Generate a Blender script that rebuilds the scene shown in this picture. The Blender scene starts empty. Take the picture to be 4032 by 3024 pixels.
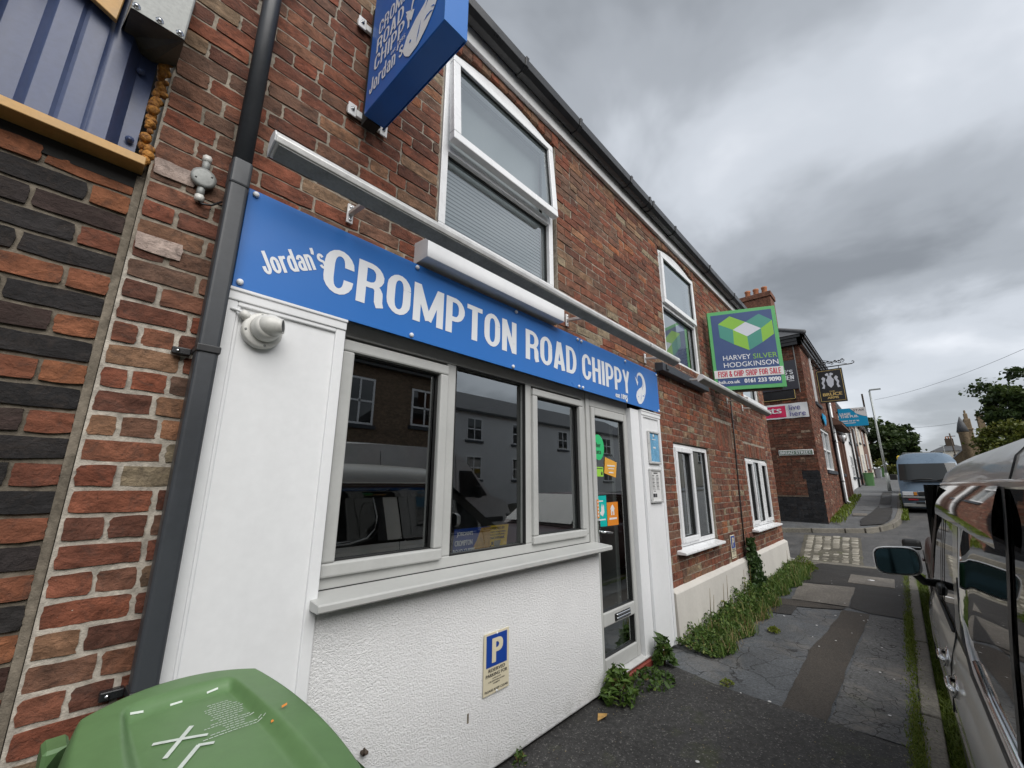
import bpy, bmesh, math, random
import numpy as np
from mathutils import Vector, Matrix
random.seed(7); rng = np.random.default_rng(7)
SC = bpy.context.scene; COL = SC.collection

# ------------------------------------------------------------------ camera, sky, sun, exposure
cam_d = bpy.data.cameras.new('camera'); cam = bpy.data.objects.new('camera', cam_d); COL.objects.link(cam)
RR = ((0.6793, -0.7339, 0.0038), (0.1759, 0.1578, -0.9717), (0.7125, 0.6607, 0.2363))   # right, down, forward
r, d, f = (Vector(v).normalized() for v in RR)
up = -d; up = (up - f * up.dot(f)).normalized(); r = f.cross(up).normalized()
CAMZ = 1.47
cam.matrix_world = Matrix(((r.x, up.x, -f.x, 0), (r.y, up.y, -f.y, 0), (r.z, up.z, -f.z, CAMZ), (0, 0, 0, 1)))
cam_d.sensor_width = 36; cam_d.lens = 1619.08 / 4032 * 36; cam_d.clip_start = 0.03; cam_d.clip_end = 4000
SC.camera = cam
FOC = 1619.08
def px_of(p):
    q = Vector((p[0], p[1], p[2] - CAMZ)); z = q.dot(f)
    if z < 0.05: return None
    return (2016 + FOC * q.dot(r) / z, 1512 - FOC * q.dot(up) / z, z)

SUN_EL, SUN_AZ = math.radians(42), math.radians(-105)     # azimuth measured from +X towards +Y
world = bpy.data.worlds.new('World'); SC.world = world; world.use_nodes = True
nt = world.node_tree; nt.nodes.clear(); N = nt.nodes.new; L = nt.links.new
out = N('ShaderNodeOutputWorld'); bg = N('ShaderNodeBackground'); L(bg.outputs[0], out.inputs[0])
sky = N('ShaderNodeTexSky'); sky.sky_type = 'NISHITA'; sky.sun_disc = False; sky.sun_elevation = SUN_EL
sky.sun_rotation = math.radians(90) - SUN_AZ; sky.air_density = 1.2; sky.dust_density = 2.0
tc = N('ShaderNodeTexCoord'); sep = N('ShaderNodeSeparateXYZ'); L(tc.outputs['Generated'], sep.inputs[0])
def wmath(op, a, b=None, c=None):
    n = N('ShaderNodeMath'); n.operation = op
    for i, v in enumerate((a, b, c)):
        if v is None: continue
        if isinstance(v, (int, float)): n.inputs[i].default_value = v
        else: L(v, n.inputs[i])
    return n.outputs[0]
den = wmath('ADD', wmath('MAXIMUM', sep.outputs[2], 0.0), 0.22)
cx = wmath('DIVIDE', sep.outputs[0], den); cy = wmath('DIVIDE', sep.outputs[1], den)
comb = N('ShaderNodeCombineXYZ'); L(cx, comb.inputs[0]); L(cy, comb.inputs[1])
def wnoise(scale, detail, rough, off, dist=0.0, sc=(1, 1, 1)):
    m = N('ShaderNodeMapping'); m.inputs['Location'].default_value = off; m.inputs['Scale'].default_value = sc
    L(comb.outputs[0], m.inputs[0])
    n = N('ShaderNodeTexNoise'); n.inputs['Scale'].default_value = scale; n.inputs['Detail'].default_value = detail
    n.inputs['Roughness'].default_value = rough; n.inputs['Distortion'].default_value = dist; L(m.outputs[0], n.inputs[0])
    return n.outputs[0]
CLOUD_OFF = (14.1, 9.7, 0.0)
big = wnoise(0.62, 2.0, 0.5, CLOUD_OFF, 0.3, (1.0, 1.5, 1))
mid = wnoise(1.9, 5.0, 0.52, (11.36, 5.2, 0), 0.25)
mixv = wmath('ADD', wmath('MULTIPLY', big, 0.62), wmath('MULTIPLY', mid, 0.38))
ramp = N('ShaderNodeValToRGB'); cr = ramp.color_ramp; cr.interpolation = 'EASE'
cr.elements[0].position = 0.36; cr.elements[0].color = (0.135, 0.145, 0.158, 1)
cr.elements[1].position = 0.66; cr.elements[1].color = (0.50, 0.515, 0.545, 1)
e = cr.elements.new(0.45); e.color = (0.22, 0.235, 0.255, 1)
e = cr.elements.new(0.54); e.color = (0.34, 0.36, 0.39, 1)
L(mixv, ramp.inputs[0])
skym = N('ShaderNodeMixRGB'); skym.blend_type = 'MULTIPLY'; skym.inputs[0].default_value = 1.0
L(sky.outputs[0], skym.inputs[1]); skym.inputs[2].default_value = (0.085, 0.085, 0.085, 1)
mx = N('ShaderNodeMixRGB'); mx.inputs[0].default_value = 0.93; L(skym.outputs[0], mx.inputs[1]); L(ramp.outputs[0], mx.inputs[2])
L(mx.outputs[0], bg.inputs[0]); bg.inputs[1].default_value = 0.85

sun_d = bpy.data.lights.new('sun', 'SUN'); sun = bpy.data.objects.new('sun', sun_d); COL.objects.link(sun)
sun_d.energy = 1.5; sun_d.angle = math.radians(60); sun_d.color = (1.0, 0.97, 0.93)
sd = Vector((math.cos(SUN_EL) * math.cos(SUN_AZ), math.cos(SUN_EL) * math.sin(SUN_AZ), math.sin(SUN_EL)))
sun.rotation_euler = (-sd).to_track_quat('-Z', 'Y').to_euler()
SC.view_settings.view_transform = 'Standard'; SC.view_settings.look = 'None'
SC.view_settings.exposure = 1.22; SC.view_settings.gamma = 1.0; SC.view_settings.use_curve_mapping = False
SC.cycles.max_bounces = 8; SC.cycles.transparent_max_bounces = 12; SC.cycles.caustics_reflective = False
SC.cycles.caustics_refractive = False

# ------------------------------------------------------------------ materials
class NT:
    def __init__(s, name):
        s.m = bpy.data.materials.new(name); s.m.use_nodes = True; s.t = s.m.node_tree; s.t.nodes.clear()
        s.o = s.n('ShaderNodeOutputMaterial'); s.b = s.n('ShaderNodeBsdfPrincipled'); s.l(s.b.outputs[0], s.o.inputs[0])
        s.geo = None
    def n(s, t): return s.t.nodes.new(t)
    def l(s, a, b): s.t.links.new(a, b)
    def pos(s):
        if not s.geo: s.geo = s.n('ShaderNodeNewGeometry')
        return s.geo.outputs['Position']
    def noise(s, scale, detail=4, rough=0.55, dist=0.0, sc=None, off=None, obj=False):
        n = s.n('ShaderNodeTexNoise'); n.inputs['Scale'].default_value = scale; n.inputs['Detail'].default_value = detail
        n.inputs['Roughness'].default_value = rough; n.inputs['Distortion'].default_value = dist
        if obj:
            t = s.n('ShaderNodeTexCoord'); src = t.outputs['Object']
        else: src = s.pos()
        if sc or off:
            m = s.n('ShaderNodeMapping'); m.inputs['Scale'].default_value = sc or (1, 1, 1)
            m.inputs['Location'].default_value = off or (0, 0, 0); s.l(src, m.inputs[0]); src = m.outputs[0]
        s.l(src, n.inputs[0]); return n.outputs[0]
    def ramp(s, fac, stops, interp='LINEAR'):
        r_ = s.n('ShaderNodeValToRGB'); c = r_.color_ramp; c.interpolation = interp
        while len(c.elements) < len(stops): c.elements.new(0.5)
        for e_, (p, col) in zip(c.elements, stops):
            e_.position = p
            if isinstance(col, (int, float)): col = (col, col, col)
            e_.color = (*col[:3], 1)
        s.l(fac, r_.inputs[0]); return r_.outputs[0]
    def mix(s, fac, a, b, mode='MIX'):
        m = s.n('ShaderNodeMixRGB'); m.blend_type = mode
        for i, v in ((0, fac), (1, a), (2, b)):
            if isinstance(v, (int, float)): m.inputs[i].default_value = v if i == 0 else (v, v, v, 1)
            elif isinstance(v, tuple): m.inputs[i].default_value = (*v[:3], 1)
            else: s.l(v, m.inputs[i])
        return m.outputs[0]
    def math(s, op, a, b):
        n = s.n('ShaderNodeMath'); n.operation = op
        for i, v in ((0, a), (1, b)):
            if isinstance(v, (int, float)): n.inputs[i].default_value = v
            else: s.l(v, n.inputs[i])
        return n.outputs[0]
    def bump(s, h, strength=0.4, dist=0.01, prev=None):
        b = s.n('ShaderNodeBump'); b.inputs['Strength'].default_value = strength; b.inputs['Distance'].default_value = dist
        s.l(h, b.inputs['Height'])
        if prev is not None: s.l(prev, b.inputs['Normal'])
        return b.outputs[0]
    def done(s, col=None, rough=0.6, nrm=None, metal=0.0, spec=0.5, coat=0.0):
        def put(k, v):
            if v is None: return
            i = s.b.inputs[k]
            if isinstance(v, (int, float)): i.default_value = v
            elif isinstance(v, tuple): i.default_value = (*v[:3], 1)
            else: s.l(v, i)
        put('Base Color', col); put('Roughness', rough); put('Metallic', metal); put('Specular IOR Level', spec); put('Coat Weight', coat)
        if nrm is not None: s.l(nrm, s.b.inputs['Normal'])
        return s.m

def painted(name, col, rough=0.45, dirt=0.12, scale=6, spec=0.5, metal=0.0, coat=0.0, bumpy=0.0, streak=False):
    """plain finish with a little blotch, grime and sheen variation"""
    t = NT(name); a = t.noise(scale, 5, 0.6, sc=(1, 1, 0.25) if streak else None); b = t.noise(scale * 9, 4, 0.6)
    v = t.ramp(t.math('ADD', t.math('MULTIPLY', a, 0.65), t.math('MULTIPLY', b, 0.35)), [(0.35, 1 - dirt), (0.58, 1.0)])
    c = t.mix(1.0, tuple(col), v, 'MULTIPLY')
    rr = t.ramp(a, [(0.3, max(0.02, rough - 0.08)), (0.7, min(1, rough + 0.1))])
    nrm = t.bump(b, bumpy, 0.004) if bumpy else None
    return t.done(c, rr, nrm, metal, spec, coat)

def brick_mat(name, stops, dark=0.40, speck=0.5, attr=None, bump=0.85, scl=1.0, soot=0.5, lum=0.84):
    t = NT(name)
    if attr:
        a = t.n('ShaderNodeAttribute'); a.attribute_name = 'tone'; tone = a.outputs['Fac']
    else:
        a = t.n('ShaderNodeObjectInfo'); tone = a.outputs['Random']
    base = t.ramp(tone, stops)
    n1 = t.noise(26 * scl, 6, 0.65, 0.4, sc=(0.6, 1, 1.1)); n2 = t.noise(9 * scl, 4, 0.6); n3 = t.noise(130 * scl, 3, 0.6)
    base = t.mix(1.0, base, (lum, lum, lum), 'MULTIPLY'); c = t.mix(1.0, base, t.ramp(n1, [(0.28, dark), (0.5, 0.95), (0.70, 1.45)]), 'MULTIPLY')
    c = t.mix(t.ramp(n2, [(0.5, 0.0), (0.74, 0.55)]), c, t.mix(1.0, c, (0.62, 0.66, 0.70), 'MULTIPLY'))
    c = t.mix(t.ramp(n3, [(0.72, 0.0), (0.80, speck)]), c, (0.52, 0.47, 0.41))
    n4 = t.noise(60 * scl, 5, 0.7, 0.8)
    c = t.mix(t.ramp(n4, [(0.26, 0.85), (0.40, 0.0)]), c, (0.030, 0.022, 0.019))
    n5 = t.noise(15 * scl, 7, 0.72, 1.2, off=(3, 7, 1)); c = t.mix(t.ramp(n5, [(0.50, 0.0), (0.66, soot)]), c, (0.052, 0.040, 0.034))
    h = t.math('ADD', t.math('MULTIPLY', n1, 0.55), t.math('MULTIPLY', n4, 0.45))
    return t.done(c, 0.88, t.bump(h, bump, 0.016), spec=0.25)

FAC = [(0.0, (0.135, 0.060, 0.042)), (0.16, (0.205, 0.078, 0.050)), (0.34, (0.275, 0.090, 0.052)), (0.5, (0.225, 0.115, 0.075)),
       (0.62, (0.165, 0.098, 0.070)), (0.74, (0.275, 0.092, 0.052)), (0.86, (0.24, 0.165, 0.105)), (0.93, (0.36, 0.125, 0.055)), (0.97, (0.30, 0.24, 0.16)), (1.0, (0.34, 0.27, 0.18))]
FAR_ = [(0.0, (0.15, 0.065, 0.048)), (0.25, (0.22, 0.080, 0.052)), (0.5, (0.29, 0.110, 0.066)), (0.7, (0.22, 0.12, 0.080)), (0.88, (0.35, 0.145, 0.075)), (1.0, (0.34, 0.235, 0.17))]
NEI = [(0.0, (0.030, 0.028, 0.028)), (0.45, (0.045, 0.040, 0.038)), (0.60, (0.085, 0.045, 0.036)), (0.72, (0.16, 0.062, 0.042)), (0.85, (0.27, 0.095, 0.05)), (1.0, (0.37, 0.15, 0.065))]
PUB = [(0.0, (0.12, 0.05, 0.035)), (0.4, (0.20, 0.078, 0.05)), (0.75, (0.17, 0.10, 0.07)), (0.92, (0.27, 0.095, 0.055)), (1.0, (0.36, 0.27, 0.20))]
BLK = [(0.0, (0.022, 0.023, 0.026)), (1.0, (0.045, 0.047, 0.052))]
M = {}
for k, st, kw in (('facade', FAC, {}), ('repair', FAR_, dict(dark=0.6)), ('neigh', NEI, dict(dark=0.55, speck=0.2)), ('pub', PUB, dict(scl=0.6)), ('pubblack', BLK, dict(speck=0.1, dark=0.7, scl=0.6)), ('opp', [(0, (0.25, 0.18, 0.125)), (1, (0.33, 0.24, 0.165))], dict(scl=0.6))):
    M['b_' + k] = brick_mat('brick_' + k, st, **kw); M['a_' + k] = brick_mat('brickwork_' + k, st, attr=True, **kw)
for hl, st in (('lo', [(0, (0.026, 0.025, 0.026)), (0.6, (0.040, 0.036, 0.036)), (1, (0.075, 0.045, 0.038))]), ('hi', [(0, (0.15, 0.055, 0.04)), (0.5, (0.24, 0.088, 0.052)), (1, (0.31, 0.125, 0.062))])): M['b_neigh_' + hl] = brick_mat('brick_neigh_' + hl, st, dark=.6, speck=.2)
def mortar_mat(name, col):
    t = NT(name); n = t.noise(40, 5, 0.65); m = t.noise(5, 4, 0.6); g = t.noise(220, 3, 0.6)
    c = t.mix(1.0, tuple(col), t.ramp(n, [(0.3, 0.62), (0.65, 1.12)]), 'MULTIPLY')
    c = t.mix(1.0, c, t.ramp(m, [(0.35, 0.72), (0.6, 1.05)]), 'MULTIPLY')
    return t.done(c, 0.95, t.bump(t.math('ADD', g, n), 0.5, 0.006), spec=0.15)
M['mortar'] = mortar_mat('lime_mortar', (0.37, 0.325, 0.265)); M['mortar_light'] = mortar_mat('pale_pointing', (0.50, 0.455, 0.39)); M['mortar_dark'] = mortar_mat('sooty_mortar', (0.22, 0.19, 0.15))
M['b_pink'] = brick_mat('pale_pink_brick', [(0, (0.44, 0.33, 0.28)), (1, (0.50, 0.40, 0.35))], dark=.75, speck=.2); M['mortar_pub'] = mortar_mat('pub_mortar', (0.27, 0.205, 0.155)); M['mortar_blk'] = mortar_mat('painted_mortar', (0.05, 0.05, 0.054))
M['pinkmortar'] = mortar_mat('pink_mortar', (0.47, 0.36, 0.31))
t = NT('white_render')                                  # roughcast
v = t.noise(125, 3, 0.55, 0.8, sc=(0.9, 1, 1.1)); v2 = t.noise(240, 2, 0.5); w_ = t.noise(3, 4, 0.6)
c = t.mix(1.0, (0.86, 0.86, 0.86), t.ramp(w_, [(0.35, 0.95), (0.6, 1.0)]), 'MULTIPLY')
sx = t.n('ShaderNodeSeparateXYZ'); t.l(t.pos(), sx.inputs[0])
grime = t.math('MULTIPLY', t.ramp(sx.outputs[2], [(0.0, 0.75), (0.16, 0.0)]), t.ramp(t.noise(14, 5, 0.7), [(0.42, 0.0), (0.62, 0.7)]))
c = t.mix(grime, c, (0.36, 0.36, 0.32))
h = t.math('ADD', t.math('MULTIPLY', t.ramp(v, [(0.32, 0.0), (0.68, 1.0)]), 0.8), t.math('MULTIPLY', v2, 0.2))
M['render'] = t.done(c, 0.75, t.bump(h, 0.60, 0.010), spec=0.3)
M['white'] = painted('white_gloss_paint', (0.80, 0.81, 0.82), 0.35, 0.07, 3, streak=True)
M['upvc'] = painted('white_upvc', (0.80, 0.81, 0.82), 0.28, 0.06, 4)
M['grey_upvc'] = painted('light_grey_upvc', (0.47, 0.475, 0.46), 0.42, 0.08, 4, bumpy=0.05)
M['plinth'] = painted('cream_plinth', (0.60, 0.575, 0.53), 0.75, 0.13, 3, bumpy=0.25, streak=True)
M['fascia'] = painted('fascia_white', (0.76, 0.765, 0.765), 0.35, 0.14, 5)
M['black_pvc'] = painted('black_pvc', (0.018, 0.019, 0.021), 0.33, 0.2, 7)
M['pipe'] = painted('dark_grey_pipe', (0.040, 0.045, 0.052), 0.42, 0.3, 5, streak=True)
M['blue'] = painted('blue_sign_panel', (0.028, 0.165, 0.52), 0.34, 0.02, 2, spec=0.3)
M['blue_dk'] = painted('blue_sign_box', (0.012, 0.135, 0.50), 0.34, 0.06, 2)
M['letter'] = painted('white_lettering', (0.78, 0.80, 0.83), 0.35, 0.03, 4)
M['alu'] = painted('white_aluminium', (0.70, 0.70, 0.69), 0.34, 0.18, 14, metal=0.35)
M['steel'] = painted('polished_steel', (0.70, 0.71, 0.72), 0.14, 0.1, 12, metal=1.0)
M['slate'] = painted('slate_roof', (0.085, 0.088, 0.095), 0.7, 0.35, 4, bumpy=0.4)
M['dark'] = painted('dark_void', (0.016, 0.015, 0.014), 0.85, 0.2, 6)
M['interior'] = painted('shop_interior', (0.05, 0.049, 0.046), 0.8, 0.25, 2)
M['rubber'] = painted('black_rubber', (0.012, 0.012, 0.012), 0.55, 0.2, 20)
M['tread'] = painted('tyre_rubber', (0.025, 0.025, 0.025), 0.8, 0.2, 20)
M['cream'] = painted('cream_plastic_sign', (0.66, 0.60, 0.44), 0.4, 0.06, 9)
M['signblue'] = painted('parking_blue', (0.012, 0.055, 0.30), 0.35, 0.05, 9)
M['ink'] = painted('black_ink', (0.025, 0.025, 0.03), 0.5, 0.02, 9)
M['camw'] = painted('camera_plastic', (0.66, 0.655, 0.62), 0.35, 0.13, 18)
M['redstep'] = painted('red_step_paint', (0.24, 0.052, 0.038), 0.5, 0.3, 12, bumpy=0.2)
M['bin'] = painted('green_bin_plastic', (0.115, 0.215, 0.085), 0.45, 0.16, 4, bumpy=0.06)
M['bin2'] = painted('dark_green_bin', (0.075, 0.18, 0.06), 0.5, 0.15, 4); M['bingrey'] = painted('grey_bin', (0.30, 0.32, 0.34), 0.5, 0.15, 4)
M['label'] = painted('faded_white_print', (0.62, 0.68, 0.62), 0.5, 0.2, 60)
M['clad'] = painted('navy_cladding', (0.050, 0.072, 0.155), 0.36, 0.28, 6, streak=True)
M['gold'] = painted('golden_trim', (0.56, 0.33, 0.115), 0.5, 0.22, 9)
t = NT('expanding_foam'); n = t.noise(60, 4, 0.6)
M['foam'] = t.done(t.ramp(n, [(0.3, (0.14, 0.05, 0.012)), (0.6, (0.50, 0.22, 0.035))]), 0.7, t.bump(n, 0.8, 0.02))
M['galv'] = painted('galvanised_box', (0.30, 0.31, 0.30), 0.55, 0.35, 9, metal=0.3, bumpy=0.15)
M['shadeplate'] = painted('shaded_plate', (0.10, 0.095, 0.075), 0.6, 0.4, 10)  # dark tone paints in the shade beneath the casing, with blotchy dirt
M['sbgreen'] = painted('board_green', (0.10, 0.42, 0.14), 0.4, 0.05, 4); M['navy'] = painted('board_navy', (0.035, 0.075, 0.21), 0.4, 0.05, 4)
M['lime'] = painted('logo_lime', (0.24, 0.50, 0.045), 0.4, 0.03, 4); M['teal'] = painted('logo_teal', (0.055, 0.28, 0.22), 0.4, 0.03, 4)
M['silver'] = painted('logo_silver', (0.62, 0.65, 0.72), 0.4, 0.03, 4); M['red'] = painted('red_lettering', (0.52, 0.015, 0.055), 0.4, 0.05, 5)
M['board'] = painted('white_board', (0.72, 0.72, 0.72), 0.4, 0.05, 6)
M['gravy'] = painted('dark_slate_paint', (0.045, 0.052, 0.064), 0.55, 0.3, 9, bumpy=0.2)
def emit_free_glass(name, tint, refl, rough=0.0, ior=1.45, gain=1.0):
    t = NT(name); t.t.nodes.remove(t.b)
    g = t.n('ShaderNodeBsdfGlossy'); g.inputs['Roughness'].default_value = rough; g.inputs['Color'].default_value = (*refl, 1)
    tr = t.n('ShaderNodeBsdfTransparent'); tr.inputs['Color'].default_value = (*tint, 1)
    fr = t.n('ShaderNodeFresnel'); fr.inputs['IOR'].default_value = ior
    fac = t.math('MINIMUM', t.math('MULTIPLY', fr.outputs[0], gain), 0.72)
    mx_ = t.n('ShaderNodeMixShader'); t.l(fac, mx_.inputs[0]); t.l(tr.outputs[0], mx_.inputs[1]); t.l(g.outputs[0], mx_.inputs[2])
    t.l(mx_.outputs[0], t.o.inputs[0]); return t.m
M['glass'] = emit_free_glass('shop_glass', (0.86, 0.89, 0.88), (0.93, 0.97, 0.98), 0.0, 1.9, 3.0)
M['glass_up'] = emit_free_glass('window_glass', (0.70, 0.75, 0.76), (0.92, 0.97, 0.98), 0.0, 1.9, 2.1)
t = NT('tinted_glass'); M['tint'] = t.done((0.006, 0.007, 0.007), 0.015, spec=0.9, coat=0.6)
t = NT('mirror_glass'); M['mirror'] = t.done((0.055, 0.10, 0.115), 0.03, metal=1.0)
def carpaint(name, col, metal=0.35, rough=0.3):
    t = NT(name); n = t.noise(700, 2, 0.5); g = t.noise(5, 4, 0.6)
    c = t.mix(1.0, tuple(col), t.ramp(n, [(0.35, 0.86), (0.65, 1.08)]), 'MULTIPLY'); c = t.mix(1.0, c, t.ramp(g, [(0.35, 0.9), (0.6, 1.0)]), 'MULTIPLY')
    m = t.done(c, rough, None, metal, 0.5, 1.0); t.b.inputs['Coat Roughness'].default_value = 0.05; return m
M['vanpaint'] = carpaint('pearl_beige_paint', (0.76, 0.735, 0.67), 0.0); M['vanwhite'] = carpaint('pearl_white_paint', (0.70, 0.70, 0.69), 0.1)
M['vanroof'] = painted('pearl_roof_paint', (0.42, 0.41, 0.375), 0.32, 0.06, 4, coat=.25); M['vanblue'] = painted('steel_blue_paint', (0.125, 0.18, 0.245), 0.3, 0.08, 4, coat=.3); M['maroon'] = NT('maroon_paint').done((0.035, 0.008, 0.011), 0.35, spec=0.4)
M['carglass'] = NT('car_glass').done((0.030, 0.033, 0.034), 0.06, spec=0.45); M['deflector'] = NT('smoked_acrylic').done((0.008, 0.007, 0.007), 0.02, spec=0.9, coat=0.8)
def asphalt(name, col, agg=0.35, scale=160, crack=0.0, rough=0.82, moss=0.0, agg_col=(0.30, 0.29, 0.27), pale=0.0):
    t = NT(name); n = t.noise(scale, 3, 0.7); m = t.noise(2.2, 5, 0.65); n2 = t.noise(scale * 0.4, 4, 0.6)
    c = t.mix(1.0, tuple(col), t.ramp(m, [(0.32, 0.68), (0.66, 1.2)]), 'MULTIPLY')
    c = t.mix(1.0, c, t.ramp(n2, [(0.35, 0.62), (0.62, 1.15)]), 'MULTIPLY')
    c = t.mix(t.ramp(n, [(0.58, 0.0), (0.72, agg)]), c, agg_col)
    hh = t.math('ADD', n, t.math('MULTIPLY', n2, 0.7))
    if pale:
        c = t.mix(t.ramp(t.noise(1.7, 6, 0.7, 0.6), [(0.53, 0.0), (0.66, pale)]), c, (0.20, 0.18, 0.155))
    if crack:
        v = t.n('ShaderNodeTexVoronoi'); v.feature = 'DISTANCE_TO_EDGE'; v.inputs['Scale'].default_value = 4.2 if crack < 1.2 else 7.5
        ad = t.n('ShaderNodeMixRGB'); ad.blend_type = 'ADD'; ad.inputs[0].default_value = 0.22
        nn = t.n('ShaderNodeTexNoise'); nn.inputs['Scale'].default_value = 5; nn.inputs['Detail'].default_value = 6; t.l(t.pos(), nn.inputs[0])
        t.l(t.pos(), ad.inputs[1]); t.l(nn.outputs[1], ad.inputs[2]); t.l(ad.outputs[0], v.inputs[0])
        lines = t.math('MULTIPLY', t.ramp(v.outputs[0], [(0.0, 1.0), (0.028, 0.0)]), t.ramp(t.noise(1.3, 3, 0.6), [(0.40, 0.0), (0.52, min(1, crack))]))
        c = t.mix(lines, c, (0.012, 0.011, 0.010)); hh = t.math('SUBTRACT', hh, t.math('MULTIPLY', lines, 1.5))
    if moss:
        c = t.mix(t.ramp(t.noise(3.1, 6, 0.7), [(0.56, 0.0), (0.70, moss)]), c, (0.07, 0.085, 0.02))
    return t.done(c, t.ramp(m, [(0.3, rough - 0.22), (0.7, rough)]), t.bump(hh, 0.55, 0.006), spec=0.35)
M['tarmac'] = asphalt('coarse_tarmac', (0.044, 0.043, 0.042), 0.8, 75, moss=0.35); M['road'] = asphalt('road_asphalt', (0.095, 0.095, 0.095), 0.3, 120, 0.5, pale=0.3)
M['pav'] = asphalt('old_grey_asphalt', (0.100, 0.108, 0.116), 0.22, 150, 0.9, pale=0.35); M['strip'] = asphalt('brown_patch_asphalt', (0.058, 0.050, 0.042), 0.2, 200)
M['newpatch'] = asphalt('dark_patch_asphalt', (0.036, 0.034, 0.032), 0.2, 170); M['cracked'] = asphalt('crazed_asphalt', (0.105, 0.106, 0.106), 0.3, 110, 1.6, moss=0.15, pale=0.7)
M['flag'] = asphalt('concrete_flag', (0.17, 0.155, 0.135), 0.25, 130, 0, moss=0.3); M['kerb'] = asphalt('kerb_stone', (0.20, 0.185, 0.155), 0.3, 140, 0, moss=0.3)
M['bluepav'] = asphalt('blue_grey_flags', (0.125, 0.130, 0.135), 0.2, 110, 0, moss=0.25, pale=0.4)
t = NT('granite_sett'); oi = t.n('ShaderNodeObjectInfo'); n = t.noise(70, 4, 0.65); c = t.mix(1.0, t.ramp(oi.outputs['Random'], [(0, (0.17, 0.155, 0.125)), (0.5, (0.30, 0.275, 0.225)), (1, (0.40, 0.375, 0.315))]), t.ramp(n, [(0.3, 0.7), (0.65, 1.1)]), 'MULTIPLY'); M['sett'] = t.done(c, 0.75, t.bump(n, 0.5, 0.008), spec=0.3); M['soil'] = asphalt('dirt', (0.055, 0.045, 0.03), 0.2, 80, 0, moss=0.9); M['settbed'] = asphalt('sett_bed', (0.115, 0.105, 0.08), 0.2, 80, 0, moss=0.8)
M['white_line'] = painted('worn_white_line', (0.55, 0.55, 0.53), 0.7, 0.4, 12)
def leaf_mat(name, stops, rough=0.5):
    t = NT(name); a = t.n('ShaderNodeAttribute'); a.attribute_name = 'tone'
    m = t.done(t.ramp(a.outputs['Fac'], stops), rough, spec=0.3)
    t.b.inputs['Subsurface Weight'].default_value = 0.0
    tr = t.n('ShaderNodeBsdfTranslucent'); ms = t.n('ShaderNodeMixShader'); ms.inputs[0].default_value = 0.28
    col = t.b.inputs['Base Color'].links[0].from_socket; t.l(col, tr.inputs[0]); t.l(t.b.outputs[0], ms.inputs[1]); t.l(tr.outputs[0], ms.inputs[2])
    t.l(ms.outputs[0], t.o.inputs[0]); return m
M['weed'] = leaf_mat('weed_leaves', [(0, (0.030, 0.058, 0.014)), (0.4, (0.065, 0.120, 0.024)), (0.8, (0.13, 0.205, 0.045)), (0.95, (0.20, 0.25, 0.07)), (1, (0.28, 0.22, 0.10))])
M['ivy'] = leaf_mat('ivy_leaves', [(0, (0.022, 0.042, 0.016)), (0.6, (0.045, 0.085, 0.025)), (1, (0.085, 0.13, 0.04))], 0.35)
M['grass'] = leaf_mat('kerb_grass', [(0, (0.065, 0.095, 0.010)), (0.6, (0.14, 0.20, 0.022)), (1, (0.26, 0.27, 0.06))])
M['straw'] = leaf_mat('dry_grass', [(0, (0.22, 0.15, 0.06)), (1, (0.36, 0.29, 0.15))])
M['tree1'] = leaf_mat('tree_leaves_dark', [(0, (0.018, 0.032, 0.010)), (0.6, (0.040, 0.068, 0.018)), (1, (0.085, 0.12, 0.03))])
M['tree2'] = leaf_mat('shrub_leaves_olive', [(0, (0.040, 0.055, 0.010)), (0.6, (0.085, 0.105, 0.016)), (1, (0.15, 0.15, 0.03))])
M['bark'] = painted('bark', (0.075, 0.055, 0.04), 0.9, 0.4, 8, bumpy=0.6)
M['stone'] = mortar_mat('sandstone', (0.27, 0.205, 0.135)); M['housewhite'] = painted('white_house_render', (0.70, 0.70, 0.70), 0.7, 0.1, 1.5)
M['housecream'] = painted('cream_house_render', (0.62, 0.58, 0.50), 0.7, 0.12, 1.5); M['housebrown'] = painted('brown_house_render', (0.16, 0.085, 0.06), 0.8, 0.25, 3, bumpy=0.3)
M['pot'] = painted('terracotta', (0.40, 0.15, 0.065), 0.75, 0.25, 6); M['lamppost'] = painted('galvanised_post', (0.36, 0.38, 0.37), 0.5, 0.2, 3, metal=0.4)
M['pubblackp'] = painted('black_gloss', (0.016, 0.016, 0.018), 0.35, 0.15, 4); M['goldleaf'] = painted('gold_lettering', (0.62, 0.45, 0.16), 0.35, 0.08, 20)
M['charcoal'] = painted('charcoal_sign', (0.040, 0.040, 0.052), 0.45, 0.1, 4); M['banner'] = painted('white_banner', (0.72, 0.73, 0.75), 0.5, 0.06, 5)
M['crimson'] = painted('crimson_print', (0.62, 0.02, 0.10), 0.5, 0.04, 5); M['indigo'] = painted('indigo_print', (0.085, 0.075, 0.28), 0.5, 0.04, 5)
M['cyan'] = painted('cyan_board', (0.0, 0.31, 0.58), 0.4, 0.04, 4); M['plategreen'] = painted('nameplate_green', (0.17, 0.235, 0.185), 0.45, 0.12, 20)
M['blind'] = painted('blind_slats', (0.66, 0.69, 0.70), 0.5, 0.04, 3); M['curtain'] = painted('grey_blind', (0.34, 0.37, 0.37), 0.8, 0.08, 3)
M['leafgreen'] = painted('green_sticker', (0.03, 0.50, 0.17), 0.4, 0.04, 20); M['orange'] = painted('orange_sticker', (0.70, 0.23, 0.02), 0.4, 0.04, 20)
M['amber'] = painted('amber_flyer', (0.72, 0.36, 0.05), 0.45, 0.06, 20); M['limegrn'] = painted('lime_sticker', (0.30, 0.62, 0.06), 0.4, 0.04, 20)
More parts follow.
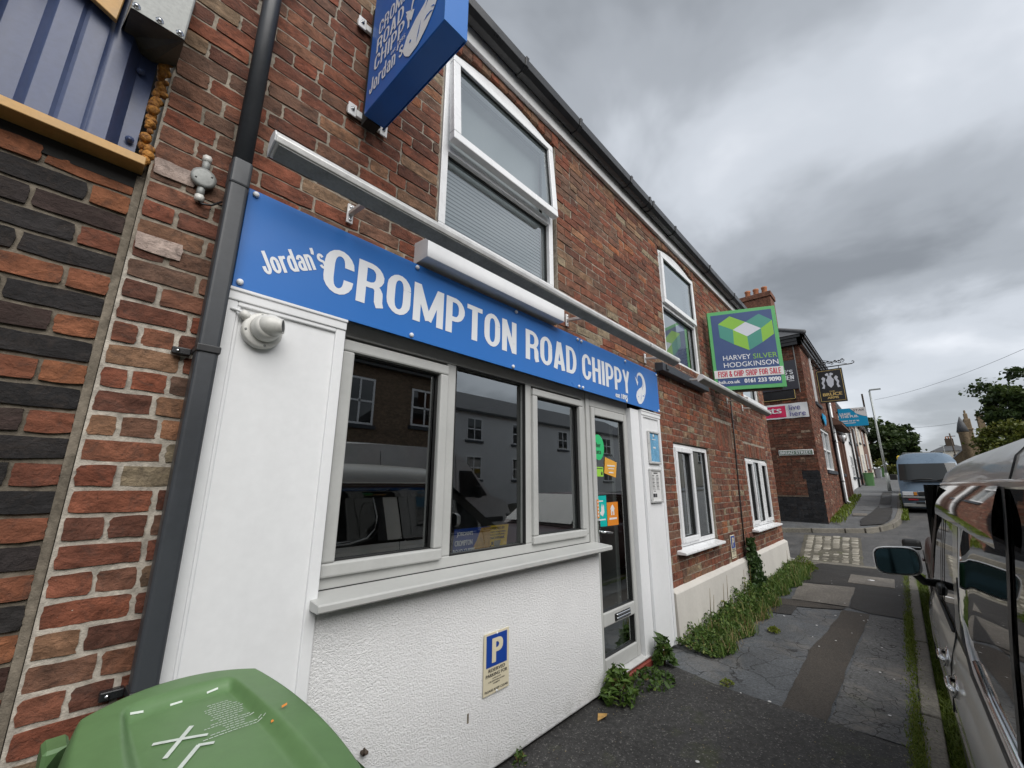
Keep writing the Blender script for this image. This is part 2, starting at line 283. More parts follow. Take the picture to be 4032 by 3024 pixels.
M['turq'] = painted('turquoise_sticker', (0.0, 0.44, 0.40), 0.4, 0.04, 20); M['yellow'] = painted('yellow_print', (0.72, 0.50, 0.03), 0.4, 0.05, 12)
M['skyblue'] = painted('sky_poster', (0.16, 0.40, 0.62), 0.25, 0.35, 9); M['paper'] = painted('paper', (0.70, 0.70, 0.69), 0.5, 0.05, 20)
M['lens'] = NT('headlamp_lens').done((0.62, 0.64, 0.66), 0.12, spec=0.7, coat=0.6); M['amberlens'] = NT('indicator_lens').done((0.55, 0.22, 0.03), 0.15, spec=0.7)
M['redlens'] = NT('red_lens').done((0.30, 0.01, 0.02), 0.2, spec=0.6); M['chip'] = painted('chips_photo', (0.56, 0.33, 0.10), 0.5, 0.5, 60)

# ------------------------------------------------------------------ builders
ORG = {}
def link(o, parent=None):
    COL.objects.link(o)
    if parent is not None: o.parent = parent
    return o
def tag(o, label=None, cat=None, group=None, kind=None):
    if label: o['label'] = label
    if cat: o['category'] = cat
    if group: o['group'] = group
    if kind: o['kind'] = kind
    return o
def thing(name, label, cat, loc=(0, 0, 0), rotz=0.0, group=None, local=False):
    o = bpy.data.objects.new(name, None); o.empty_display_size = 0.1; link(o); o.location = loc; o.rotation_euler = (0, 0, rotz)
    ORG[o.name] = Vector((0, 0, 0)) if local else Vector(loc)
    return tag(o, label, cat, group)
class MB:
    def __init__(s): s.v = []; s.f = []; s.mi = []; s.sm = []; s.cur = 0; s.smooth = False
    def add(s, vs, fs):
        b = len(s.v); s.v += [tuple(v) for v in vs]
        for q in fs: s.f.append([b + i for i in q]); s.mi.append(s.cur); s.sm.append(s.smooth)
        return s
    def box(s, x0, x1, y0, y1, z0, z1):
        x0, x1 = min(x0, x1), max(x0, x1); y0, y1 = min(y0, y1), max(y0, y1); z0, z1 = min(z0, z1), max(z0, z1)
        return s.add([(x0, y0, z0), (x1, y0, z0), (x1, y1, z0), (x0, y1, z0), (x0, y0, z1), (x1, y0, z1), (x1, y1, z1), (x0, y1, z1)],
                     [(0, 3, 2, 1), (4, 5, 6, 7), (0, 1, 5, 4), (1, 2, 6, 5), (2, 3, 7, 6), (3, 0, 4, 7)])
    def obox(s, c, ax, ay, az):
        """oriented box: centre and three half-axis vectors"""
        c, ax, ay, az = map(Vector, (c, ax, ay, az)); P = [c + i * ax + j * ay + k * az for k in (-1, 1) for j in (-1, 1) for i in (-1, 1)]
        return s.add(P, [(0, 2, 3, 1), (4, 5, 7, 6), (0, 1, 5, 4), (1, 3, 7, 5), (3, 2, 6, 7), (2, 0, 4, 6)])
    def quad(s, *p): return s.add(p, [tuple(range(len(p)))])
    def prism(s, poly, axis, a, b):
        """poly: list of 2-tuples in the two other axes (order x,y,z without axis); extruded a..b"""
        def P(t, q):
            return {0: (t, q[0], q[1]), 1: (q[0], t, q[1]), 2: (q[0], q[1], t)}[axis]
        n = len(poly); vs = [P(a, q) for q in poly] + [P(b, q) for q in poly]
        area = sum(poly[i][0] * poly[(i + 1) % n][1] - poly[(i + 1) % n][0] * poly[i][1] for i in range(n))
        flip = (area < 0) ^ (axis == 1) ^ (b < a)
        fs = [tuple(range(n))[::-1], tuple(range(n, 2 * n))] + [(i, (i + 1) % n, n + (i + 1) % n, n + i) for i in range(n)]
        if flip: fs = [q[::-1] for q in fs]
        return s.add(vs, fs)
    def tube(s, pts, rad, n=10, cap=True):
        pts = [Vector(p) for p in pts]; rads = rad if isinstance(rad, (list, tuple)) else [rad] * len(pts)
        vs = []; prev = None
        for i, p in enumerate(pts):
            a = pts[max(0, i - 1)]; b = pts[min(len(pts) - 1, i + 1)]; t_ = (b - a).normalized()
            u_ = prev if prev is not None else (Vector((0, 0, 1)) if abs(t_.z) < 0.9 else Vector((1, 0, 0)))
            u_ = (u_ - t_ * u_.dot(t_)).normalized(); w_ = t_.cross(u_); prev = u_
            vs += [p + (u_ * math.cos(2 * math.pi * k / n) + w_ * math.sin(2 * math.pi * k / n)) * rads[i] for k in range(n)]
        fs = [(i * n + k, i * n + (k + 1) % n, (i + 1) * n + (k + 1) % n, (i + 1) * n + k) for i in range(len(pts) - 1) for k in range(n)]
        if cap: fs += [tuple(range(n))[::-1], tuple((len(pts) - 1) * n + k for k in range(n))]
        sm = s.smooth; s.smooth = True; s.add(vs, fs); s.smooth = sm; return s
    def lathe(s, c, axis, prof, n=20):
        """prof: list of (radius, height along axis)"""
        c = Vector(c); a = Vector(axis).normalized(); u_ = a.orthogonal().normalized(); w_ = a.cross(u_)
        vs = []
        for rr, h in prof: vs += [c + a * h + (u_ * math.cos(2 * math.pi * k / n) + w_ * math.sin(2 * math.pi * k / n)) * max(rr, 1e-4) for k in range(n)]
        fs = [(i * n + k, i * n + (k + 1) % n, (i + 1) * n + (k + 1) % n, (i + 1) * n + k) for i in range(len(prof) - 1) for k in range(n)]
        fs += [tuple(range(n))[::-1], tuple((len(prof) - 1) * n + k for k in range(n))]
        sm = s.smooth; s.smooth = True; s.add(vs, fs); s.smooth = sm; return s
    def grid(s, fn, nu, nv):
        vs = [fn(i / nu, j / nv) for j in range(nv + 1) for i in range(nu + 1)]
        fs = [(j * (nu + 1) + i, j * (nu + 1) + i + 1, (j + 1) * (nu + 1) + i + 1, (j + 1) * (nu + 1) + i) for j in range(nv) for i in range(nu)]
        sm = s.smooth; s.smooth = True; s.add(vs, fs); s.smooth = sm; return s
    def frame(s, x0, x1, z0, z1, w, y0, y1, wb=None, wt=None):
        """rectangular ring in the XZ plane"""
        wb = w if wb is None else wb; wt = w if wt is None else wt
        s.box(x0, x1, y0, y1, z0, z0 + wb); s.box(x0, x1, y0, y1, z1 - wt, z1)
        s.box(x0, x0 + w, y0, y1, z0 + wb, z1 - wt); return s.box(x1 - w, x1, y0, y1, z0 + wb, z1 - wt)
    def build(s, name, mat, parent=None, bevel=0.0, seg=1, autosm=False):
        off = ORG.get(parent.name, Vector()) if parent is not None else Vector()
        me = bpy.data.meshes.new(name); me.from_pydata([(a - off.x, b - off.y, c - off.z) for a, b, c in s.v], [], s.f)
        for m_ in (mat if isinstance(mat, (list, tuple)) else [mat]): me.materials.append(m_)
        me.polygons.foreach_set('material_index', s.mi); me.polygons.foreach_set('use_smooth', s.sm); me.update()
        o = bpy.data.objects.new(name, me); link(o, parent); ORG[o.name] = off
        if bevel:
            b = o.modifiers.new('edge', 'BEVEL'); b.width = bevel; b.segments = seg; b.limit_method = 'ANGLE'; b.angle_limit = math.radians(40)
        return o
def solid(name, mat, parent, boxes, bevel=0.0):
    m = MB()
    for b in boxes: m.box(*b)
    return m.build(name, mat, parent, bevel)
def structure(o): o['kind'] = 'structure'; return o
def stuff(o): o['kind'] = 'stuff'; return o

FONT_CACHE = {}
def glyph(body, bold, extrude):
    k = (body, bold, extrude)
    if k not in FONT_CACHE:
        cu = bpy.data.curves.new('t', 'FONT'); cu.body = body; cu.size = 1.0; cu.offset = bold; cu.extrude = 0.0; cu.resolution_u = 4; cu.fill_mode = 'FRONT'
        o = bpy.data.objects.new('t', cu); COL.objects.link(o)
        dg = bpy.context.evaluated_depsgraph_get(); me = bpy.data.meshes.new_from_object(o.evaluated_get(dg))
        V = np.array([v.co[:] for v in me.vertices]); F = [tuple(p.vertices) for p in me.polygons]
        bpy.data.objects.remove(o); bpy.data.curves.remove(cu); bpy.data.meshes.remove(me)
        FONT_CACHE[k] = (V, F)
    return FONT_CACHE[k]
def text(mb, body, org, xd, yd, w, h, bold=0.02, n=None, th=0.0015, shear=0.0):
    """fits body into w x h (bounding box of the ink) with its lower-left corner at org; xd, yd unit vectors; raised th"""
    V, F = glyph(body, 0.0, 0); V = V.copy(); mn = V.min(0); mxx = V.max(0); fat = bold * 1.7; fv = fat * .45; k = max(1, min(5, int(fat / .018) + 1)); kv = 2 if bold > .025 else 1
    tot = (mxx[0] - mn[0]) + fat; toty = (mxx[1] - mn[1]) + (fv if kv > 1 else 0); V[:, 0] = (V[:, 0] - mn[0]) / tot * w; V[:, 1] = (V[:, 1] - mn[1]) / toty * h
    org, xd, yd = Vector(org), Vector(xd), Vector(yd); nn = xd.cross(yd).normalized()
    for c in range(k * kv):
        dx = fat / tot * w * ((c % k) / (k - 1) if k > 1 else 0); dy = fv / toty * h * (c // k if kv > 1 else 0)
        mb.add([org + xd * float(a + dx) + yd * float(b + dy) + nn * (th + .00012 * c) for a, b, _ in V], F)
    return mb
def poly3(mb, pts, org, xd, yd, th=0.001):
    org, xd, yd = Vector(org), Vector(xd), Vector(yd); nn = xd.cross(yd).normalized()
    a = sum(pts[i][0] * pts[(i + 1) % len(pts)][1] - pts[(i + 1) % len(pts)][0] * pts[i][1] for i in range(len(pts)))
    P = pts if a > 0 else pts[::-1]
    return mb.quad(*[org + xd * p[0] + yd * p[1] + nn * th for p in P])
XD, ZD = Vector((1, 0, 0)), Vector((0, 0, 1)); YM = Vector((0, -1, 0))

# condensed heavy sign letters drawn as pen strokes (unit height)
def _arc(cx, cy, rx, ry, t0, t1, n=9): return [(cx + rx * math.cos(math.radians(t0 + (t1 - t0) * i / n)), cy + ry * math.sin(math.radians(t0 + (t1 - t0) * i / n))) for i in range(n + 1)]
PA, PB = .092, .066
def _glyph(ch):
    a, b = PA, PB; W = dict(M=.80, I=.20, T=.50, F=.46, L=.44, E=.48, J=.44, r=.36, K=.58, s=.44, a=.46, n=.46, o=.48, d=.48).get(ch, .56); W = {"'": .2, '&': .64, ' ': .24}.get(ch, W); m = W / 2; ry = .27
    rx = m - a; up = _arc(m, 1 - b - ry, rx, ry, 0, 180); dn = _arc(m, b + ry, rx, ry, 180, 360); st = [(a, 0), (a, 1)]; xh = .73
    def bowl(y0, y1): q = (y1 - y0) / 2; k = min(.2, W - 2 * a); return [(a, y1)] + _arc(W - a - k, y1 - q, k, q, 90, -90) + [(a, y0)]
    g = {'O': [up + dn + up[:1]], 'C': [[(W - a, .64)] + up + dn + [(W - a, .36)]], 'R': [st, bowl(.47, 1 - b), [(m, .49)] + _arc(W - a - .13, .30, .12, .17, 80, 0) + [(W - a - .005, .12), (W - a + .035, 0)]], 'P': [st, bowl(.40, 1 - b)], 'D': [st, bowl(b, 1 - b)],
      'M': [[(a, 0), (a, 1)], [(a * 1.15, .96), (m, .10)], [(m, .10), (W - a * 1.15, .96)], [(W - a, 1), (W - a, 0)]], 'T': [[(0, 1 - b), (W, 1 - b)], [(m, 1), (m, 0)]], 'N': [st, [(a * 1.2, .94), (W - a * 1.2, .06)], [(W - a, 0), (W - a, 1)]],
      'A': [[(a * .9, 0), (m - .015, 1)], [(W - a * .9, 0), (m + .015, 1)], [(.16, .25), (W - .16, .25)]], 'H': [st, [(W - a, 0), (W - a, 1)], [(a, .53), (W - a, .53)]], 'I': [[(m, 0), (m, 1)]], 'Y': [[(a * .9, 1), (m, .42)], [(W - a * .9, 1), (m, .42)], [(m, .47), (m, 0)]],
      'F': [st, [(a, 1 - b), (W, 1 - b)], [(a, .52), (W - .05, .52)]], 'E': [st, [(a, 1 - b), (W, 1 - b)], [(a, .52), (W - .04, .52)], [(a, b), (W, b)]], 'L': [st, [(a, b), (W, b)]], 'K': [st, [(a, .35), (W - a * .8, 1)], [(W * .42, .60), (W - a * .7, 0)]],
      'S': [_arc(m, 1 - b - .19, rx, .19, 0, 180) + _arc(m, .70, rx, .18, 190, 250, 4) + _arc(m, .30, rx, .20, 60, 0, 5) + _arc(m, b + .19, rx, .19, 0, -180)], 'B': [st, bowl(.52, 1 - b), bowl(b, .52)], 'J': [[(W - a, 1), (W - a, .3)] + _arc(m, b + .2, rx, .2, 0, -180) + [(a, .36)]],
      'o': [_arc(m, xh - b - .2, rx, .2, 0, 180) + _arc(m, b + .2, rx, .2, 180, 360) + [(W - a, xh - b - .2)]], 'd': [_arc(m, xh - b - .2, rx, .2, 0, 180) + _arc(m, b + .2, rx, .2, 180, 360), [(W - a, 0), (W - a, 1)]], 'r': [[(a, 0), (a, xh)], [(a, .48)] + _arc(a + .17, .46, .16, xh - b - .46, 170, 90, 5) + [(W, xh - b)]],
      'n': [[(a, 0), (a, xh)], [(a, xh - b - .17)] + _arc(m, xh - b - .17, rx, .17, 170, 0) + [(W - a, 0)]], 'a': [_arc(m, xh - b - .16, rx, .16, 175, 0) + [(W - a, 0)], [(W - a, .42), (m, .40)] + _arc(m, .235, rx, .17, 90, 270) + [(W - a, .12)]],
      's': [_arc(m, xh - b - .14, rx, .14, 5, 180) + _arc(m, .52, rx, .13, 190, 250, 3) + _arc(m, .22, rx, .15, 60, 0, 4) + _arc(m, b + .14, rx, .14, 0, -180)], "'": [[(m, 1), (m, .84), (m - .05, .70)]], '&': [_arc(.28, .76, .13, .17, -60, 240) + [(W - .05, 0)], [(.2, .58)] + _arc(.25, .27, .17, .21, 110, 330) + [(W - .06, .46)]], ' ': []}
    return W, g.get(ch, g['I'])
def ctext(mb, body, org, xd, yd, w, h, th=.0015, gap=.075, fat=1.0):
    lay = []; x = 0.0
    for ch in body: W, paths = _glyph(ch); lay.append((x, paths)); x += W + gap
    sx = w / (x - gap); org, xd, yd = Vector(org), Vector(xd), Vector(yd); nn = xd.cross(yd).normalized(); c = 0
    for x0, paths in lay:
        for p in paths:
            Q = [np.array(q) for q in p]; Lf, Rt = [], []
            for i, q in enumerate(Q):
                d0 = Q[i] - Q[i - 1] if i > 0 else Q[1] - Q[0]; d1 = Q[i + 1] - Q[i] if i < len(Q) - 1 else d0
                d0 = d0 / (np.linalg.norm(d0) + 1e-9); d1 = d1 / (np.linalg.norm(d1) + 1e-9); t_ = d0 + d1; t_ = t_ / (np.linalg.norm(t_) + 1e-9); n_ = np.array([-t_[1], t_[0]]); hw_ = math.hypot(PA * n_[0], PB * n_[1]) * fat
                if abs(n_[0]) > .3 and abs(n_[1]) > .3: hw_ *= .92
                Lf.append(q + n_ * hw_); Rt.append(q - n_ * hw_)
            c += 1; k = len(Q); P = lambda q: org + xd * float((q[0] + x0) * sx) + yd * float(q[1] * h) + nn * (th + .00012 * (c % 4))
            mb.add([P(q) for q in Lf] + [P(q) for q in Rt], [(k + i, k + i + 1, i + 1, i) for i in range(k - 1)])
    return mb

# ------------------------------------------------------------------ bricks
BRICK_CACHE = {}
def brick_geo(Lb, Hb, var, fine, depth=0.03):
    """a brick face: length Lb (u), height Hb (v), front at n=0, sides going back; returns verts (u,v,n), faces"""
    key = (round(Lb, 2), round(Hb, 3), var, fine)
    if key in BRICK_CACHE: return BRICK_CACHE[key]
    rs = np.random.default_rng(int(Lb * 1000) * 31 + var * 7 + fine)
    nx = {2: max(4, int(Lb / 0.020)), 1: max(2, int(Lb / 0.06)), 0: 1}[fine]; nz = {2: 5, 1: 2, 0: 1}[fine]
    us = np.linspace(-Lb / 2, Lb / 2, nx + 1); vs_ = np.linspace(-Hb / 2, Hb / 2, nz + 1); V = []
    amp = {2: 0.0015, 1: 0.0016, 0: 0.0008}[fine]; sm3 = lambda a_: np.convolve(np.pad(a_, 1, 'edge'), [.3, .4, .3], 'valid') * 1.4
    top, bot = sm3(rs.normal(0, amp, nx + 1)), sm3(rs.normal(0, amp, nx + 1)); lef, rig = rs.normal(0, amp, nz + 1), rs.normal(0, amp, nz + 1)
    for j in range(nz + 1):
        for i in range(nx + 1):
            edge = (i in (0, nx)) + (j in (0, nz)); nn = rs.normal(0, 0.0007 if fine == 2 else 0.0007 if fine else 0.0); fv = j / nz; fu = i / nx
            if fine: nn -= (0.0006 if edge == 1 else 0.0012 if edge == 2 else 0.0)
            u_ = us[i] + lef[j] * (1 - fu) + rig[j] * fu; v_ = vs_[j] + bot[i] * (1 - fv) + top[i] * fv
            if fine == 2 and edge == 2: u_ -= math.copysign(.0018, us[i]); v_ -= math.copysign(.0014, vs_[j])
            V.append((u_, v_, nn))
    F = [(j * (nx + 1) + i, j * (nx + 1) + i + 1, (j + 1) * (nx + 1) + i + 1, (j + 1) * (nx + 1) + i) for j in range(nz) for i in range(nx)]; nf = len(F)
    ring = [i for i in range(nx + 1)] + [j * (nx + 1) + nx for j in range(1, nz + 1)] + [nz * (nx + 1) + i for i in range(nx - 1, -1, -1)] + [j * (nx + 1) for j in range(nz - 1, 0, -1)]
    k = len(ring); a_ = len(V); V += [V[i] for i in ring]; b = len(V); V += [(V[i][0], V[i][1], -depth) for i in ring]
    F += [(a_ + (i + 1) % k, a_ + i, b + i, b + (i + 1) % k) for i in range(k)]
    BRICK_CACHE[key] = (np.array(V), F, {'nf': nf}); return BRICK_CACHE[key]
class Bricks:
    """collects bricks of one building, then makes the 300 that show largest objects and joins the rest"""
    def __init__(s): s.items = []
    def wall(s, P, axes, u0, u1, v0, v1, holes, mats, course=0.078, bond='mix', fine=1, Lb=0.225, joint=0.0105, phase=0.0, tone=(0, 1), head=0.3, vis=True, vphase=0.0):
        """P origin; axes (ud, vd, nd); holes list of (u0,u1,v0,v1); mats (object material, attribute material)"""
        nrow = 0; v = v0 - vphase
        while v < v1 - 0.02:
            top = min(v + course, v1); lo = max(v, v0)
            if top - lo < 0.03: v += course; nrow += 1; continue
            segs = [(u0, u1)]
            for h in holes:
                if h[2] < top - 0.02 and h[3] > lo + 0.02:
                    ns = []
                    for a, b in segs:
                        if h[1] <= a or h[0] >= b: ns.append((a, b)); continue
                        if h[0] > a: ns.append((a, h[0]))
                        if h[1] < b: ns.append((h[1], b))
                    segs = ns
            for a, b in segs:
                u = a; k = nrow % 2
                if bond == 'flemish': first = Lb * (0.5 if k else 1.0)
                else: first = Lb * (0.5 if k else 1.0) * (1 if random.random() < .7 else .75)
                i = 0
                while u < b - 0.02:
                    if i == 0: l_ = first
                    elif bond == 'flemish': l_ = Lb if (i + k) % 2 == 0 else Lb * 0.5
                    elif bond == 'stretch': l_ = Lb
                    else: l_ = Lb * 0.5 if random.random() < head else Lb * random.uniform(0.93, 1.03)
                    if b - (u + l_) < 0.05: l_ = b - u
                    s.items.append((P, axes, u + joint / 2, u + l_ - joint / 2, lo + joint / 2, top - joint / 2, mats, fine, random.uniform(*tone), i, vis)); u += l_; i += 1
            v += course; nrow += 1
    def emit(s, parent, limit=300, name='brick', restname='brickwork'):
        sc = []
        for it in s.items:
            P, (ud, vd, nd), a, b, lo, hi, mats, fine, tone, i, vis = it
            c = P + ud * ((a + b) / 2) + vd * ((lo + hi) / 2); q = px_of(c); val = 0
            if vis and q and -120 < q[0] < 4150 and -120 < q[1] < 3140:
                view = (Vector((0, 0, CAMZ)) - c); val = (b - a) * (hi - lo) * max(0.02, view.normalized().dot(nd)) / view.length_squared
            sc.append(val)
        order = sorted(range(len(sc)), key=lambda k: -sc[k]); ind = set(k for k in order[:limit] if sc[k] > 0)
        off = ORG.get(parent.name, Vector()); groups = {}
        for k, it in enumerate(s.items):
            P, (ud, vd, nd), a, b, lo, hi, mats, fine, tone, i, vis = it
            V, F, cache = brick_geo(max(b - a, 0.02), max(hi - lo, .02), random.randrange(5), fine)
            c = P + ud * ((a + b) / 2) + vd * ((lo + hi) / 2) + nd * random.uniform(-0.0035, 0.0025)
            rx = random.gauss(0, 0.006)
            if k in ind:
                mk = mats[0].name
                if mk not in cache:
                    me = bpy.data.meshes.new(name); me.from_pydata([tuple(x) for x in V], [], F); me.materials.append(mats[0])
                    if fine: me.polygons.foreach_set('use_smooth', [q < cache['nf'] for q in range(len(F))])
                    me.update(); cache[mk] = me
                o = bpy.data.objects.new(name, cache[mk]); link(o, parent)
                R_ = Matrix((ud, vd, nd)).transposed() @ Matrix.Rotation(rx, 3, 'Z')
                o.matrix_local = Matrix.Translation(c - off) @ R_.to_4x4()
            else:
                g = groups.setdefault(mats[1].name, [mats[1], [], [], [], 0])
                A = np.array([ud[:], vd[:], nd[:]]); W = V @ A + np.array((c - off)[:])
                g[1].append(W); g[2] += [tuple(g[4] + j for j in q) for q in F]; g[3] += [tone] * len(V); g[4] += len(V)
        for key, (mat, Vs, Fs, tn, n) in groups.items():
            me = bpy.data.meshes.new(restname); me.from_pydata(np.concatenate(Vs), [], Fs); me.materials.append(mat)
            at = me.attributes.new('tone', 'FLOAT', 'POINT'); at.data.foreach_set('value', tn); me.update()
            stuff(link(bpy.data.objects.new(restname, me), parent))
def holed_sheet(mb, mapf, u0, u1, v0, v1, holes, depth=0.12):
    """flat backing wall with rectangular holes and reveals; mapf(u,v,n)"""
    us = sorted({u0, u1, *[min(max(h[i], u0), u1) for h in holes for i in (0, 1)]}); vs = sorted({v0, v1, *[min(max(h[i], v0), v1) for h in holes for i in (2, 3)]})
    for a, b in zip(us, us[1:]):
        for c_, d_ in zip(vs, vs[1:]):
            m_ = ((a + b) / 2, (c_ + d_) / 2)
            if any(h[0] < m_[0] < h[1] and h[2] < m_[1] < h[3] for h in holes): continue
            mb.quad(mapf(a, c_, 0), mapf(b, c_, 0), mapf(b, d_, 0), mapf(a, d_, 0))
    for h in holes:
        a, b, c_, d_ = max(h[0], u0), min(h[1], u1), max(h[2], v0), min(h[3], v1)
        for p, q in (((a, c_), (b, c_)), ((b, c_), (b, d_)), ((b, d_), (a, d_)), ((a, d_), (a, c_))):
            mb.quad(mapf(*p, 0), mapf(*p, -depth), mapf(*q, -depth), mapf(*q, 0))
# ------------------------------------------------------------------ ground, pavements, roads
def zp(x): return float(np.interp(x, [-60, 10.1, 10.7, 13.3, 14.3, 16.5, 19, 22.5, 30, 36, 54, 88, 146, 400], [0, 0, -.02, .36, .48, .61, .79, 1.08, 1.20, 1.32, 2.12, 4.05, 5.9, 12]))
def zr(x): return float(np.interp(x, [-60, 8, 10.6, 13.5, 15, 17, 19, 22.5, 30, 36, 54, 88, 146, 400], [-.12, -.12, -.06, .23, .38, .51, .67, .96, 1.09, 1.21, 2.01, 3.94, 5.8, 11.9]))
def strip(name, mat, xs, yl, yr, zf, dz=0.0, sub=6):
    """ground sheet between two edge functions over the stations xs"""
    m = MB(); vs = []; n = sub + 1
    for x in xs:
        a, b = yl(x), yr(x)
        vs += [(x, b + (a - b) * j / sub, zf(x, b + (a - b) * j / sub) + dz) for j in range(n)]
    fs = [(i * n + j, (i + 1) * n + j, (i + 1) * n + j + 1, i * n + j + 1) for i in range(len(xs) - 1) for j in range(sub)]
    m.smooth = True; m.add(vs, fs); return structure(m.build(name, mat))
def patch(name, mat, pts, dz, zf=None):
    zf = zf or (lambda x, y: zp(x)); m = MB(); rp = random.Random(len(pts) * 7 + int(pts[0][0] * 100)); dp = []
    for p, q in zip(pts, list(pts[1:]) + [pts[0]]):
        k = max(1, min(30, int(math.dist(p, q) / .13))); dp += [(p[0] + (q[0] - p[0]) * i / k + (rp.uniform(-.009, .009) if i else 0), p[1] + (q[1] - p[1]) * i / k + (rp.uniform(-.009, .009) if i else 0)) for i in range(k)]
    pts = dp; P = [(p[0], p[1], zf(*p) + dz) for p in pts]
    a = sum(P[i][0] * P[(i + 1) % len(P)][1] - P[(i + 1) % len(P)][0] * P[i][1] for i in range(len(P)))
    m.quad(*(P if a > 0 else P[::-1])); return structure(m.build(name, mat))
XS = [-60, -20, -6, 0, 4, 8, 10, 10.6, 11.3, 12, 12.7, 13.5, 14.3, 15, 16, 17, 18, 19, 20.5, 22.5, 26, 30, 36, 45, 54, 70, 88, 115, 146, 200, 280, 400]
strip('ground', M['soil'], XS, lambda x: 400, lambda x: -400, lambda x, y: zr(x) - 0.12 - 0.003 * max(0, abs(y) - 10), 0, 24)
strip('road', M['road'], XS, lambda x: 0.04 if x < 12.9 else .75 if x < 15.9 else .3, lambda x: -6.1, lambda x, y: zr(x) + 0.05 * (1 - ((y + 3) / 3.1) ** 2))
strip('far_kerb', M['kerb'], XS, lambda x: -6.07, lambda x: -6.1, lambda x, y: zr(x) + (.1 if y < -6.08 else 0.0), 0, 1)
strip('far_side_pavement', M['pav'], XS, lambda x: -6.1, lambda x: -8.4, lambda x, y: zr(x) + 0.1)
kin = lambda x: 0.158 + 0.0055 * (x - 3.5); kout = lambda x: kin(x) - 0.105
XN = [-8, -4, -2, 0, 1, 2, 3, 4, 5, 6, 7, 8, 9, 10, 10.7]
strip('pavement', M['pav'], XN, lambda x: 1.95, lambda x: kin(x), lambda x, y: zp(x), -0.004)
rw = lambda a: [(x, y + random.uniform(-.012, .012)) for x, y in a]
zf0 = lambda x, y: zp(x)
patch('coarse_tarmac_patch', M['tarmac'], [(-6, kin(-6)), (3.60, kin(3.6)), (3.61, .455), (3.625, .7), (3.64, 1.0), (3.66, 1.3), (3.75, 1.6), (3.8, 1.95), (-6, 1.95)], 0.006)
patch('brown_patch_strip', M['strip'], [(3.62, .60), (4.3, .585), (5.2, .57), (6.1, .545), (6.74, .53), (6.76, .785), (6.2, .80), (5.4, .84), (4.96, .875), (4.3, .855), (3.63, .85)], 0.004)
patch('crazed_asphalt_patch', M['cracked'], [(3.62, kin(3.6)), (6.72, kin(6.7)), (6.74, .52), (5.2, .56), (3.62, .59)], 0.002)
patch('dark_patch', M['newpatch'], [(6.78, kin(6.8)), (10.5, kin(10.5)), (10.5, 1.83), (9.2, 1.83), (8.2, 1.45), (8.3, .76), (6.95, .735), (6.8, .53)], 0.003)
patch('dark_square_patch', M['newpatch'], [(6.02, 1.47), (6.1, 1.2), (6.68, 1.22), (6.75, 1.5), (6.6, 1.62)], 0.005)
patch('pale_flag', M['flag'], [(6.9, 1.33), (6.95, .745), (8.28, .765), (8.1, 1.42)], 0.008)
patch('brown_patch_crossing', M['strip'], [(6.76, .79), (6.9, .76), (6.88, 1.34), (6.7, 1.8), (6.45, 1.8), (6.55, 1.2)], 0.0065)
c_ = thing('access_cover', 'pale concrete inspection cover set in the dark pavement patch', 'cover', (9.0, .62, 0))
m = MB(); m.prism([(8.62, .335), (9.39, .35), (9.41, .90), (8.62, .88)], 2, -0.02, 0.012); m.build('slab', M['flag'], c_, 0.004)
m = MB(); m.lathe((9.03, .62, 0.012), (0, 0, 1), [(.045, 0), (.045, .004)], 16); m.build('lifting_hole_cap', M['board'], c_)
# kerb stones along the near pavement
kr = structure(thing('kerb', None, None, (0, 0, 0)))
x = -1.2
while x < 10.4:
    l_ = 0.91 * random.uniform(.97, 1.02); b = min(x + l_, 10.6); m = MB(); g = 0.006; dz = random.uniform(-.004, .004)
    za, zb = zp(x), zp(b)
    m.add([(x + g, kout(x), -.3), (b - g, kout(b), -.3), (b - g, kin(b) - .004, -.3), (x + g, kin(x) - .004, -.3), (x + g, kout(x) + .004, za + dz + .004), (b - g, kout(b) + .004, zb + dz + .004), (b - g, kin(b) - .004, zb + dz + .006), (x + g, kin(x) - .004, za + dz + .006)],
          [(0, 3, 2, 1), (4, 5, 6, 7), (0, 1, 5, 4), (1, 2, 6, 5), (2, 3, 7, 6), (3, 0, 4, 7)])
    m.build('kerb_stone', M['kerb'], kr, 0.012, 2); x = b
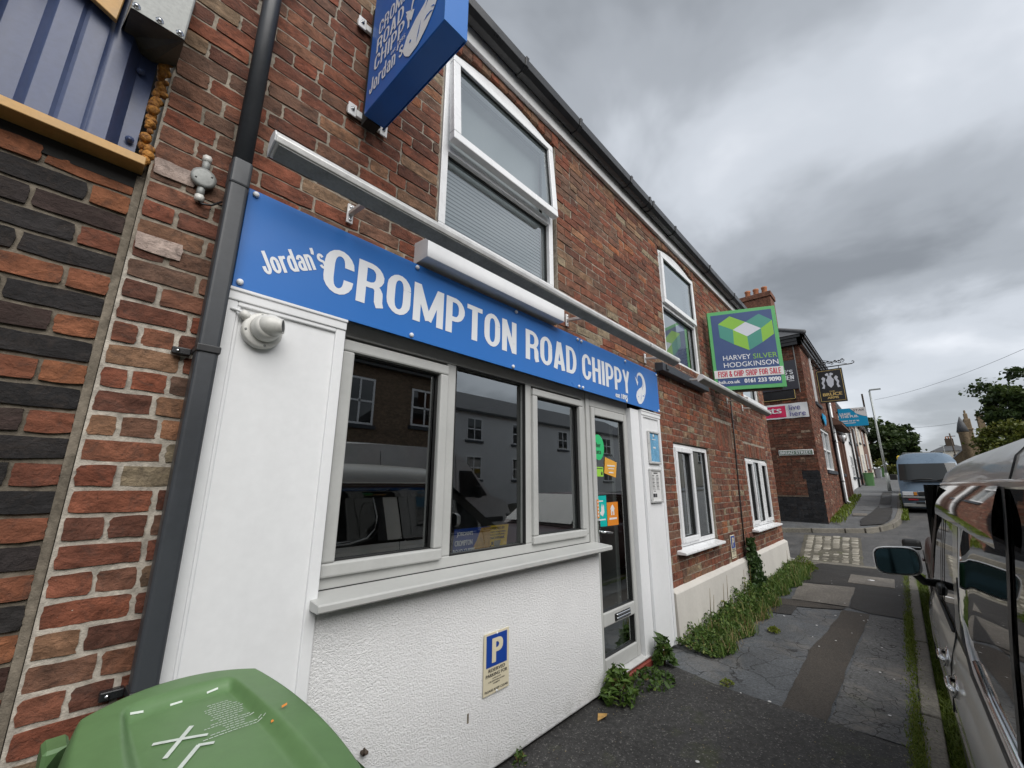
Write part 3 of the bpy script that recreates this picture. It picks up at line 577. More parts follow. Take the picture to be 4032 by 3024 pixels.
# side street: asphalt with a strip of granite setts
zs = lambda x, y: float(np.interp(x, [10.5, 10.75, 11.5, 13.3, 14], [-.035, -.03, .03, .235, .28])) 
XS2 = [10.55, 10.8, 11.2, 11.6, 12, 12.5, 13, 13.5, 14.2]
strip('side_street', M['road'], XS2, lambda x: 12, lambda x: .0, zs, 0.012, 12)
ss = structure(thing('sett_crossing', None, None, (0, 0, 0)))
patch('mossy_sett_bed', M['settbed'], [(10.66, 1.84), (10.66, .80), (13.24, .95), (13.24, 2.06)], .017, lambda x, y: zs(x, y))
ncol, yA0, yB0, yA1, yB1 = 6, 1.80, .84, 2.02, .98      # near edge, far edge
for ci in range(ncol):
    x = 10.72 + random.uniform(0, .05)
    while x < 13.18:
        l_ = random.uniform(.095, .235); tt = (x - 10.7) / 2.5
        ya = yA0 + (yA1 - yA0) * tt; yb = yB0 + (yB1 - yB0) * tt; wd = (ya - yb) / ncol
        y1 = ya - ci * wd - random.uniform(.006, .018); y0 = y1 - wd + random.uniform(.020, .032); x1 = x + l_ - .018
        z0 = zs(x, 0) + .008; z1 = zs(x1, 0) + .008; hgt = random.uniform(.010, .018); m = MB(); q = .012
        m.smooth = True
        bt = [(x, y0, z0 - .05), (x1, y0, z1 - .05), (x1, y1, z1 - .05), (x, y1, z0 - .05)]
        md = [(a + random.uniform(-.006, .006), b + random.uniform(-.006, .006), c + .05 + hgt * .4) for a, b, c in bt]
        tp = [(x + q * 1.6, y0 + q * 1.6, z0 + hgt), (x1 - q * 1.6, y0 + q * 1.6, z1 + hgt), (x1 - q * 1.6, y1 - q * 1.6, z1 + hgt), (x + q * 1.6, y1 - q * 1.6, z0 + hgt)]
        ct = ((x + x1) / 2, (y0 + y1) / 2, (z0 + z1) / 2 + hgt + .005)
        m.add(bt + md + tp + [ct], [(0, 1, 5, 4), (1, 2, 6, 5), (2, 3, 7, 6), (3, 0, 4, 7), (4, 5, 9, 8), (5, 6, 10, 9), (6, 7, 11, 10), (7, 4, 8, 11), (8, 9, 12), (9, 10, 12), (10, 11, 12), (11, 8, 12)])
        m.build('sett', M['sett'], ss); x += l_
patch('worn_line', M['white_line'], [(10.68, 1.9), (10.74, 1.9), (10.82, 3.0), (10.76, 3.0)], .02, zs)
structure(solid('edging_stone', M['kerb'], None, [(10.42, 10.6, .35, 3.4, -.2, .002)], .01))
patch('pale_corner_flag', M['flag'], [(10.05, 1.5), (10.4, 1.42), (10.42, 2.4), (10.02, 2.2)], .005)
# pavement beyond the side street
K = [(12.9, 8), (13.15, 5), (13.3, 3), (13.72, 2.0), (14.05, 1.35), (14.3, .98), (14.6, .72), (15.1, .48), (16, .34), (18, .27), (22.5, .25), (30, .22), (60, .2), (150, .2), (400, .2)]
W_ = [(14.4, 8), (14.4, 5), (14.4, 3), (14.4, 2.0), (14.4, 1.7), (14.7, 1.7), (15, 1.7), (15.6, 1.7), (16.4, 1.7), (18, 1.7), (22.6, 1.7), (30, 2.2), (60, 2.2), (150, 2.2), (400, 2.2)]
def zk(i): x = K[i][0]; return float(np.interp(x, [12.8, 13.3, 14.3, 14.6, 15.3, 17, 19], [.30, .345, .395, .43, .53, .655, .785])) if x < 19 else zp(x)
zw = lambda x: zp(x) if x > 15 else .48 + .03 * (x - 14.4)
m = MB(); vs = []; nn = 7
for i, (k, w_) in enumerate(zip(K, W_)):
    for j in range(nn): s_ = j / (nn - 1); vs.append((k[0] + (w_[0] - k[0]) * s_, k[1] + (w_[1] - k[1]) * s_, zk(i) + (zw(w_[0]) - zk(i)) * s_))
m.add(vs, [(i * nn + j, (i + 1) * nn + j, (i + 1) * nn + j + 1, i * nn + j + 1) for i in range(len(K) - 1) for j in range(nn - 1)]); structure(m.build('pavement', M['bluepav']))
kf = structure(thing('kerb', None, None, (0, 0, 0)))
fine_k = []
for i in range(len(K) - 3):
    a, b = K[i], K[i + 1]; n_ = max(1, int(math.dist(a, b) / .9)) if a[0] < 30 else 4
    for j in range(n_): fine_k.append((a[0] + (b[0] - a[0]) * j / n_, a[1] + (b[1] - a[1]) * j / n_, zk(i) + (zk(i + 1) - zk(i)) * j / n_))
for p, q in zip(fine_k, fine_k[1:]):
    d_ = Vector((q[0] - p[0], q[1] - p[1], 0)).normalized(); nrm_ = Vector((d_.y, -d_.x, 0)) if d_.y > 0 or d_.x > 0 else Vector((-d_.y, d_.x, 0))
    nrm_ = Vector((-abs(d_.y), -abs(d_.x), 0)); m = MB(); g = d_ * .006; P = Vector(p) + g; Q = Vector(q) - g; o_ = nrm_ * .12; dn = Vector((0, 0, -.3)); u_ = Vector((0, 0, .006))
    m.add([P + o_ + dn, Q + o_ + dn, Q + dn, P + dn, P + o_ + u_, Q + o_ + u_, Q + u_, P + u_], [(0, 3, 2, 1), (4, 5, 6, 7), (0, 1, 5, 4), (1, 2, 6, 5), (2, 3, 7, 6), (3, 0, 4, 7)]); m.build('kerb_stone', M['kerb'], kf, .01)
def zfar(x, y):
    return zw(x) + (0 if x > 19 else -.05 * max(0, (1.7 - y)) / 1.4 * max(0, min(1, (19 - x) / 4)))
patch('dark_strip_patch', M['newpatch'], [(14.55, 1.0), (14.9, .55), (15.6, .42), (17.2, .38), (19, .40), (19.4, .72), (17, .86), (15.4, 1.02)], .012, lambda x, y: float(np.interp(x, [14.3, 14.6, 15.3, 17, 19], [.41, .44, .535, .655, .785])) + .006 * y)
patch('dark_strip_patch', M['newpatch'], [(19.4, .42), (22.5, .42), (27, .48), (27, .78), (22.5, .74), (19.4, .72)], .012)
patch('pale_flag', M['flag'], [(16.1, 1.25), (16.2, .92), (16.9, .95), (16.8, 1.3)], .014, lambda x, y: float(np.interp(x, [14.3, 14.6, 15.3, 17, 19], [.43, .46, .55, .64, .785])))
for xx in (17.6, 18.9, 20.4, 22, 24): patch('flag_joint', M['newpatch'], [(xx, 1.66), (xx, .78), (xx + .05, .78), (xx + .05, 1.66)], .009, lambda x, y: zp(x) + .0)
patch('gutter_grass_strip', M['soil'], [(1.0, kout(1)), (10.3, kout(10)), (10.3, kout(10) - .12), (1.0, kout(1) - .14)], .055, lambda x, y: zr(x))

# ------------------------------------------------------------------ the corner building with the shop
YB = 1.83                                     # brick face plane
shop = thing('corner_building', 'two storey red brick end building with blue shop fascia and grey shopfront', 'building', (4.8, 3.5, 0))
OPEN = [(1.30, 2.53, 3.0, 4.52), (4.69, 5.91, 2.93, 4.52), (8.0, 9.14, 3.0, 4.52), (4.64, 5.82, .80, 1.94), (7.55, 9.05, .80, 1.915), (.34, 4.19, -1, 2.55)]
m = MB(); holed_sheet(m, lambda u, v, n: (u, YB + .0055 - n, v), .03, 9.55, 0.0, 4.60, OPEN, .16)
m.quad((9.545, YB + .011, 0), (9.545, 8, 0), (9.545, 8, 4.6), (9.545, YB + .011, 4.6)); m.quad((9.55, 8, 0), (.03, 8, 0), (.03, 8, 4.6), (9.55, 8, 4.6)); m.quad((.03, 8, 0), (.03, 1.95, 0), (.03, 1.95, 4.6), (.03, 8, 4.6))
wall = m.build('wall', M['mortar'], shop)
m = MB(); m.quad((.030, YB + .0050, -.02), (.34, YB + .0050, -.02), (.34, YB + .0050, 1.95), (.030, YB + .0050, 2.25)); m.build('repointing', M['mortar_light'], wall)
B = Bricks(); AX = (XD, ZD, YM); P0 = Vector((0, YB, 0)); mf = (M['b_facade'], M['a_facade']); mr = (M['b_repair'], M['a_repair'])
B.wall(P0, AX, .032, .335, -.02, 2.64, [], mf, fine=2, bond='mix', Lb=.20, head=.35, vphase=.011, joint=.0145)
B.wall(P0, AX, .032, 1.29, 2.63, 4.565, OPEN, mf, fine=2, head=.3, vphase=.0)
B.wall(P0, AX, 1.29, 4.70, 2.56, 4.565, OPEN, mf, fine=1, head=.25)
HEADERS = [(7.55, 9.05, 1.915, 2.14), (6.15, 7.0, 2.0, 2.36)]
B.wall(P0, AX, 4.70, 8.2, 2.56, 4.565, OPEN, mf, fine=1, head=.3)
B.wall(P0, AX, 4.26, 8.2, .455, 2.56, OPEN + HEADERS, mf, fine=1, head=.75, tone=(0, 1))
B.wall(P0, AX, 8.2, 9.55, .455, 4.565, OPEN + HEADERS, mr, fine=1, head=.6)
for hx0, hx1, hz0, hz1 in HEADERS:             # soldier courses over the windows
    xx = hx0
    while xx < hx1 - .03:
        B.items.append((P0, AX, xx + .004, min(xx + .075, hx1) - .004, hz0 + .004, hz1 - .004, (M['b_facade'], M['a_facade']), 1, random.uniform(.25, .7), 0, True)); xx += .075
for (wx0, wx1) in ((1.30, 2.53), (4.69, 5.91)):     # shallow brick arches over the upstairs windows
    n_ = 14
    for i in range(n_):
        a, b = wx0 - .05 + (wx1 - wx0 + .1) * i / n_, wx0 - .05 + (wx1 - wx0 + .1) * (i + 1) / n_; rise = .085 * (1 - ((i + .5) / n_ * 2 - 1) ** 2)
        if rise > -.1: B.items.append((P0 + YM * .002, AX, a + .003, b - .003, 4.425 + rise, 4.56, mf, 1, random.uniform(.5, .9), 0, True))
B.items.append((P0, AX, 9.44, 9.545, .46, .52, mr, 1, .5, 0, True))
# return wall to the side street
B.wall(Vector((9.55, 0, 0)), (Vector((0, 1, 0)), ZD, XD), 1.84, 4.0, .46, 4.56, [], mr, fine=0, vis=False)
B.emit(wall, 300)
PK = Bricks()
for (x0, z0, l_, h_) in ((.040, 2.572, .125, .064), (.040, 2.262, .13, .064)): PK.items.append((P0 + YM * .006, AX, x0, x0 + l_, z0, z0 + h_, (M['b_pink'], M['a_facade']), 2, .5, 0, True))
PK.emit(wall, 10)
m = MB()                                       # cream plinth with sloping top
m.prism([(1.9, 0.0), (1.765, 0.0), (1.775, .445), (1.832, .475), (1.9, .475)], 0, 4.26, 9.57); m.build('plinth', M['plinth'], shop, .008)
m = MB(); m.prism([(1.795, 4.567), (1.83, 4.567), (1.83, 4.76), (1.795, 4.76)], 0, -.1, 9.62); m.build('fascia_board', M['fascia'], shop, .003)
m = MB()                                       # half-square gutter
G = [(1.793, 4.775), (1.788, 4.70), (1.765, 4.672), (1.715, 4.672), (1.678, 4.705), (1.672, 4.775), (1.664, 4.775), (1.664, 4.768), (1.668, 4.768)]
m.prism([(1.793, 4.772), (1.788, 4.70), (1.768, 4.674), (1.715, 4.674), (1.680, 4.705), (1.672, 4.775), (1.680, 4.775), (1.686, 4.712), (1.718, 4.684), (1.766, 4.684), (1.780, 4.702), (1.785, 4.772)], 0, -.15, 9.7); m.build('gutter', M['black_pvc'], shop, .002)
for gx in (1.32, 1.95, 2.72, 3.72, 4.18, 4.28, 4.95, 6.3, 7.6, 8.6):
    m = MB(); m.prism([(1.795, 4.70), (1.790, 4.69), (1.770, 4.664), (1.713, 4.664), (1.672, 4.70), (1.662, 4.782), (1.672, 4.782), (1.684, 4.708), (1.717, 4.676), (1.766, 4.676), (1.786, 4.70)], 0, gx, gx + .035); m.build('gutter_bracket', M['black_pvc'], shop, .002)
m = MB(); m.quad((-.2, 1.70, 4.80), (9.65, 1.70, 4.80), (9.65, 4.9, 6.55), (-.2, 4.9, 6.55)); m.quad((-.2, 8.1, 4.8), (-.2, 4.9, 6.55), (9.65, 4.9, 6.55), (9.65, 8.1, 4.8)); m.build('roof', M['slate'], shop)

# upstairs and side windows ------------------------------------------------
def blind2(parent, x0, x1, y, z0, z1, step=.024):
    me = bpy.data.meshes.new('blind_slat'); w_ = x1 - x0
    me.from_pydata([(0, -.004, -.0155), (w_, -.004, -.0155), (w_, .006, .0145), (0, .006, .0145)], [], [(0, 1, 2, 3)]); me.materials.append(M['blind']); me.update()
    off = ORG[parent.name]; z = z1 - .02
    while z > z0:
        o = bpy.data.objects.new('blind_slat', me); link(o, parent); o.location = Vector((x0, y, z)) - off; z -= step
def up_window(x0, x1, z0, ztr, z1, vent_open, arch, slats):
    w_ = MB(); y0, y1 = 1.855, 1.93; fw = .052
    w_.frame(x0, x1, z0, z1, fw, y0, y1); w_.box(x0 + fw, x1 - fw, y0, y1, ztr - .03, ztr + .03)
    win = w_.build('window', M['upvc'], shop, .004, 2)
    if arch:
        m = MB(); n_ = 16; top = [(x0 + (x1 - x0) * i / n_, z1 + .004 + .085 * (1 - (i / n_ * 2 - 1) ** 2)) for i in range(n_ + 1)]
        m.prism([(x0, z1 + .002)] + [(x1, z1 + .002)] + top[::-1], 1, 1.852, 1.92); m.build('head_infill', M['upvc'], win)
    m = MB(); tilt = .045 if vent_open else 0.0
    s0, s1, a, b = x0 + .03, x1 - .03, ztr + .012, z1 - .03     # opening top vent, hinged at the head
    m.frame(s0, s1, a, b, .062, 1.815, 1.87)
    def shear(o_, yh=b):
        for v in o_.data.vertices: v.co.y -= (yh - (v.co.z + ORG[o_.name].z)) / (b - a) * tilt
    o = m.build('sash', M['upvc'], win, .006, 2); shear(o)
    m = MB(); m.quad((s0 + .06, 1.845, a + .06), (s1 - .06, 1.845, a + .06), (s1 - .06, 1.845, b - .06), (s0 + .06, 1.845, b - .06)); o = m.build('pane', M['glass_up'], win); shear(o)
    m = MB(); m.frame(s0 + .058, s1 - .058, a + .058, b - .058, .008, 1.835, 1.85); o = m.build('glazing_gasket', M['rubber'], win); shear(o)
    m = MB(); m.quad((x0 + fw, 1.90, z0 + fw), (x1 - fw, 1.90, z0 + fw), (x1 - fw, 1.90, ztr - .03), (x0 + fw, 1.90, ztr - .03)); m.build('pane', M['glass_up'], win)
    m = MB(); m.frame(x0 + fw - .002, x1 - fw + .002, z0 + fw - .002, ztr - .028, .009, 1.885, 1.905); m.build('glazing_gasket', M['rubber'], win)
    solid('roller_blind', M['blind'] if slats else M['curtain'], win, [(x0 + .03, x1 - .03, 1.975, 1.98, ztr - .02, z1 - .03)]); solid('dark_room', M['curtain'], win, [(x0 + .02, x1 - .02, 2.12, 2.16, z0, z1)])
    if slats: blind2(win, x0 + .06, x1 - .06, 1.955, z0 + .03, ztr - .03, slats)
    return win
w1 = up_window(1.325, 2.505, 3.0, 3.63, 4.405, True, True, .030)
w2 = up_window(4.715, 5.885, 2.935, 3.665, 4.40, False, True, 0)
w3 = up_window(8.02, 9.12, 3.0, 3.65, 4.40, False, False, 0)
def sill(parent, x0, x1, yf, z0, z1, mat, bev=.008):
    m = MB(); m.prism([(1.9, z0), (yf, z0 + .004), (yf, z1 - .012), (1.9, z1 + .012)], 0, x0, x1); return m.build('sill', mat, parent, bev, 2)
sill(w1, 1.155, 2.42, 1.70, 2.665, 2.80, M['white'], .003); sill(w2, 4.33, 5.82, 1.74, 2.69, 2.80, M['gravy']); sill(w3, 7.9, 9.3, 1.74, 2.86, 2.97, M['upvc'])
solid('sill_end_bolt', M['black_pvc'], w2, [(4.40, 4.46, 1.725, 1.74, 2.715, 2.775)], .004)
def low_window(x0, x1, z0, z1, mull, opens, sx0, sx1):
    m = MB(); m.frame(x0, x1, z0, z1, .05, 1.855, 1.93)
    for q in mull: m.box(q - .024, q + .024, 1.855, 1.93, z0 + .05, z1 - .05)
    win = m.build('window', M['upvc'], shop, .004, 2); ed = [x0 + .05] + [c for q in mull for c in (q - .024, q + .024)] + [x1 - .05]
    for i in range(0, len(ed), 2):
        a, b = ed[i], ed[i + 1]; k = i // 2
        if opens[k]:
            m = MB(); m.frame(a - .015, b + .015, z0 + .035, z1 - .035, .055, 1.83, 1.86); m.build('sash', M['upvc'], win, .006, 2); gi = .04
        else: gi = .0
        m = MB(); m.quad((a + gi, 1.885, z0 + .05 + gi), (b - gi, 1.885, z0 + .05 + gi), (b - gi, 1.885, z1 - .05 - gi), (a + gi, 1.885, z1 - .05 - gi)); m.build('pane', M['glass'], win)
        m = MB(); gq = gi - .002; m.frame(a + gq, b - gq, z0 + .05 + gq, z1 - .05 - gq, .007, 1.868, 1.89); m.build('glazing_gasket', M['rubber'], win)
        if k != 1 or len(opens) > 2:
            pass
    for xx in np.arange(x0 + .12, x1 - .08, .24):           # vertical blind strips hanging inside
        solid('blind_strip', M['blind'], win, [(xx, xx + .035, 2.0, 2.005, z0 + .05, z1 - .06)])
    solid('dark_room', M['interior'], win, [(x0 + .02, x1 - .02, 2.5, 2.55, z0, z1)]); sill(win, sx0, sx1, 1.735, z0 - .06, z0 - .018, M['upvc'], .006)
    return win
low_window(4.665, 5.795, .82, 1.925, [5.235], [True, False], 4.50, 5.80)
low_window(7.575, 9.03, .82, 1.90, [8.06, 8.54], [True, False, True], 7.45, 9.15)

# shopfront ---------------------------------------------------------------
def pilaster(x0, x1, z0, z1, yf, mx0=.045, mx1=.045):
    m = MB(); m.box(x0, x1, yf + .012, YB + .02, z0, z1); p = m.build('pilaster', M['white'], shop, .003)
    m = MB()
    m.box(x0, x0 + mx0, yf, yf + .015, z0, z1 - .05); m.box(x1 - mx1, x1, yf, yf + .015, z0, z1 - .05); m.box(x0, x1, yf - .006, yf + .015, z1 - .05, z1)
    m.box(x0 + mx0, x0 + mx0 + .012, yf + .005, yf + .014, z0, z1 - .06); m.box(x0 + mx0, x1 - mx1, yf - .0, yf + .014, z1 - .068, z1 - .05); m.box(x0 - .002, x1 + .002, yf - .012, yf + .014, z1 - .014, z1 + .001)
    m.build('moulding', M['white'], p, .004, 2); return p
pilaster(.315, .79, 0.02, 2.205, 1.78); pr = pilaster(3.77, 4.20, .03, 2.185, 1.775)
solid('reveal', M['white'], pr, [(3.60, 3.765, 1.80, 1.90, .05, 2.18)], .004)
solid('door_step', M['redstep'], shop, [(2.93, 3.72, 1.775, 2.0, -.08, .052)], .006)
m = MB(); m.box(.70, 2.925, 1.795, 1.95, .03, 1.0); rw_ = m.build('rendered_wall', M['render'], shop, .012, 2)
solid('base_shade_strip', M['dark'], rw_, [(.5, 2.92, 1.82, 1.95, -.2, .029)])  # near-black strip standing in for shade along the wall foot
solid('wall_scar', M['mortar_dark'], rw_, [(1.612, 1.626, 1.7925, 1.80, .30, .345)], .003)
m = MB(); m.box(1.035, 1.06, 1.77, 1.80, .40, .412); m.box(1.035, 1.044, 1.77, 1.775, .40, .43); m.build('rusty_hook', M['bark'], rw_, .002)
# big three-light window
m = MB(); y0, y1 = 1.862, 1.945
X0, X1, Z0, Z1 = .77, 2.905, 1.018, 2.30
m.box(X0, X1, y0, y1, Z0, Z0 + .075); m.box(X0, X1, y0, y1, Z1 - .14, Z1); m.box(X0, X0 + .06, y0, y1, Z0 + .075, Z1 - .14); m.box(X1 - .055, X1, y0, y1, Z0 + .075, Z1 - .14)
m.box(1.452, 1.518, y0, y1, Z0 + .075, Z1 - .14); m.box(2.145, 2.212, y0, y1, Z0 + .075, Z1 - .14)
sw = m.build('shop_window', M['grey_upvc'], shop, .006, 2)
def casement(x0, x1, z0, z1, w_=.058):
    m = MB(); m.frame(x0, x1, z0, z1, w_, 1.838, 1.875); m.build('sash', M['grey_upvc'], sw, .009, 2)
    m = MB(); q = w_ - .002; m.frame(x0 + q, x1 - q, z0 + q, z1 - q, .008, 1.868, 1.885); m.build('glazing_gasket', M['rubber'], sw)
    m = MB(); m.quad((x0 + w_, 1.89, z0 + w_), (x1 - w_, 1.89, z0 + w_), (x1 - w_, 1.89, z1 - w_), (x0 + w_, 1.89, z1 - w_)); m.build('pane', M['glass'], sw)
casement(.815, 1.448, 1.083, 2.14); casement(2.205, 2.845, 1.083, 2.14, .052)
m = MB(); m.frame(1.515, 2.148, 1.09, 2.163, .008, 1.862, 1.885); m.build('glazing_gasket', M['rubber'], sw)
m = MB(); m.quad((1.515, 1.90, 1.09), (2.148, 1.90, 1.09), (2.148, 1.90, 2.163), (1.515, 1.90, 2.163)); m.build('pane', M['glass'], sw)
m = MB(); m.prism([(1.9, .985), (1.705, .985), (1.70, .992), (1.70, 1.015), (1.706, 1.019), (1.86, 1.032), (1.9, 1.032)], 0, .76, 2.965); m.build('sill', M['grey_upvc'], sw, .003)
solid('sill_joint', M['rubber'], sw, [(.78, 2.9, 1.858, 1.864, 1.030, 1.036)])  # dark strip along the joint of sill and frame
# door
m = MB(); DX0, DX1 = 2.907, 3.64; m.box(DX0, DX0 + .055, 1.85, 1.93, .075, 2.24); m.box(DX1 - .05, DX1, 1.85, 1.93, .075, 2.24); m.box(DX0 + .055, DX1 - .05, 1.85, 1.93, 2.115, 2.24)
dr = m.build('door', M['grey_upvc'], shop, .006, 2)
m = MB(); a, b = DX0 + .058, DX1 - .054; m.box(a, a + .052, 1.835, 1.885, .088, 2.11); m.box(b - .06, b, 1.835, 1.885, .088, 2.11); m.box(a + .052, b - .06, 1.835, 1.885, 2.04, 2.11); m.box(a + .052, b - .06, 1.835, 1.885, .41, .508); m.box(a + .052, b - .06, 1.835, 1.885, .088, .198)
m.build('leaf', M['grey_upvc'], dr, .009, 2)
m = MB(); m.quad((a + .052, 1.87, .508), (b - .06, 1.87, .508), (b - .06, 1.87, 2.04), (a + .052, 1.87, 2.04)); m.build('pane', M['glass'], dr)
m = MB(); m.quad((a + .052, 1.87, .198), (b - .06, 1.87, .198), (b - .06, 1.87, .41), (a + .052, 1.87, .41)); m.build('pane', M['glass'], dr)
m = MB(); m.frame(a + .050, b - .058, .506, 2.042, .007, 1.85, 1.868); m.frame(a + .050, b - .058, .196, .412, .007, 1.85, 1.868); m.build('glazing_gasket', M['rubber'], dr)
m = MB(); m.box(3.18, 3.43, 1.826, 1.84, .425, .478); lb = m.build('letterbox', M['rubber'], dr, .004); solid('flap', M['steel'], lb, [(3.195, 3.415, 1.818, 1.828, .455, .474), (3.195, 3.415, 1.818, 1.828, .432, .450)], .003)
m = MB(); m.box(2.982, 3.012, 1.822, 1.838, 1.0, 1.195); hb = m.build('handle', M['steel'], dr, .006, 2)
m = MB(); m.tube([(2.998, 1.822, 1.105), (2.998, 1.785, 1.105), (3.015, 1.778, 1.104), (3.07, 1.778, 1.098), (3.115, 1.782, 1.092)], [.009, .009, .0095, .009, .007], 10); m.build('lever', M['steel'], hb)
m = MB(); m.prism([(1.86, .072), (1.79, .060), (1.785, .075), (1.86, .092)], 0, 2.91, 3.66); m.build('threshold', M['alu'], dr, .003)
# interior behind the glass
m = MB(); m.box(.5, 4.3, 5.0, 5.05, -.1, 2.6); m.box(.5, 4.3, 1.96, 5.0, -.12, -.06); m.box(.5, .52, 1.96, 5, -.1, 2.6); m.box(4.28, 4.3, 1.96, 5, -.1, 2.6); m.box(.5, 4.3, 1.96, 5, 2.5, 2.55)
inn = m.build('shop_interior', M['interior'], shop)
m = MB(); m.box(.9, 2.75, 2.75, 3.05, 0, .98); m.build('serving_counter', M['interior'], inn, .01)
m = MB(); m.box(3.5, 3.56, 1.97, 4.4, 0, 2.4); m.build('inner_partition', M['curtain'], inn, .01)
# ------------------------------------------------------------------ neighbouring building on the left
nb = thing('neighbour_building', 'dark brick neighbouring building with navy corrugated cladding above', 'building', (-1.0, 1.9, 0))
YN = 1.862
m = MB(); m.quad((-3, YN + .010, -.3), (.03, YN + .010, -.3), (.03, YN + .010, 2.62), (-3, YN + .010, 2.62)); m.quad((.03, YN - .02, -.3), (.03, 2.4, -.3), (.03, 2.4, 4.6), (.03, YN - .02, 4.6))
nw = m.build('wall', M['mortar_dark'], nb)
NB = Bricks()
row = 0; z = -.02
while z < 2.53:
    # headers towards the corner are redder on alternate courses
    u = .012; k = row % 2; i = 0
    while u > -1.3:
        l_ = (.108 if k else .222) if i == 0 else (.222 if (i + k) % 2 == 0 else (.222 if random.random() < .5 else .108))
        short = l_ < .15; tone = (random.uniform(.66, 1.0) if random.random() < (.8 if i == 0 else .45) else random.uniform(0, .5)) if short else random.uniform(0, .55)
        if not short and random.random() < .12: tone = random.uniform(.6, .8)
        t_ = 'hi' if tone > .62 else 'lo'
        NB.items.append((Vector((0, YN, 0)), AX, u - l_ + .006, u - .006, z + .007, min(z + .0775, 2.53) - .007, (M['b_neigh_' + t_] if ('b_neigh_' + t_) in M else M['b_neigh'], M['a_neigh']), 2, tone, i, True)); u -= l_; i += 1
    z += .0775; row += 1
NB.emit(nw, 300)
m = MB(); m.quad((.028, 1.858, -.3), (.006, 1.862, -.3), (.006, 1.862, 2.55), (.028, 1.858, 2.55)); m.build('joint_fillet', M['mortar_dark'], nw)
# corrugated cladding: trapezoidal sheet, ribs project outward
def prof(x):
    P_ = .312; s_ = ((x + .02) % P_) / P_
    pts = [(0, .045), (.10, .045), (.19, 0), (.36, 0), (.39, .006), (.42, 0), (.58, 0), (.61, .006), (.64, 0), (.78, 0), (.87, .045), (1, .045)]
    return float(np.interp(s_, [p[0] for p in pts], [p[1] for p in pts]))
xs = sorted({round(-1.4 + .005 * i, 4) for i in range(281)}); xs = [x for x in xs if x <= -.012]
m = MB(); vs = [(x, 1.80 + prof(x), zz_) for zz_ in (2.592, 4.5) for x in xs]; n_ = len(xs); m.smooth = True
m.add(vs, [(i, i + 1, n_ + i + 1, n_ + i) for i in range(n_ - 1)]); cl = m.build('cladding', M['clad'], nb); 
sm_ = cl.modifiers.new('split', 'EDGE_SPLIT'); sm_.split_angle = math.radians(25)
m = MB(); m.box(-1.4, .018, 1.79, 1.872, 2.560, 2.592); m.build('bottom_trim', M['gold'], nb, .002)
m = MB(); m.box(-1.4, .02, 1.864, 1.90, 2.50, 2.559); m.build('trim_shade_strip', M['dark'], nb)  # near-black strip painting in the shade below the gold trim
for sx, sz in ((-.205, 2.68), (-.205, 3.02), (-.035, 2.66), (-.052, 2.95)):
    m = MB(); m.lathe((sx, 1.835, sz), (0, -1, 0), [(.013, 0), (.013, .003), (.007, .004), (.007, .009)], 10); m.build('fixing_screw', M['clad'], cl)
m = MB(); m.prism([(-1.2, 3.62), (-.43, 3.17), (-.138, 3.035), (-.118, 3.6)], 1, 1.755, 1.775); gp = m.build('gold_panel', M['gold'], nb, .002)
m = MB(); m.lathe((-.203, 1.755, 3.085), (0, -1, 0), [(.010, 0), (.010, .003), (.004, .005)], 10); m.build('panel_screw', M['bark'], gp)
m = MB()
for k in range(110):
    zz_ = 2.595 + k * .0125; a = random.uniform(.010, .019); m.lathe((.012 + random.uniform(-.012, .010), 1.842 + random.uniform(-.010, .02), zz_), (random.uniform(-1, 1), random.uniform(-1, 1), random.uniform(-1, 1)), [(a * .3, -a), (a * .85, -a * .6), (a, 0), (a * .8, a * .6), (a * .3, a)], 9)
m.build('foam_filler', M['foam'], nb)
bx = thing('steel_casing', 'bolted grey steel casing boxed against the wall above the corrugated sheet', 'casing', (-.03, 1.75, 3.1))
m = MB(); m.cur = 0
m.add([(-.106, 1.62, 2.992), (.036, 1.62, 2.994), (.042, 1.63, 3.30), (-.112, 1.63, 3.34), (-.13, 1.84, 3.06), (.036, 1.84, 3.06), (.045, 1.84, 3.40), (-.12, 1.84, 3.45)],
      [(0, 1, 2, 3), (3, 2, 6, 7), (1, 5, 6, 2), (0, 3, 7, 4)]); b_ = m.build('cover', M['galv'], bx, .006, 2)
m = MB(); m.add([(-.106, 1.622, 2.990), (.036, 1.622, 2.992), (.036, 1.84, 3.058), (-.03, 1.84, 3.02), (-.075, 1.84, 3.03), (-.12, 1.84, 3.06)], [(0, 5, 4, 3, 2, 1)]); m.build('underside', M['shadeplate'], bx)
for bx_ in (-.095, -.035, .02):
    m = MB(); m.lathe((bx_, 1.622, 3.008), (0, -1, -.1), [(.012, 0), (.012, .003), (.0075, .003), (.0075, .011)], 6); m.build('bolt', M['steel'], bx)

# drainpipe
dp = thing('drainpipe', 'dark grey square drainpipe running up the wall beside the white pilaster', 'drainpipe', (.285, 1.77, 0))
m = MB(); m.box(.252, .318, 1.722, 1.79, .60, 2.70); m.build('lower_pipe', M['pipe'], dp, .012, 3)
m = MB(); m.tube([(.285, 1.755, 2.68), (.285, 1.755, 4.68)], .0345, 20); m.build('upper_pipe', M['pipe'], dp)
m = MB(); m.box(.250, .320, 1.718, 1.792, 2.60, 2.72); m.build('socket', M['pipe'], dp, .012, 3)
for cz in (1.915, .855):
    m = MB(); m.box(.249, .321, 1.717, 1.80, cz, cz + .028); m.box(.195, .25, 1.80, 1.825, cz - .004, cz + .022); cb = m.build('bracket', M['black_pvc'], dp, .004, 2)
    m = MB(); m.lathe((.212, 1.80, cz + .008), (0, -1, 0), [(.006, 0), (.006, .003)], 8); m.build('screw', M['steel'], cb)
m = MB(); m.box(.252, .318, 1.73, 1.80, .83, .855); m.build('lower_collar', M['black_pvc'], dp, .004)
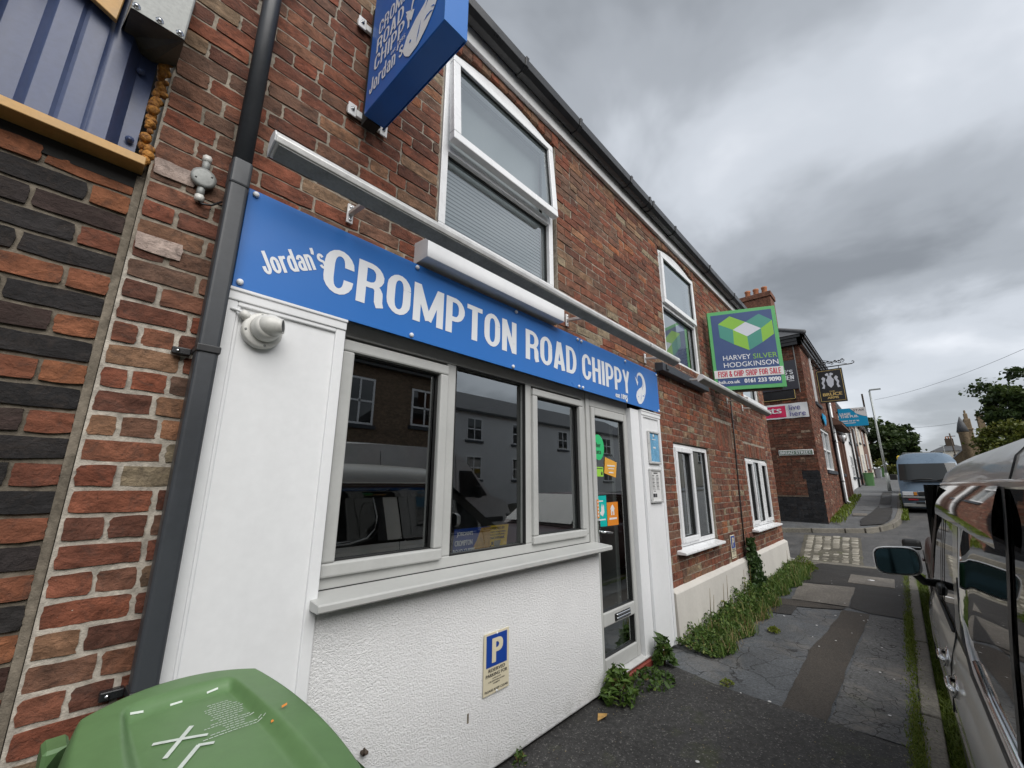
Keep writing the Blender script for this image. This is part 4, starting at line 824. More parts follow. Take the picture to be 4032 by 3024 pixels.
m = MB(); m.box(.322, .330, 1.79, 1.83, .3, 2.66); m.build('edge_strip', M['black_pvc'], dp)
m = MB(); m.box(.305, .325, 1.785, 1.82, 2.2, 2.6); m.box(.303, .326, 1.783, 1.82, 2.57, 2.60); m.build('sealant_bead', M['mortar'], dp, .006, 2)

jb = thing('junction_box', 'small round galvanised conduit box left of the drainpipe', 'junction box', (.184, 1.83, 2.618))
m = MB(); m.lathe((.184, 1.835, 2.618), (0, -1, 0), [(.036, 0), (.038, .02), (.041, .022), (.041, .034), (.030, .037)], 20); m.build('box_body', M['galv'], jb)
m = MB(); m.tube([(.184, 1.815, 2.65), (.184, 1.815, 2.70)], [.013, .013], 10); m.tube([(.184, 1.815, 2.59), (.184, 1.815, 2.535)], [.013, .013], 10); m.build('conduit_spout', M['galv'], jb)
m = MB(); m.tube([(.184, 1.815, 2.695), (.184, 1.815, 2.72)], .0155, 6); m.build('gland', M['camw'], jb); m = MB(); m.tube([(.184, 1.815, 2.545), (.184, 1.815, 2.52)], .0155, 6); m.build('gland', M['camw'], jb)
m = MB(); m.tube([(.184, 1.815, 2.52), (.195, 1.81, 2.512), (.225, 1.815, 2.525), (.255, 1.82, 2.56)], .004, 6); m.build('cable', M['black_pvc'], jb)
for a in (.5, 3.6):
    m = MB(); m.lathe((.184 + .027 * math.cos(a), 1.80, 2.618 + .027 * math.sin(a)), (0, -1, 0), [(.004, 0), (.004, .002)], 8); m.build('screw', M['rubber'], jb)

# ------------------------------------------------------------------ fascia sign
def bolt_caps(root, pts, yf):
    for (bx_, bz_) in pts:
        m = MB(); m.lathe((bx_, yf, bz_), (0, -1, 0), [(.0115, 0), (.0125, .003), (.0115, .009), (.007, .0125)], 14); m.build('bolt_cap', M['letter'], root)
def fish(mb, org, xd, yd, w, h, th, blue):
    sp = [(0.34, .74), (.40, .93), (.60, 1.0), (.80, .90), (.86, .68), (.78, .46), (.60, .30), (.42, .17), (.27, .06)]; wd = [.02, .06, .11, .16, .23, .34, .46, .46, .24]
    P = [np.array(p) for p in sp]; Lf, Rt = [], []
    dense = []
    for i in range(len(P) - 1):
        for t_ in np.linspace(0, 1, 5, endpoint=False):
            p0, p1, p2, p3 = P[max(i - 1, 0)], P[i], P[i + 1], P[min(i + 2, len(P) - 1)]
            q = .5 * ((2 * p1) + (p2 - p0) * t_ + (2 * p0 - 5 * p1 + 4 * p2 - p3) * t_ ** 2 + (3 * p1 - p0 - 3 * p2 + p3) * t_ ** 3); dense.append((q, wd[i] + (wd[i + 1] - wd[i]) * t_))
    dense.append((P[-1], .06))
    for i, (q, ww) in enumerate(dense):
        a = dense[max(0, i - 1)][0]; b = dense[min(len(dense) - 1, i + 1)][0]; d_ = (b - a) / (np.linalg.norm(b - a) + 1e-9); n_ = np.array([-d_[1], d_[0]]); Lf.append(q + n_ * ww / 2); Rt.append(q - n_ * ww / 2)
    org, xd, yd = Vector(org), Vector(xd), Vector(yd); nn = xd.cross(yd).normalized(); V = lambda p, e=0: org + xd * (float(p[0]) * w) + yd * (float(p[1]) * h) + nn * (th + e)
    mb.cur = 0; k = len(Lf)
    mb.add([V(p) for p in Lf] + [V(p) for p in Rt], [(i, i + 1, k + i + 1, k + i) for i in range(k - 1)])
    for fin in ([(.34, .76), (.20, .86), (.30, .66), (.36, .56), (.42, .70)],): mb.add([V(p) for p in fin], [tuple(range(len(fin)))])
    mb.cur = blue
    ey = [(.38 + .022 * math.cos(a), .20 + .022 * math.sin(a)) for a in np.linspace(0, 2 * math.pi, 10, endpoint=False)]; mb.add([V(p, .0012) for p in ey], [tuple(range(10))])
    for cut in ([(.52, .04), (.545, .18), (.60, .36), (.57, .18)], [(.66, .25), (.72, .30), (.80, .29), (.86, .24), (.80, .265), (.73, .265)], [(.79, .36), (.86, .33), (.885, .28), (.85, .31)], [(.80, .80), (.76, .64), (.66, .44), (.785, .62)]): mb.add([V(p, .0012) for p in cut], [tuple(range(len(cut)))])
    mb.cur = 0
YS = 1.77
fs_ = thing('fascia_sign', 'long blue fascia sign with white lettering above the shop window', 'shop sign', (2.25, YS, 2.2))
solid('panel', M['blue'], fs_, [(.327, 2.712, YS, YS + .006, 2.205, 2.642)], .0015); solid('panel', M['blue'], fs_, [(2.715, 4.205, YS, YS + .006, 2.205, 2.640)], .0015)
solid('backing_batten', M['dark'], fs_, [(.345, 4.19, YS + .007, YS + .085, 2.235, 2.625)])
m = MB(); T = lambda b, x0, x1, z0, z1, bold=.03: (ctext(m, b, (x0, YS, z0), XD, ZD, x1 - x0, z1 - z0) if bold > .052 else text(m, b, (x0, YS, z0), XD, ZD, x1 - x0, z1 - z0, bold))
T('CROMPTON', .655, 1.950, 2.313, 2.533, .055); T('ROAD', 2.045, 2.665, 2.310, 2.528, .055); T('CHIPPY', 2.745, 3.560, 2.302, 2.520, .055); T('est 1895', 3.272, 3.500, 2.232, 2.278, .05)
ang = math.radians(28); xd_ = Vector((math.cos(ang), 0, math.sin(ang))); yd_ = Vector((-math.sin(ang), 0, math.cos(ang)))
ctext(m, "Jordan's", (.432, YS, 2.292), xd_, yd_, .272, .098, gap=.06)
m.build('lettering', M['letter'], fs_)
m = MB(); fish(m, (3.62, YS, 2.245), XD, ZD, .29, .30, .0015, 1); m.build('fish_emblem', [M['letter'], M['blue']], fs_)
bolt_caps(fs_, [(.353, 2.622), (.35, 2.228), (1.14, 2.62), (1.13, 2.225), (1.945, 2.618), (1.915, 2.222), (2.69, 2.618), (2.742, 2.616), (2.685, 2.224), (2.74, 2.224), (3.49, 2.612), (3.47, 2.220), (4.18, 2.610), (4.175, 2.222)], YS)

# projecting sign
XS_ = .744
ps = thing('projecting_sign', 'blue box sign sticking out from the upper brick wall', 'projecting sign', (.80, 1.4, 3.3))
solid('sign_box', M['blue_dk'], ps, [(XS_, XS_ + .115, 1.075, 1.735, 3.305, 4.18)], .004)
solid('face_trim', M['blue'], ps, [(XS_ - .003, XS_ + .118, 1.068, 1.078, 3.30, 4.18), (XS_ + .116, XS_ + .1185, 1.068, 1.74, 3.30, 4.18)], .001)
m = MB(); t_ = lambda b, y0, y1, z0, z1, bold=.05: (ctext(m, b, (XS_ - .001, y0, z0), YM, ZD, y0 - y1, z1 - z0, fat=.86) if bold > .03 else text(m, b, (XS_ - .001, y0, z0), YM, ZD, y0 - y1, z1 - z0, bold))
t_("Jordan's", 1.695, 1.385, 3.395, 3.495, .05); t_('CHIPPY', 1.668, 1.325, 3.525, 3.625, .045); t_('ROAD', 1.662, 1.405, 3.640, 3.735, .045); t_('CROMPTON', 1.655, 1.22, 3.752, 3.848, .045); t_('est 1895', 1.50, 1.375, 3.488, 3.516, .02)
m.build('lettering', M['letter'], ps)
m = MB(); fish(m, (XS_ - .0015, 1.46, 3.345), YM, ZD, .36, .36, .0015, 1); m.build('fish_emblem', [M['letter'], M['blue_dk']], ps)
for pz_ in (3.36, 3.95):
    m = MB(); m.box(XS_ - .055, XS_ + .17, 1.805, 1.825, pz_ - .012, pz_ + .03); m.box(XS_ - .055, XS_ - .01, 1.80, 1.808, pz_ - .03, pz_ + .045); m.box(XS_ + .125, XS_ + .17, 1.80, 1.808, pz_ - .03, pz_ + .045); m.box(XS_ + .03, XS_ + .085, 1.73, 1.808, pz_ - .008, pz_ + .02); br = m.build('wall_bracket', M['board'], ps, .003)
    for bx_ in (XS_ - .033, XS_ + .148):
        m = MB(); m.lathe((bx_, 1.80, pz_ + .008), (0, -1, 0), [(.011, 0), (.011, .002), (.007, .002), (.007, .010)], 8); m.build('bolt', M['steel'], br)
solid('mounting_spine', M['dark'], ps, [(XS_ + .02, XS_ + .095, 1.735, 1.80, 3.30, 4.1)])

# trough lights
def trough(x0, x1, z, arms, label, yc=1.55):
    o = thing('trough_light', label, 'sign light', ((x0 + x1) / 2, yc, z), group='white trough lights over the shop front')
    P_ = [(yc + .040, z - .050), (yc - .028, z - .018), (yc - .034, z + .004), (yc - .022, z + .028), (yc + .004, z + .038), (yc + .030, z + .030), (yc + .046, z - .004)]
    m = MB(); m.prism(P_[:1] + P_[1:], 0, x0 + .006, x1 - .006); m.build('housing', M['alu'], o, .003, 2)
    for a in (x0, x1 - .006):
        m = MB(); m.prism([(p[0] + (p[0] - yc) * .04, p[1] + (p[1] - z) * .04) for p in P_], 0, a, a + .006); m.build('end_cap', M['upvc'], o, .0015)
    m = MB(); m.prism([(yc + .036, z - .0515), (yc - .024, z - .0225), (yc - .0235, z - .0255), (yc + .0355, z - .0545)], 0, x0 + .02, x1 - .02); m.build('diffuser', M['galv'], o)
    for ax in arms:
        m = MB(); m.box(ax - .016, ax + .016, 1.812, 1.823, z - .010, z + .095); arm = m.build('bracket', M['board'], o, .002)
        m = MB(); m.obox((ax, (1.815 + yc + .03) / 2, z + .028), (.012, 0, 0), (0, (1.815 - yc - .03) / 2, .014), (0, -.002, .011)); m.build('arm', M['alu'], arm, .003)
        for bz_ in (z + .008, z + .078):
            m = MB(); m.lathe((ax, 1.812, bz_), (0, -1, 0), [(.008, 0), (.008, .005), (.004, .007)], 8); m.build('bolt', M['steel'], arm)
    return o
trough(.330, 4.235, 2.735, [.765, 2.62, 4.05], 'longer white trough light on brackets right above the blue fascia')
trough(4.94, 8.38, 2.70, [5.12, 6.9, 7.75], 'second white trough light fixed along the brick wall under the agent board')

# upper window reflections come from this sale board
sb = thing('sale_board', 'green and navy agents sale board standing out from the brick wall', 'sale board', (6.12, 1.745, 0), math.radians(23.6), local=True)
XB = 0.0; ya, yb, za, zb = 0.0, -.873, 2.76, 3.94
def bq(y, z): return Vector((XB + (1.745 - y) * .0, y, z))
solid('board', M['sbgreen'], sb, [(XB, XB + .028, yb, ya, za, zb)], .003)
m = MB(); NY = lambda a: ya - a * (ya - yb); NZ = lambda b: za + b * (zb - za); th_ = lambda k: XB - .0015 * k
def pol(mm, pts, k, mi=0): mm.cur = mi; mm.quad(*[Vector((th_(k), NY(p[0]), NZ(p[1]))) for p in pts])
pol(m, [(.045, .20), (.965, .20), (.945, .96), (.055, .955)][:0] or [(.05, .045), (.945, .045), (.945, .962), (.05, .955)], 1); m.build('navy_field', M['navy'], sb)
m = MB()
c1, c2, c3, c4, c5_, c6, c7, c8, c9, c10 = (.15, .835), (.335, .925), (.555, .83), (.36, .745), (.76, .915), (.935, .82), (.765, .73), (.555, .645), (.56, .47), (.35, .56)
c11, c12, c13 = (.155, .66), (.935, .645), (.76, .555)
pol(m, [c1, c4, c3, c2], 2, 0); pol(m, [c3, c7, c6, c5_], 2, 1); pol(m, [c4, c8, c7, c3], 2, 2); pol(m, [c1, c11, c10, c4], 2, 1); pol(m, [c4, c10, c9, c8], 2, 0); pol(m, [c8, c9, c13, c7], 2, 1); pol(m, [c7, c13, c12, c6], 2, 0)
m.build('logo', [M['lime'], M['teal'], M['silver']], sb)
def tb(mm, body, a0, a1, b0, b1, k, bold=.03): text(mm, body, (XB, NY(a0), NZ(b0)), YM, ZD, (a1 - a0) * (ya - yb), (b1 - b0) * (zb - za), bold, th=.0015 * k)
m = MB(); tb(m, 'HARVEY', .165, .565, .365, .425, 2, .0); tb(m, 'HODGKINSON', .165, .935, .275, .335, 2, .0); tb(m, '0161 233 9090', .43, .935, .075, .125, 2, .05); tb(m, 'hsh.co.uk', .06, .37, .078, .118, 2, .03); m.build('lettering', M['letter'], sb)
m = MB(); tb(m, 'SILVER', .60, .935, .362, .422, 2, .0); m.build('lettering', M['lime'], sb)
m = MB(); m.box(XB - .006, XB - .002, yb + .01, ya - .008, NZ(.145), NZ(.245)); sl = m.build('slip', M['board'], sb, .001)
m = MB(); ctext(m, 'FISH & CHIP SHOP FOR SALE', (XB - .006, NY(.065), NZ(.160)), YM, ZD, .885 * (ya - yb), .072 * (zb - za)); m.build('lettering', M['red'], sl)
solid('board', M['sbgreen'], sb, [(XB + .06, XB + .085, yb + .02, ya, za, zb)], .003); solid('mounting_batten', M['bark'], sb, [(XB + .03, XB + .058, ya - .03, .10, za + .1, za + .15), (XB + .03, XB + .058, yb + .05, ya, za - .03, za + .03)])

# security camera
sc_ = thing('security_camera', 'white dome security camera on the wide white pilaster', 'security camera', (.453, 1.78, 2.055))
m = MB(); m.lathe((.453, 1.792, 2.055), (0, -1, 0), [(.070, 0), (.072, .012), (.071, .030), (.066, .034), (.054, .036)], 32); m.build('base', M['camw'], sc_)
m = MB(); m.lathe((.455, 1.758, 2.06), (.15, -1, .12), [(.053, 0), (.054, .012), (.051, .018), (.050, .03), (.044, .045)], 28); m.build('collar', M['camw'], sc_)
m = MB(); cdir = Vector((.86, -.48, .05)).normalized(); cc = Vector((.462, 1.722, 2.068)); m.lathe(cc, cdir, [(.010, -.043), (.028, -.036), (.040, -.018), (.044, .002), (.041, .02), (.034, .032), (.030, .040), (.0295, .048), (.026, .047)], 28); ey_ = m.build('eyeball', M['camw'], sc_)
m = MB(); m.lathe(cc + cdir * .0462, cdir, [(.026, 0), (.024, .001), (.012, .0015)], 20); m.build('lens', M['rubber'], ey_)
for a in (.3, 1.75, 3.3, 4.9):
    m = MB(); m.lathe((.453 + .061 * math.cos(a), 1.758, 2.055 + .061 * math.sin(a)), (0, -1, 0), [(.005, 0), (.005, .0015)], 8); m.build('screw', M['galv'], sc_)
m = MB(); m.tube([(.398, 1.775, 2.092), (.384, 1.770, 2.103), (.372, 1.768, 2.112)], [.017, .018, .014], 8); m.build('gland', M['camw'], sc_)
m = MB(); m.tube([(.374, 1.768, 2.111), (.357, 1.772, 2.116), (.338, 1.782, 2.117)], .0055, 8); m.build('cable', M['white'], sc_)

# reserved parking plates
def park(x0, z0, yf, label):
    o = thing('parking_sign', label, 'parking sign', (x0 + .1, yf, z0), group='reserved parking plates on the shop wall'); w_, h_ = .196, .296
    solid('plate', M['cream'], o, [(x0, x0 + w_, yf - .004, yf, z0, z0 + h_)], .0015)
    solid('blue_panel', M['signblue'], o, [(x0 + .018, x0 + w_ - .018, yf - .0055, yf - .003, z0 + .130, z0 + h_ - .012)], .0005)
    m = MB(); text(m, 'P', (x0 + .058, yf - .0055, z0 + .148), XD, ZD, .085, .118, .05); m.build('lettering', M['cream'], o)
    m = MB(); q = lambda b, a0, a1, c0, c1, bd=.02: text(m, b, (x0 + a0, yf - .004, z0 + c0), XD, ZD, a1 - a0, c1 - c0, bd)
    q('RESERVED', .035, .162, .106, .122, .025); q('PARKING FOR', .016, .180, .083, .099, .025); q('JORDANS', .065, .130, .069, .076); q('CROMPTON ROAD', .036, .160, .057, .064); q('CHIPPY', .070, .124, .045, .052); q('PLEASE KEEP CLEAR', .010, .186, .014, .025, .025)
    m.build('lettering', M['ink'], o)
    for bz_ in (z0 + .008, z0 + h_ - .010):
        m = MB(); m.lathe((x0 + w_ / 2, yf - .004, bz_), (0, -1, 0), [(.006, 0), (.006, .003), (.003, .005)], 10); m.build('screw', M['letter'], o)
park(1.714, .382, 1.790, 'cream reserved parking plate screwed to the white roughcast'); park(6.275, .512, 1.825, 'cream reserved parking plate on bare brick beside the ivy')

# framed notices on the narrow pilaster
def notice(x0, x1, z0, z1, label):
    o = thing('notice_frame', label, 'framed notice', ((x0 + x1) / 2, 1.78, z0), group='silver framed notices by the door'); m = MB(); m.frame(x0, x1, z0, z1, .022, 1.762, 1.785); m.build('frame', M['alu'], o, .006, 3); return o
o = notice(3.885, 4.135, 1.668, 1.992, 'silver framed pale blue notice, the upper one by the door'); solid('poster', M['skyblue'], o, [(3.905, 4.115, 1.774, 1.78, 1.688, 1.972)])
m = MB(); m.lathe((4.01, 1.774, 1.945), (0, -1, 0), [(.018, 0), (.018, .001)], 12); m.box(3.97, 4.05, 1.772, 1.774, 1.905, 1.912); m.box(3.985, 4.035, 1.772, 1.774, 1.82, 1.836); m.build('print', M['paper'], o)
o = notice(3.865, 4.115, 1.300, 1.622, 'silver framed white menu, the lower one by the door'); solid('menu', M['paper'], o, [(3.885, 4.095, 1.774, 1.78, 1.32, 1.602)])
m = MB(); text(m, 'MENU', (3.945, 1.774, 1.572), XD, ZD, .09, .014, .03)
for rz in (1.555, 1.520, 1.485, 1.452):
    for rx in (3.905, 3.997): m.box(rx + .01, rx + .05, 1.7725, 1.774, rz, rz + .006)
m.box(3.93, 3.965, 1.7725, 1.774, 1.405, 1.411)
for rz in np.arange(1.42, 1.55, .0085):
    for rx in (3.900, 3.992): m.box(rx, rx + random.uniform(.05, .078), 1.7732, 1.774, rz, rz + .0022)
m.box(3.91, 3.95, 1.7725, 1.774, 1.352, 1.385); m.box(3.957, 3.99, 1.7725, 1.774, 1.352, 1.385); m.build('print', M['ink'], o)

# stickers and leaflets behind the glass
def sticker(name, label, cat, pts, mat, y, parent_txt=None):
    m = MB(); m.prism(pts, 1, y, y + .0015); o = m.build(name, mat); o['label'] = label; o['category'] = cat; ORG[o.name] = Vector(); return o
el = [(3.095 + .095 * math.cos(a), 1.778 + .108 * math.sin(a)) for a in np.linspace(0, 2 * math.pi, 28, endpoint=False)]; el = [(max(p[0], 3.022), p[1]) for p in el]
o = sticker('round_sticker', 'round green delivery sticker with dark lettering high on the door glass', 'sticker', el, M['leafgreen'], 1.864)
m = MB(); text(m, 'Uber', (3.028, 1.864, 1.778), XD, ZD, .105, .040, .02); text(m, 'Eats', (3.028, 1.864, 1.722), XD, ZD, .108, .038, .02); m.build('lettering', M['ink'], o)
o = sticker('hanging_flyer', 'amber flyer hanging crooked inside the door glass', 'flyer', [(3.202, 1.70), (3.400, 1.662), (3.370, 1.528), (3.176, 1.563)], M['amber'], 1.8645)
m = MB(); m.box(3.23, 3.36, 1.863, 1.8645, 1.622, 1.634); m.box(3.245, 3.345, 1.863, 1.8645, 1.600, 1.607); m.box(3.25, 3.33, 1.863, 1.8645, 1.565, 1.576); m.build('print', M['paper'], o)
m = MB(); m.tube([(3.225, 1.862, 1.694), (3.30, 1.862, 1.735), (3.375, 1.862, 1.665)], .0016, 5); m.build('string', M['ink'], o)
o = sticker('hygiene_sticker', 'lime green hygiene rating sticker on the door glass', 'sticker', [(3.036, 1.613), (3.160, 1.613), (3.158, 1.534), (3.036, 1.534)], M['limegrn'], 1.864)
m = MB(); m.lathe((3.135, 1.864, 1.560), (0, -1, 0), [(.015, 0), (.015, .001)], 14); m.box(3.045, 3.15, 1.8632, 1.864, 1.597, 1.603); m.build('print', M['ink'], o)
m = MB(); text(m, '5', (3.129, 1.8625, 1.552), XD, ZD, .012, .017, .03); m.build('lettering', M['limegrn'], o)
o = sticker('delivery_sticker', 'turquoise delivery sticker beside the door handle', 'sticker', [(3.030, 1.377), (3.186, 1.379), (3.182, 1.132), (3.030, 1.137)], M['turq'], 1.864)
m = MB(); poly3(m, [(0, 0), (.035, -.012), (.06, .02), (.055, .085), (.035, .06), (.03, .095), (.012, .06), (.01, .03), (-.01, .02)], (3.085, 1.864, 1.225), XD, ZD); m.box(3.05, 3.13, 1.8628, 1.864, 1.330, 1.340); m.box(3.05, 3.16, 1.8628, 1.864, 1.182, 1.193); m.build('print', M['paper'], o)
o = sticker('takeaway_sticker', 'orange takeaway sticker with white house mark on the door glass', 'sticker', [(3.194, 1.321), (3.380, 1.323), (3.376, 1.132), (3.194, 1.133)], M['orange'], 1.8655)
m = MB(); poly3(m, [(0, 0), (.02, 0), (.02, .03), (.035, .03), (.035, 0), (.055, 0), (.055, .045), (.064, .05), (.045, .075), (.028, .088), (.010, .075), (-.009, .05), (0, .045)], (3.256, 1.8655, 1.215), XD, ZD)
m.box(3.225, 3.35, 1.8643, 1.8655, 1.180, 1.195); m.build('print', M['paper'], o)
o = sticker('edge_sticker', 'narrow orange sticker on the door frame above the handle', 'sticker', [(2.985, 1.350), (3.014, 1.351), (3.016, 1.207), (2.987, 1.206)], M['orange'], 1.832)
m = MB()
for k in range(5): m.box(2.993, 3.006, 1.831, 1.832, 1.218 + k * .026, 1.234 + k * .026)
m.build('print', M['paper'], o)
o = thing('leaflet', 'blue leaflet with a chips photo propped inside the window', 'leaflet', (1.7, 1.93, 1.09)); yl_ = 1.93
m = MB(); m.prism([(1.588, 1.02), (1.86, 1.02), (1.89, 1.215), (1.602, 1.215)], 1, yl_, yl_ + .003); m.build('sheet', M['signblue'], o)
m = MB(); m.prism([(1.735, 1.03), (1.885, 1.03), (1.887, 1.212), (1.81, 1.21), (1.79, 1.17), (1.775, 1.14), (1.745, 1.10)], 1, yl_ - .0015, yl_); m.build('chips_print', M['chip'], o)
m = MB(); text(m, "JORDAN'S", (1.618, yl_, 1.170), XD, ZD, .125, .028, .04); text(m, 'CROMPTON', (1.605, yl_, 1.122), XD, ZD, .135, .030, .04); text(m, 'ROAD CHIPPY', (1.595, yl_, 1.075), XD, ZD, .165, .030, .04); m.build('lettering', M['letter'], o)
o = thing('alarm_notice', 'yellow alarm monitoring notice propped in the window beside the leaflet', 'notice', (1.96, 1.92, 1.09)); ya_ = 1.938
m = MB(); m.prism([(1.868, 1.02), (2.03, 1.02), (2.062, 1.216), (1.868, 1.216)], 1, ya_, ya_ + .003); m.build('sheet', M['yellow'], o)
m = MB(); text(m, 'PROTECTED BY', (1.874, ya_, 1.190), XD, ZD, .150, .016, .03); text(m, 'SECURITY MONITORING', (1.874, ya_, 1.172), XD, ZD, .160, .010, .03); text(m, 'POLICE RESPONSE', (1.876, ya_, 1.156), XD, ZD, .150, .010, .03); text(m, 'BENCHMARK', (1.874, ya_, 1.134), XD, ZD, .150, .015, .05)
for i in range(2):
    for j in range(3):
        if (i + j) % 2: m.box(1.885 + i * .02, 1.905 + i * .02, ya_ - .001, ya_, 1.06 + j * .02, 1.08 + j * .02)
m.build('lettering', M['ink'], o)
m = MB(); poly3(m, [(0, .06), (0, .02), (.02, .005), (.05, .03), (.06, .06)], (1.93, ya_, 1.065), XD, ZD); m.build('shield', M['galv'], o)
wc = thing('wall_cable', 'thin dark cable hanging down the brick wall into the ivy', 'cable', (7.0, 1.82, .6)); m = MB(); m.tube([(7.11, 1.82, 2.82), (7.05, 1.818, 2.2), (6.99, 1.822, 1.6), (6.94, 1.818, 1.13), (6.90, 1.82, .62)], .009, 6); m.build('run', M['black_pvc'], wc)
m = MB(); m.tube([(4.22, 1.80, 2.70), (4.26, 1.79, 2.62), (4.33, 1.80, 2.66), (4.40, 1.80, 2.74)], .005, 5); wk = m.build('sign_cable', M['black_pvc']); tag(wk, 'short black cable looping between the fascia end and window ledge', 'cable'); ORG[wk.name] = Vector()

# ------------------------------------------------------------------ wheelie bins
def superell(s_, t_, k=.36): return s_ * math.sqrt(max(0, 1 - k * t_ * t_)), t_ * math.sqrt(max(0, 1 - k * s_ * s_))
wb = thing('wheelie_bin', 'green wheelie bin with a taped cross standing against the shop wall', 'wheelie bin', (.290, 1.03, -.05), rotz=math.radians(2), local=True)
BW, BD, BZ = .212, .375, 1.035
def lid(u, v):
    s_, t_ = 2 * u - 1, 2 * v - 1; x, y = superell(s_, t_); ax = abs(s_); fr = (1 - t_) / 2     # fr: 0 rear .. 1 front
    edge = max(0, (max(ax, abs(t_)) - .86) / .14); z = .028 * (1 - x * x * .55) - .075 * edge ** 2.2 - .035 * fr
    c0 = .47 - .06 * fr; c1 = c0 + .05 + .20 * fr
    q = min(1, max(0, (ax - c0) / (c1 - c0))); q = q * q * (3 - 2 * q); rear = 1 - min(1, max(0, (t_ - .66) / .06)); 
    z -= .022 * (1 - q) * rear
    return (x * BW, y * BD, BZ + z)
m = MB(); m.grid(lid, 110, 90); ld = m.build('lid', M['bin'], wb)
so = ld.modifiers.new('thick', 'SOLIDIFY'); so.thickness = .006; so.offset = -1
m = MB(); n_ = 6
def body(u, v):
    a = u * 2 * math.pi; k = .80 + .17 * v; c_, s_ = math.cos(a), math.sin(a); e_ = 5; q = (abs(c_) ** e_ + abs(s_) ** e_) ** (-1 / e_); return (c_ * q * BW * k, s_ * q * BD * k + .02 * (1 - v), .09 + .90 * v)
m.grid(body, 48, 4); m.build('bin_body', M['bin'], wb)
m = MB(); m.tube([(-.2, .395, .96), (.2, .395, .96)], .014, 10); m.box(-.2, -.16, .33, .40, .93, .99); m.box(.16, .2, .33, .40, .93, .99); m.box(-.03, .03, .33, .40, .93, .99); m.build('handle_bar', M['bin'], wb, .006)
m = MB(); m.box(-.34, -.19, -.20, .22, .80, .875); m.box(.19, .225, -.2, .36, .90, .955); m.build('rim', M['bin'], wb, .02, 3)
for sx in (-.16, .16):
    m = MB(); m.lathe((sx - .02, .30, .10), (1, 0, 0), [(.03, 0), (.10, 0), (.10, .045), (.03, .045)], 20); m.build('wheel', M['tread'], wb)
def lidpt(x, y, e=.004):        # height of the lid surface at local x,y
    s_, t_ = x / BW, y / BD
    for _ in range(4):
        s_ = x / BW / math.sqrt(max(.1, 1 - .36 * t_ * t_)); t_ = y / BD / math.sqrt(max(.1, 1 - .36 * s_ * s_))
    return (x, y, lid((s_ + 1) / 2, (t_ + 1) / 2)[2] + e)
m = MB()

for sx in (-.088, -.020, .048):
    m = MB(); m.quad(lidpt(sx, .247, .002), lidpt(sx + .022, .247, .002), lidpt(sx + .022, .2502, .002), lidpt(sx, .2502, .002)); m.build('label_slot', M['label'], ld)
m = MB()
def bar(x0, y0, x1, y1, w_):
    d_ = Vector((x1 - x0, y1 - y0)).normalized(); n2 = Vector((-d_.y, d_.x)) * w_ / 2; k = 6; vs = []
    for i in range(k + 1):
        px_, py_ = x0 + (x1 - x0) * i / k, y0 + (y1 - y0) * i / k; vs += [lidpt(px_ + n2.x, py_ + n2.y, .0022), lidpt(px_ - n2.x, py_ - n2.y, .0022)]
    m.add(vs, [(2 * i, 2 * i + 1, 2 * i + 3, 2 * i + 2) for i in range(k)])
bar(-.070, .115, .010, .075, .0085); bar(-.062, .050, -.005, .130, .0085); bar(-.050, .0, -.010, .050, .0085); bar(-.012, .050, .012, .038, .0085); m.build('tape_cross', M['label'], ld)
m = MB()
for k in range(15):
    yy = .190 - k * .0095; ln = [.035, .04, .06, .065, .06, .055, .05, .055, .035, .07, .09, .035, .035, .09, .11][k]; x0 = .055 - ln * .5 + random.uniform(-.004, .004); x_ = x0
    while x_ < x0 + ln:
        w_ = random.uniform(.003, .009); m.quad(lidpt(x_, yy, .0018), lidpt(x_ + w_, yy, .0018), lidpt(x_ + w_, yy + .0022, .0018), lidpt(x_, yy + .0022, .0018)); x_ += w_ + .0018
m.build('faded_print', M['label'], ld)
for lx_, ly_ in ((.13, .03), (.105, .015)):
    m = MB(); p = Vector(lidpt(lx_, ly_, .006)); m.quad(p, p + Vector((.012, .003, .001)), p + Vector((.015, .011, .002)), p + Vector((.003, .008, .001))); o = m.build('fallen_leaf', M['orange'], ld)
def street_bin(x, y, z, s_, mat, lidmat, label, rot):
    o = thing('wheelie_bin', label, 'wheelie bin', (x, y, z), rot, 'wheelie bins out on the far pavement', local=True); m = MB()
    def body(u, v):
        a = u * 2 * math.pi; k = .80 + .2 * v; c_, sn = math.cos(a), math.sin(a); q = (abs(c_) ** 6 + abs(sn) ** 6) ** (-1 / 6); return (c_ * q * .34 * k * s_, sn * q * .29 * k * s_, (.06 + .92 * v) * s_)
    m.grid(body, 32, 3); m.build('bin_body', mat, o); m = MB(); m.box(-.37 * s_, .40 * s_, -.31 * s_, .31 * s_, .98 * s_, 1.03 * s_); m.build('lid', lidmat, o, .02, 2); m = MB()
    m.tube([(.40 * s_, -.26 * s_, .97 * s_), (.40 * s_, .26 * s_, .97 * s_)], .02, 6); m.build('handle_bar', lidmat, o)
    for yy in (-.24, .2): m = MB(); m.lathe((.22 * s_, yy * s_, .10 * s_), (0, 1, 0), [(.1 * s_, 0), (.1 * s_, .05)], 12); m.build('wheel', M['tread'], o)
street_bin(36.0, 1.62, 1.34, .90, M['bin2'], M['bin2'], 'large green wheelie bin against the white house wall', .2)
street_bin(52.5, 1.60, 2.05, .95, M['bingrey'], M['bingrey'], 'pale grey wheelie bin behind the green one', 0); street_bin(56.5, 1.28, 2.26, .92, M['bin2'], M['bin2'], 'dark green wheelie bin half hidden by the lamp post', 0)
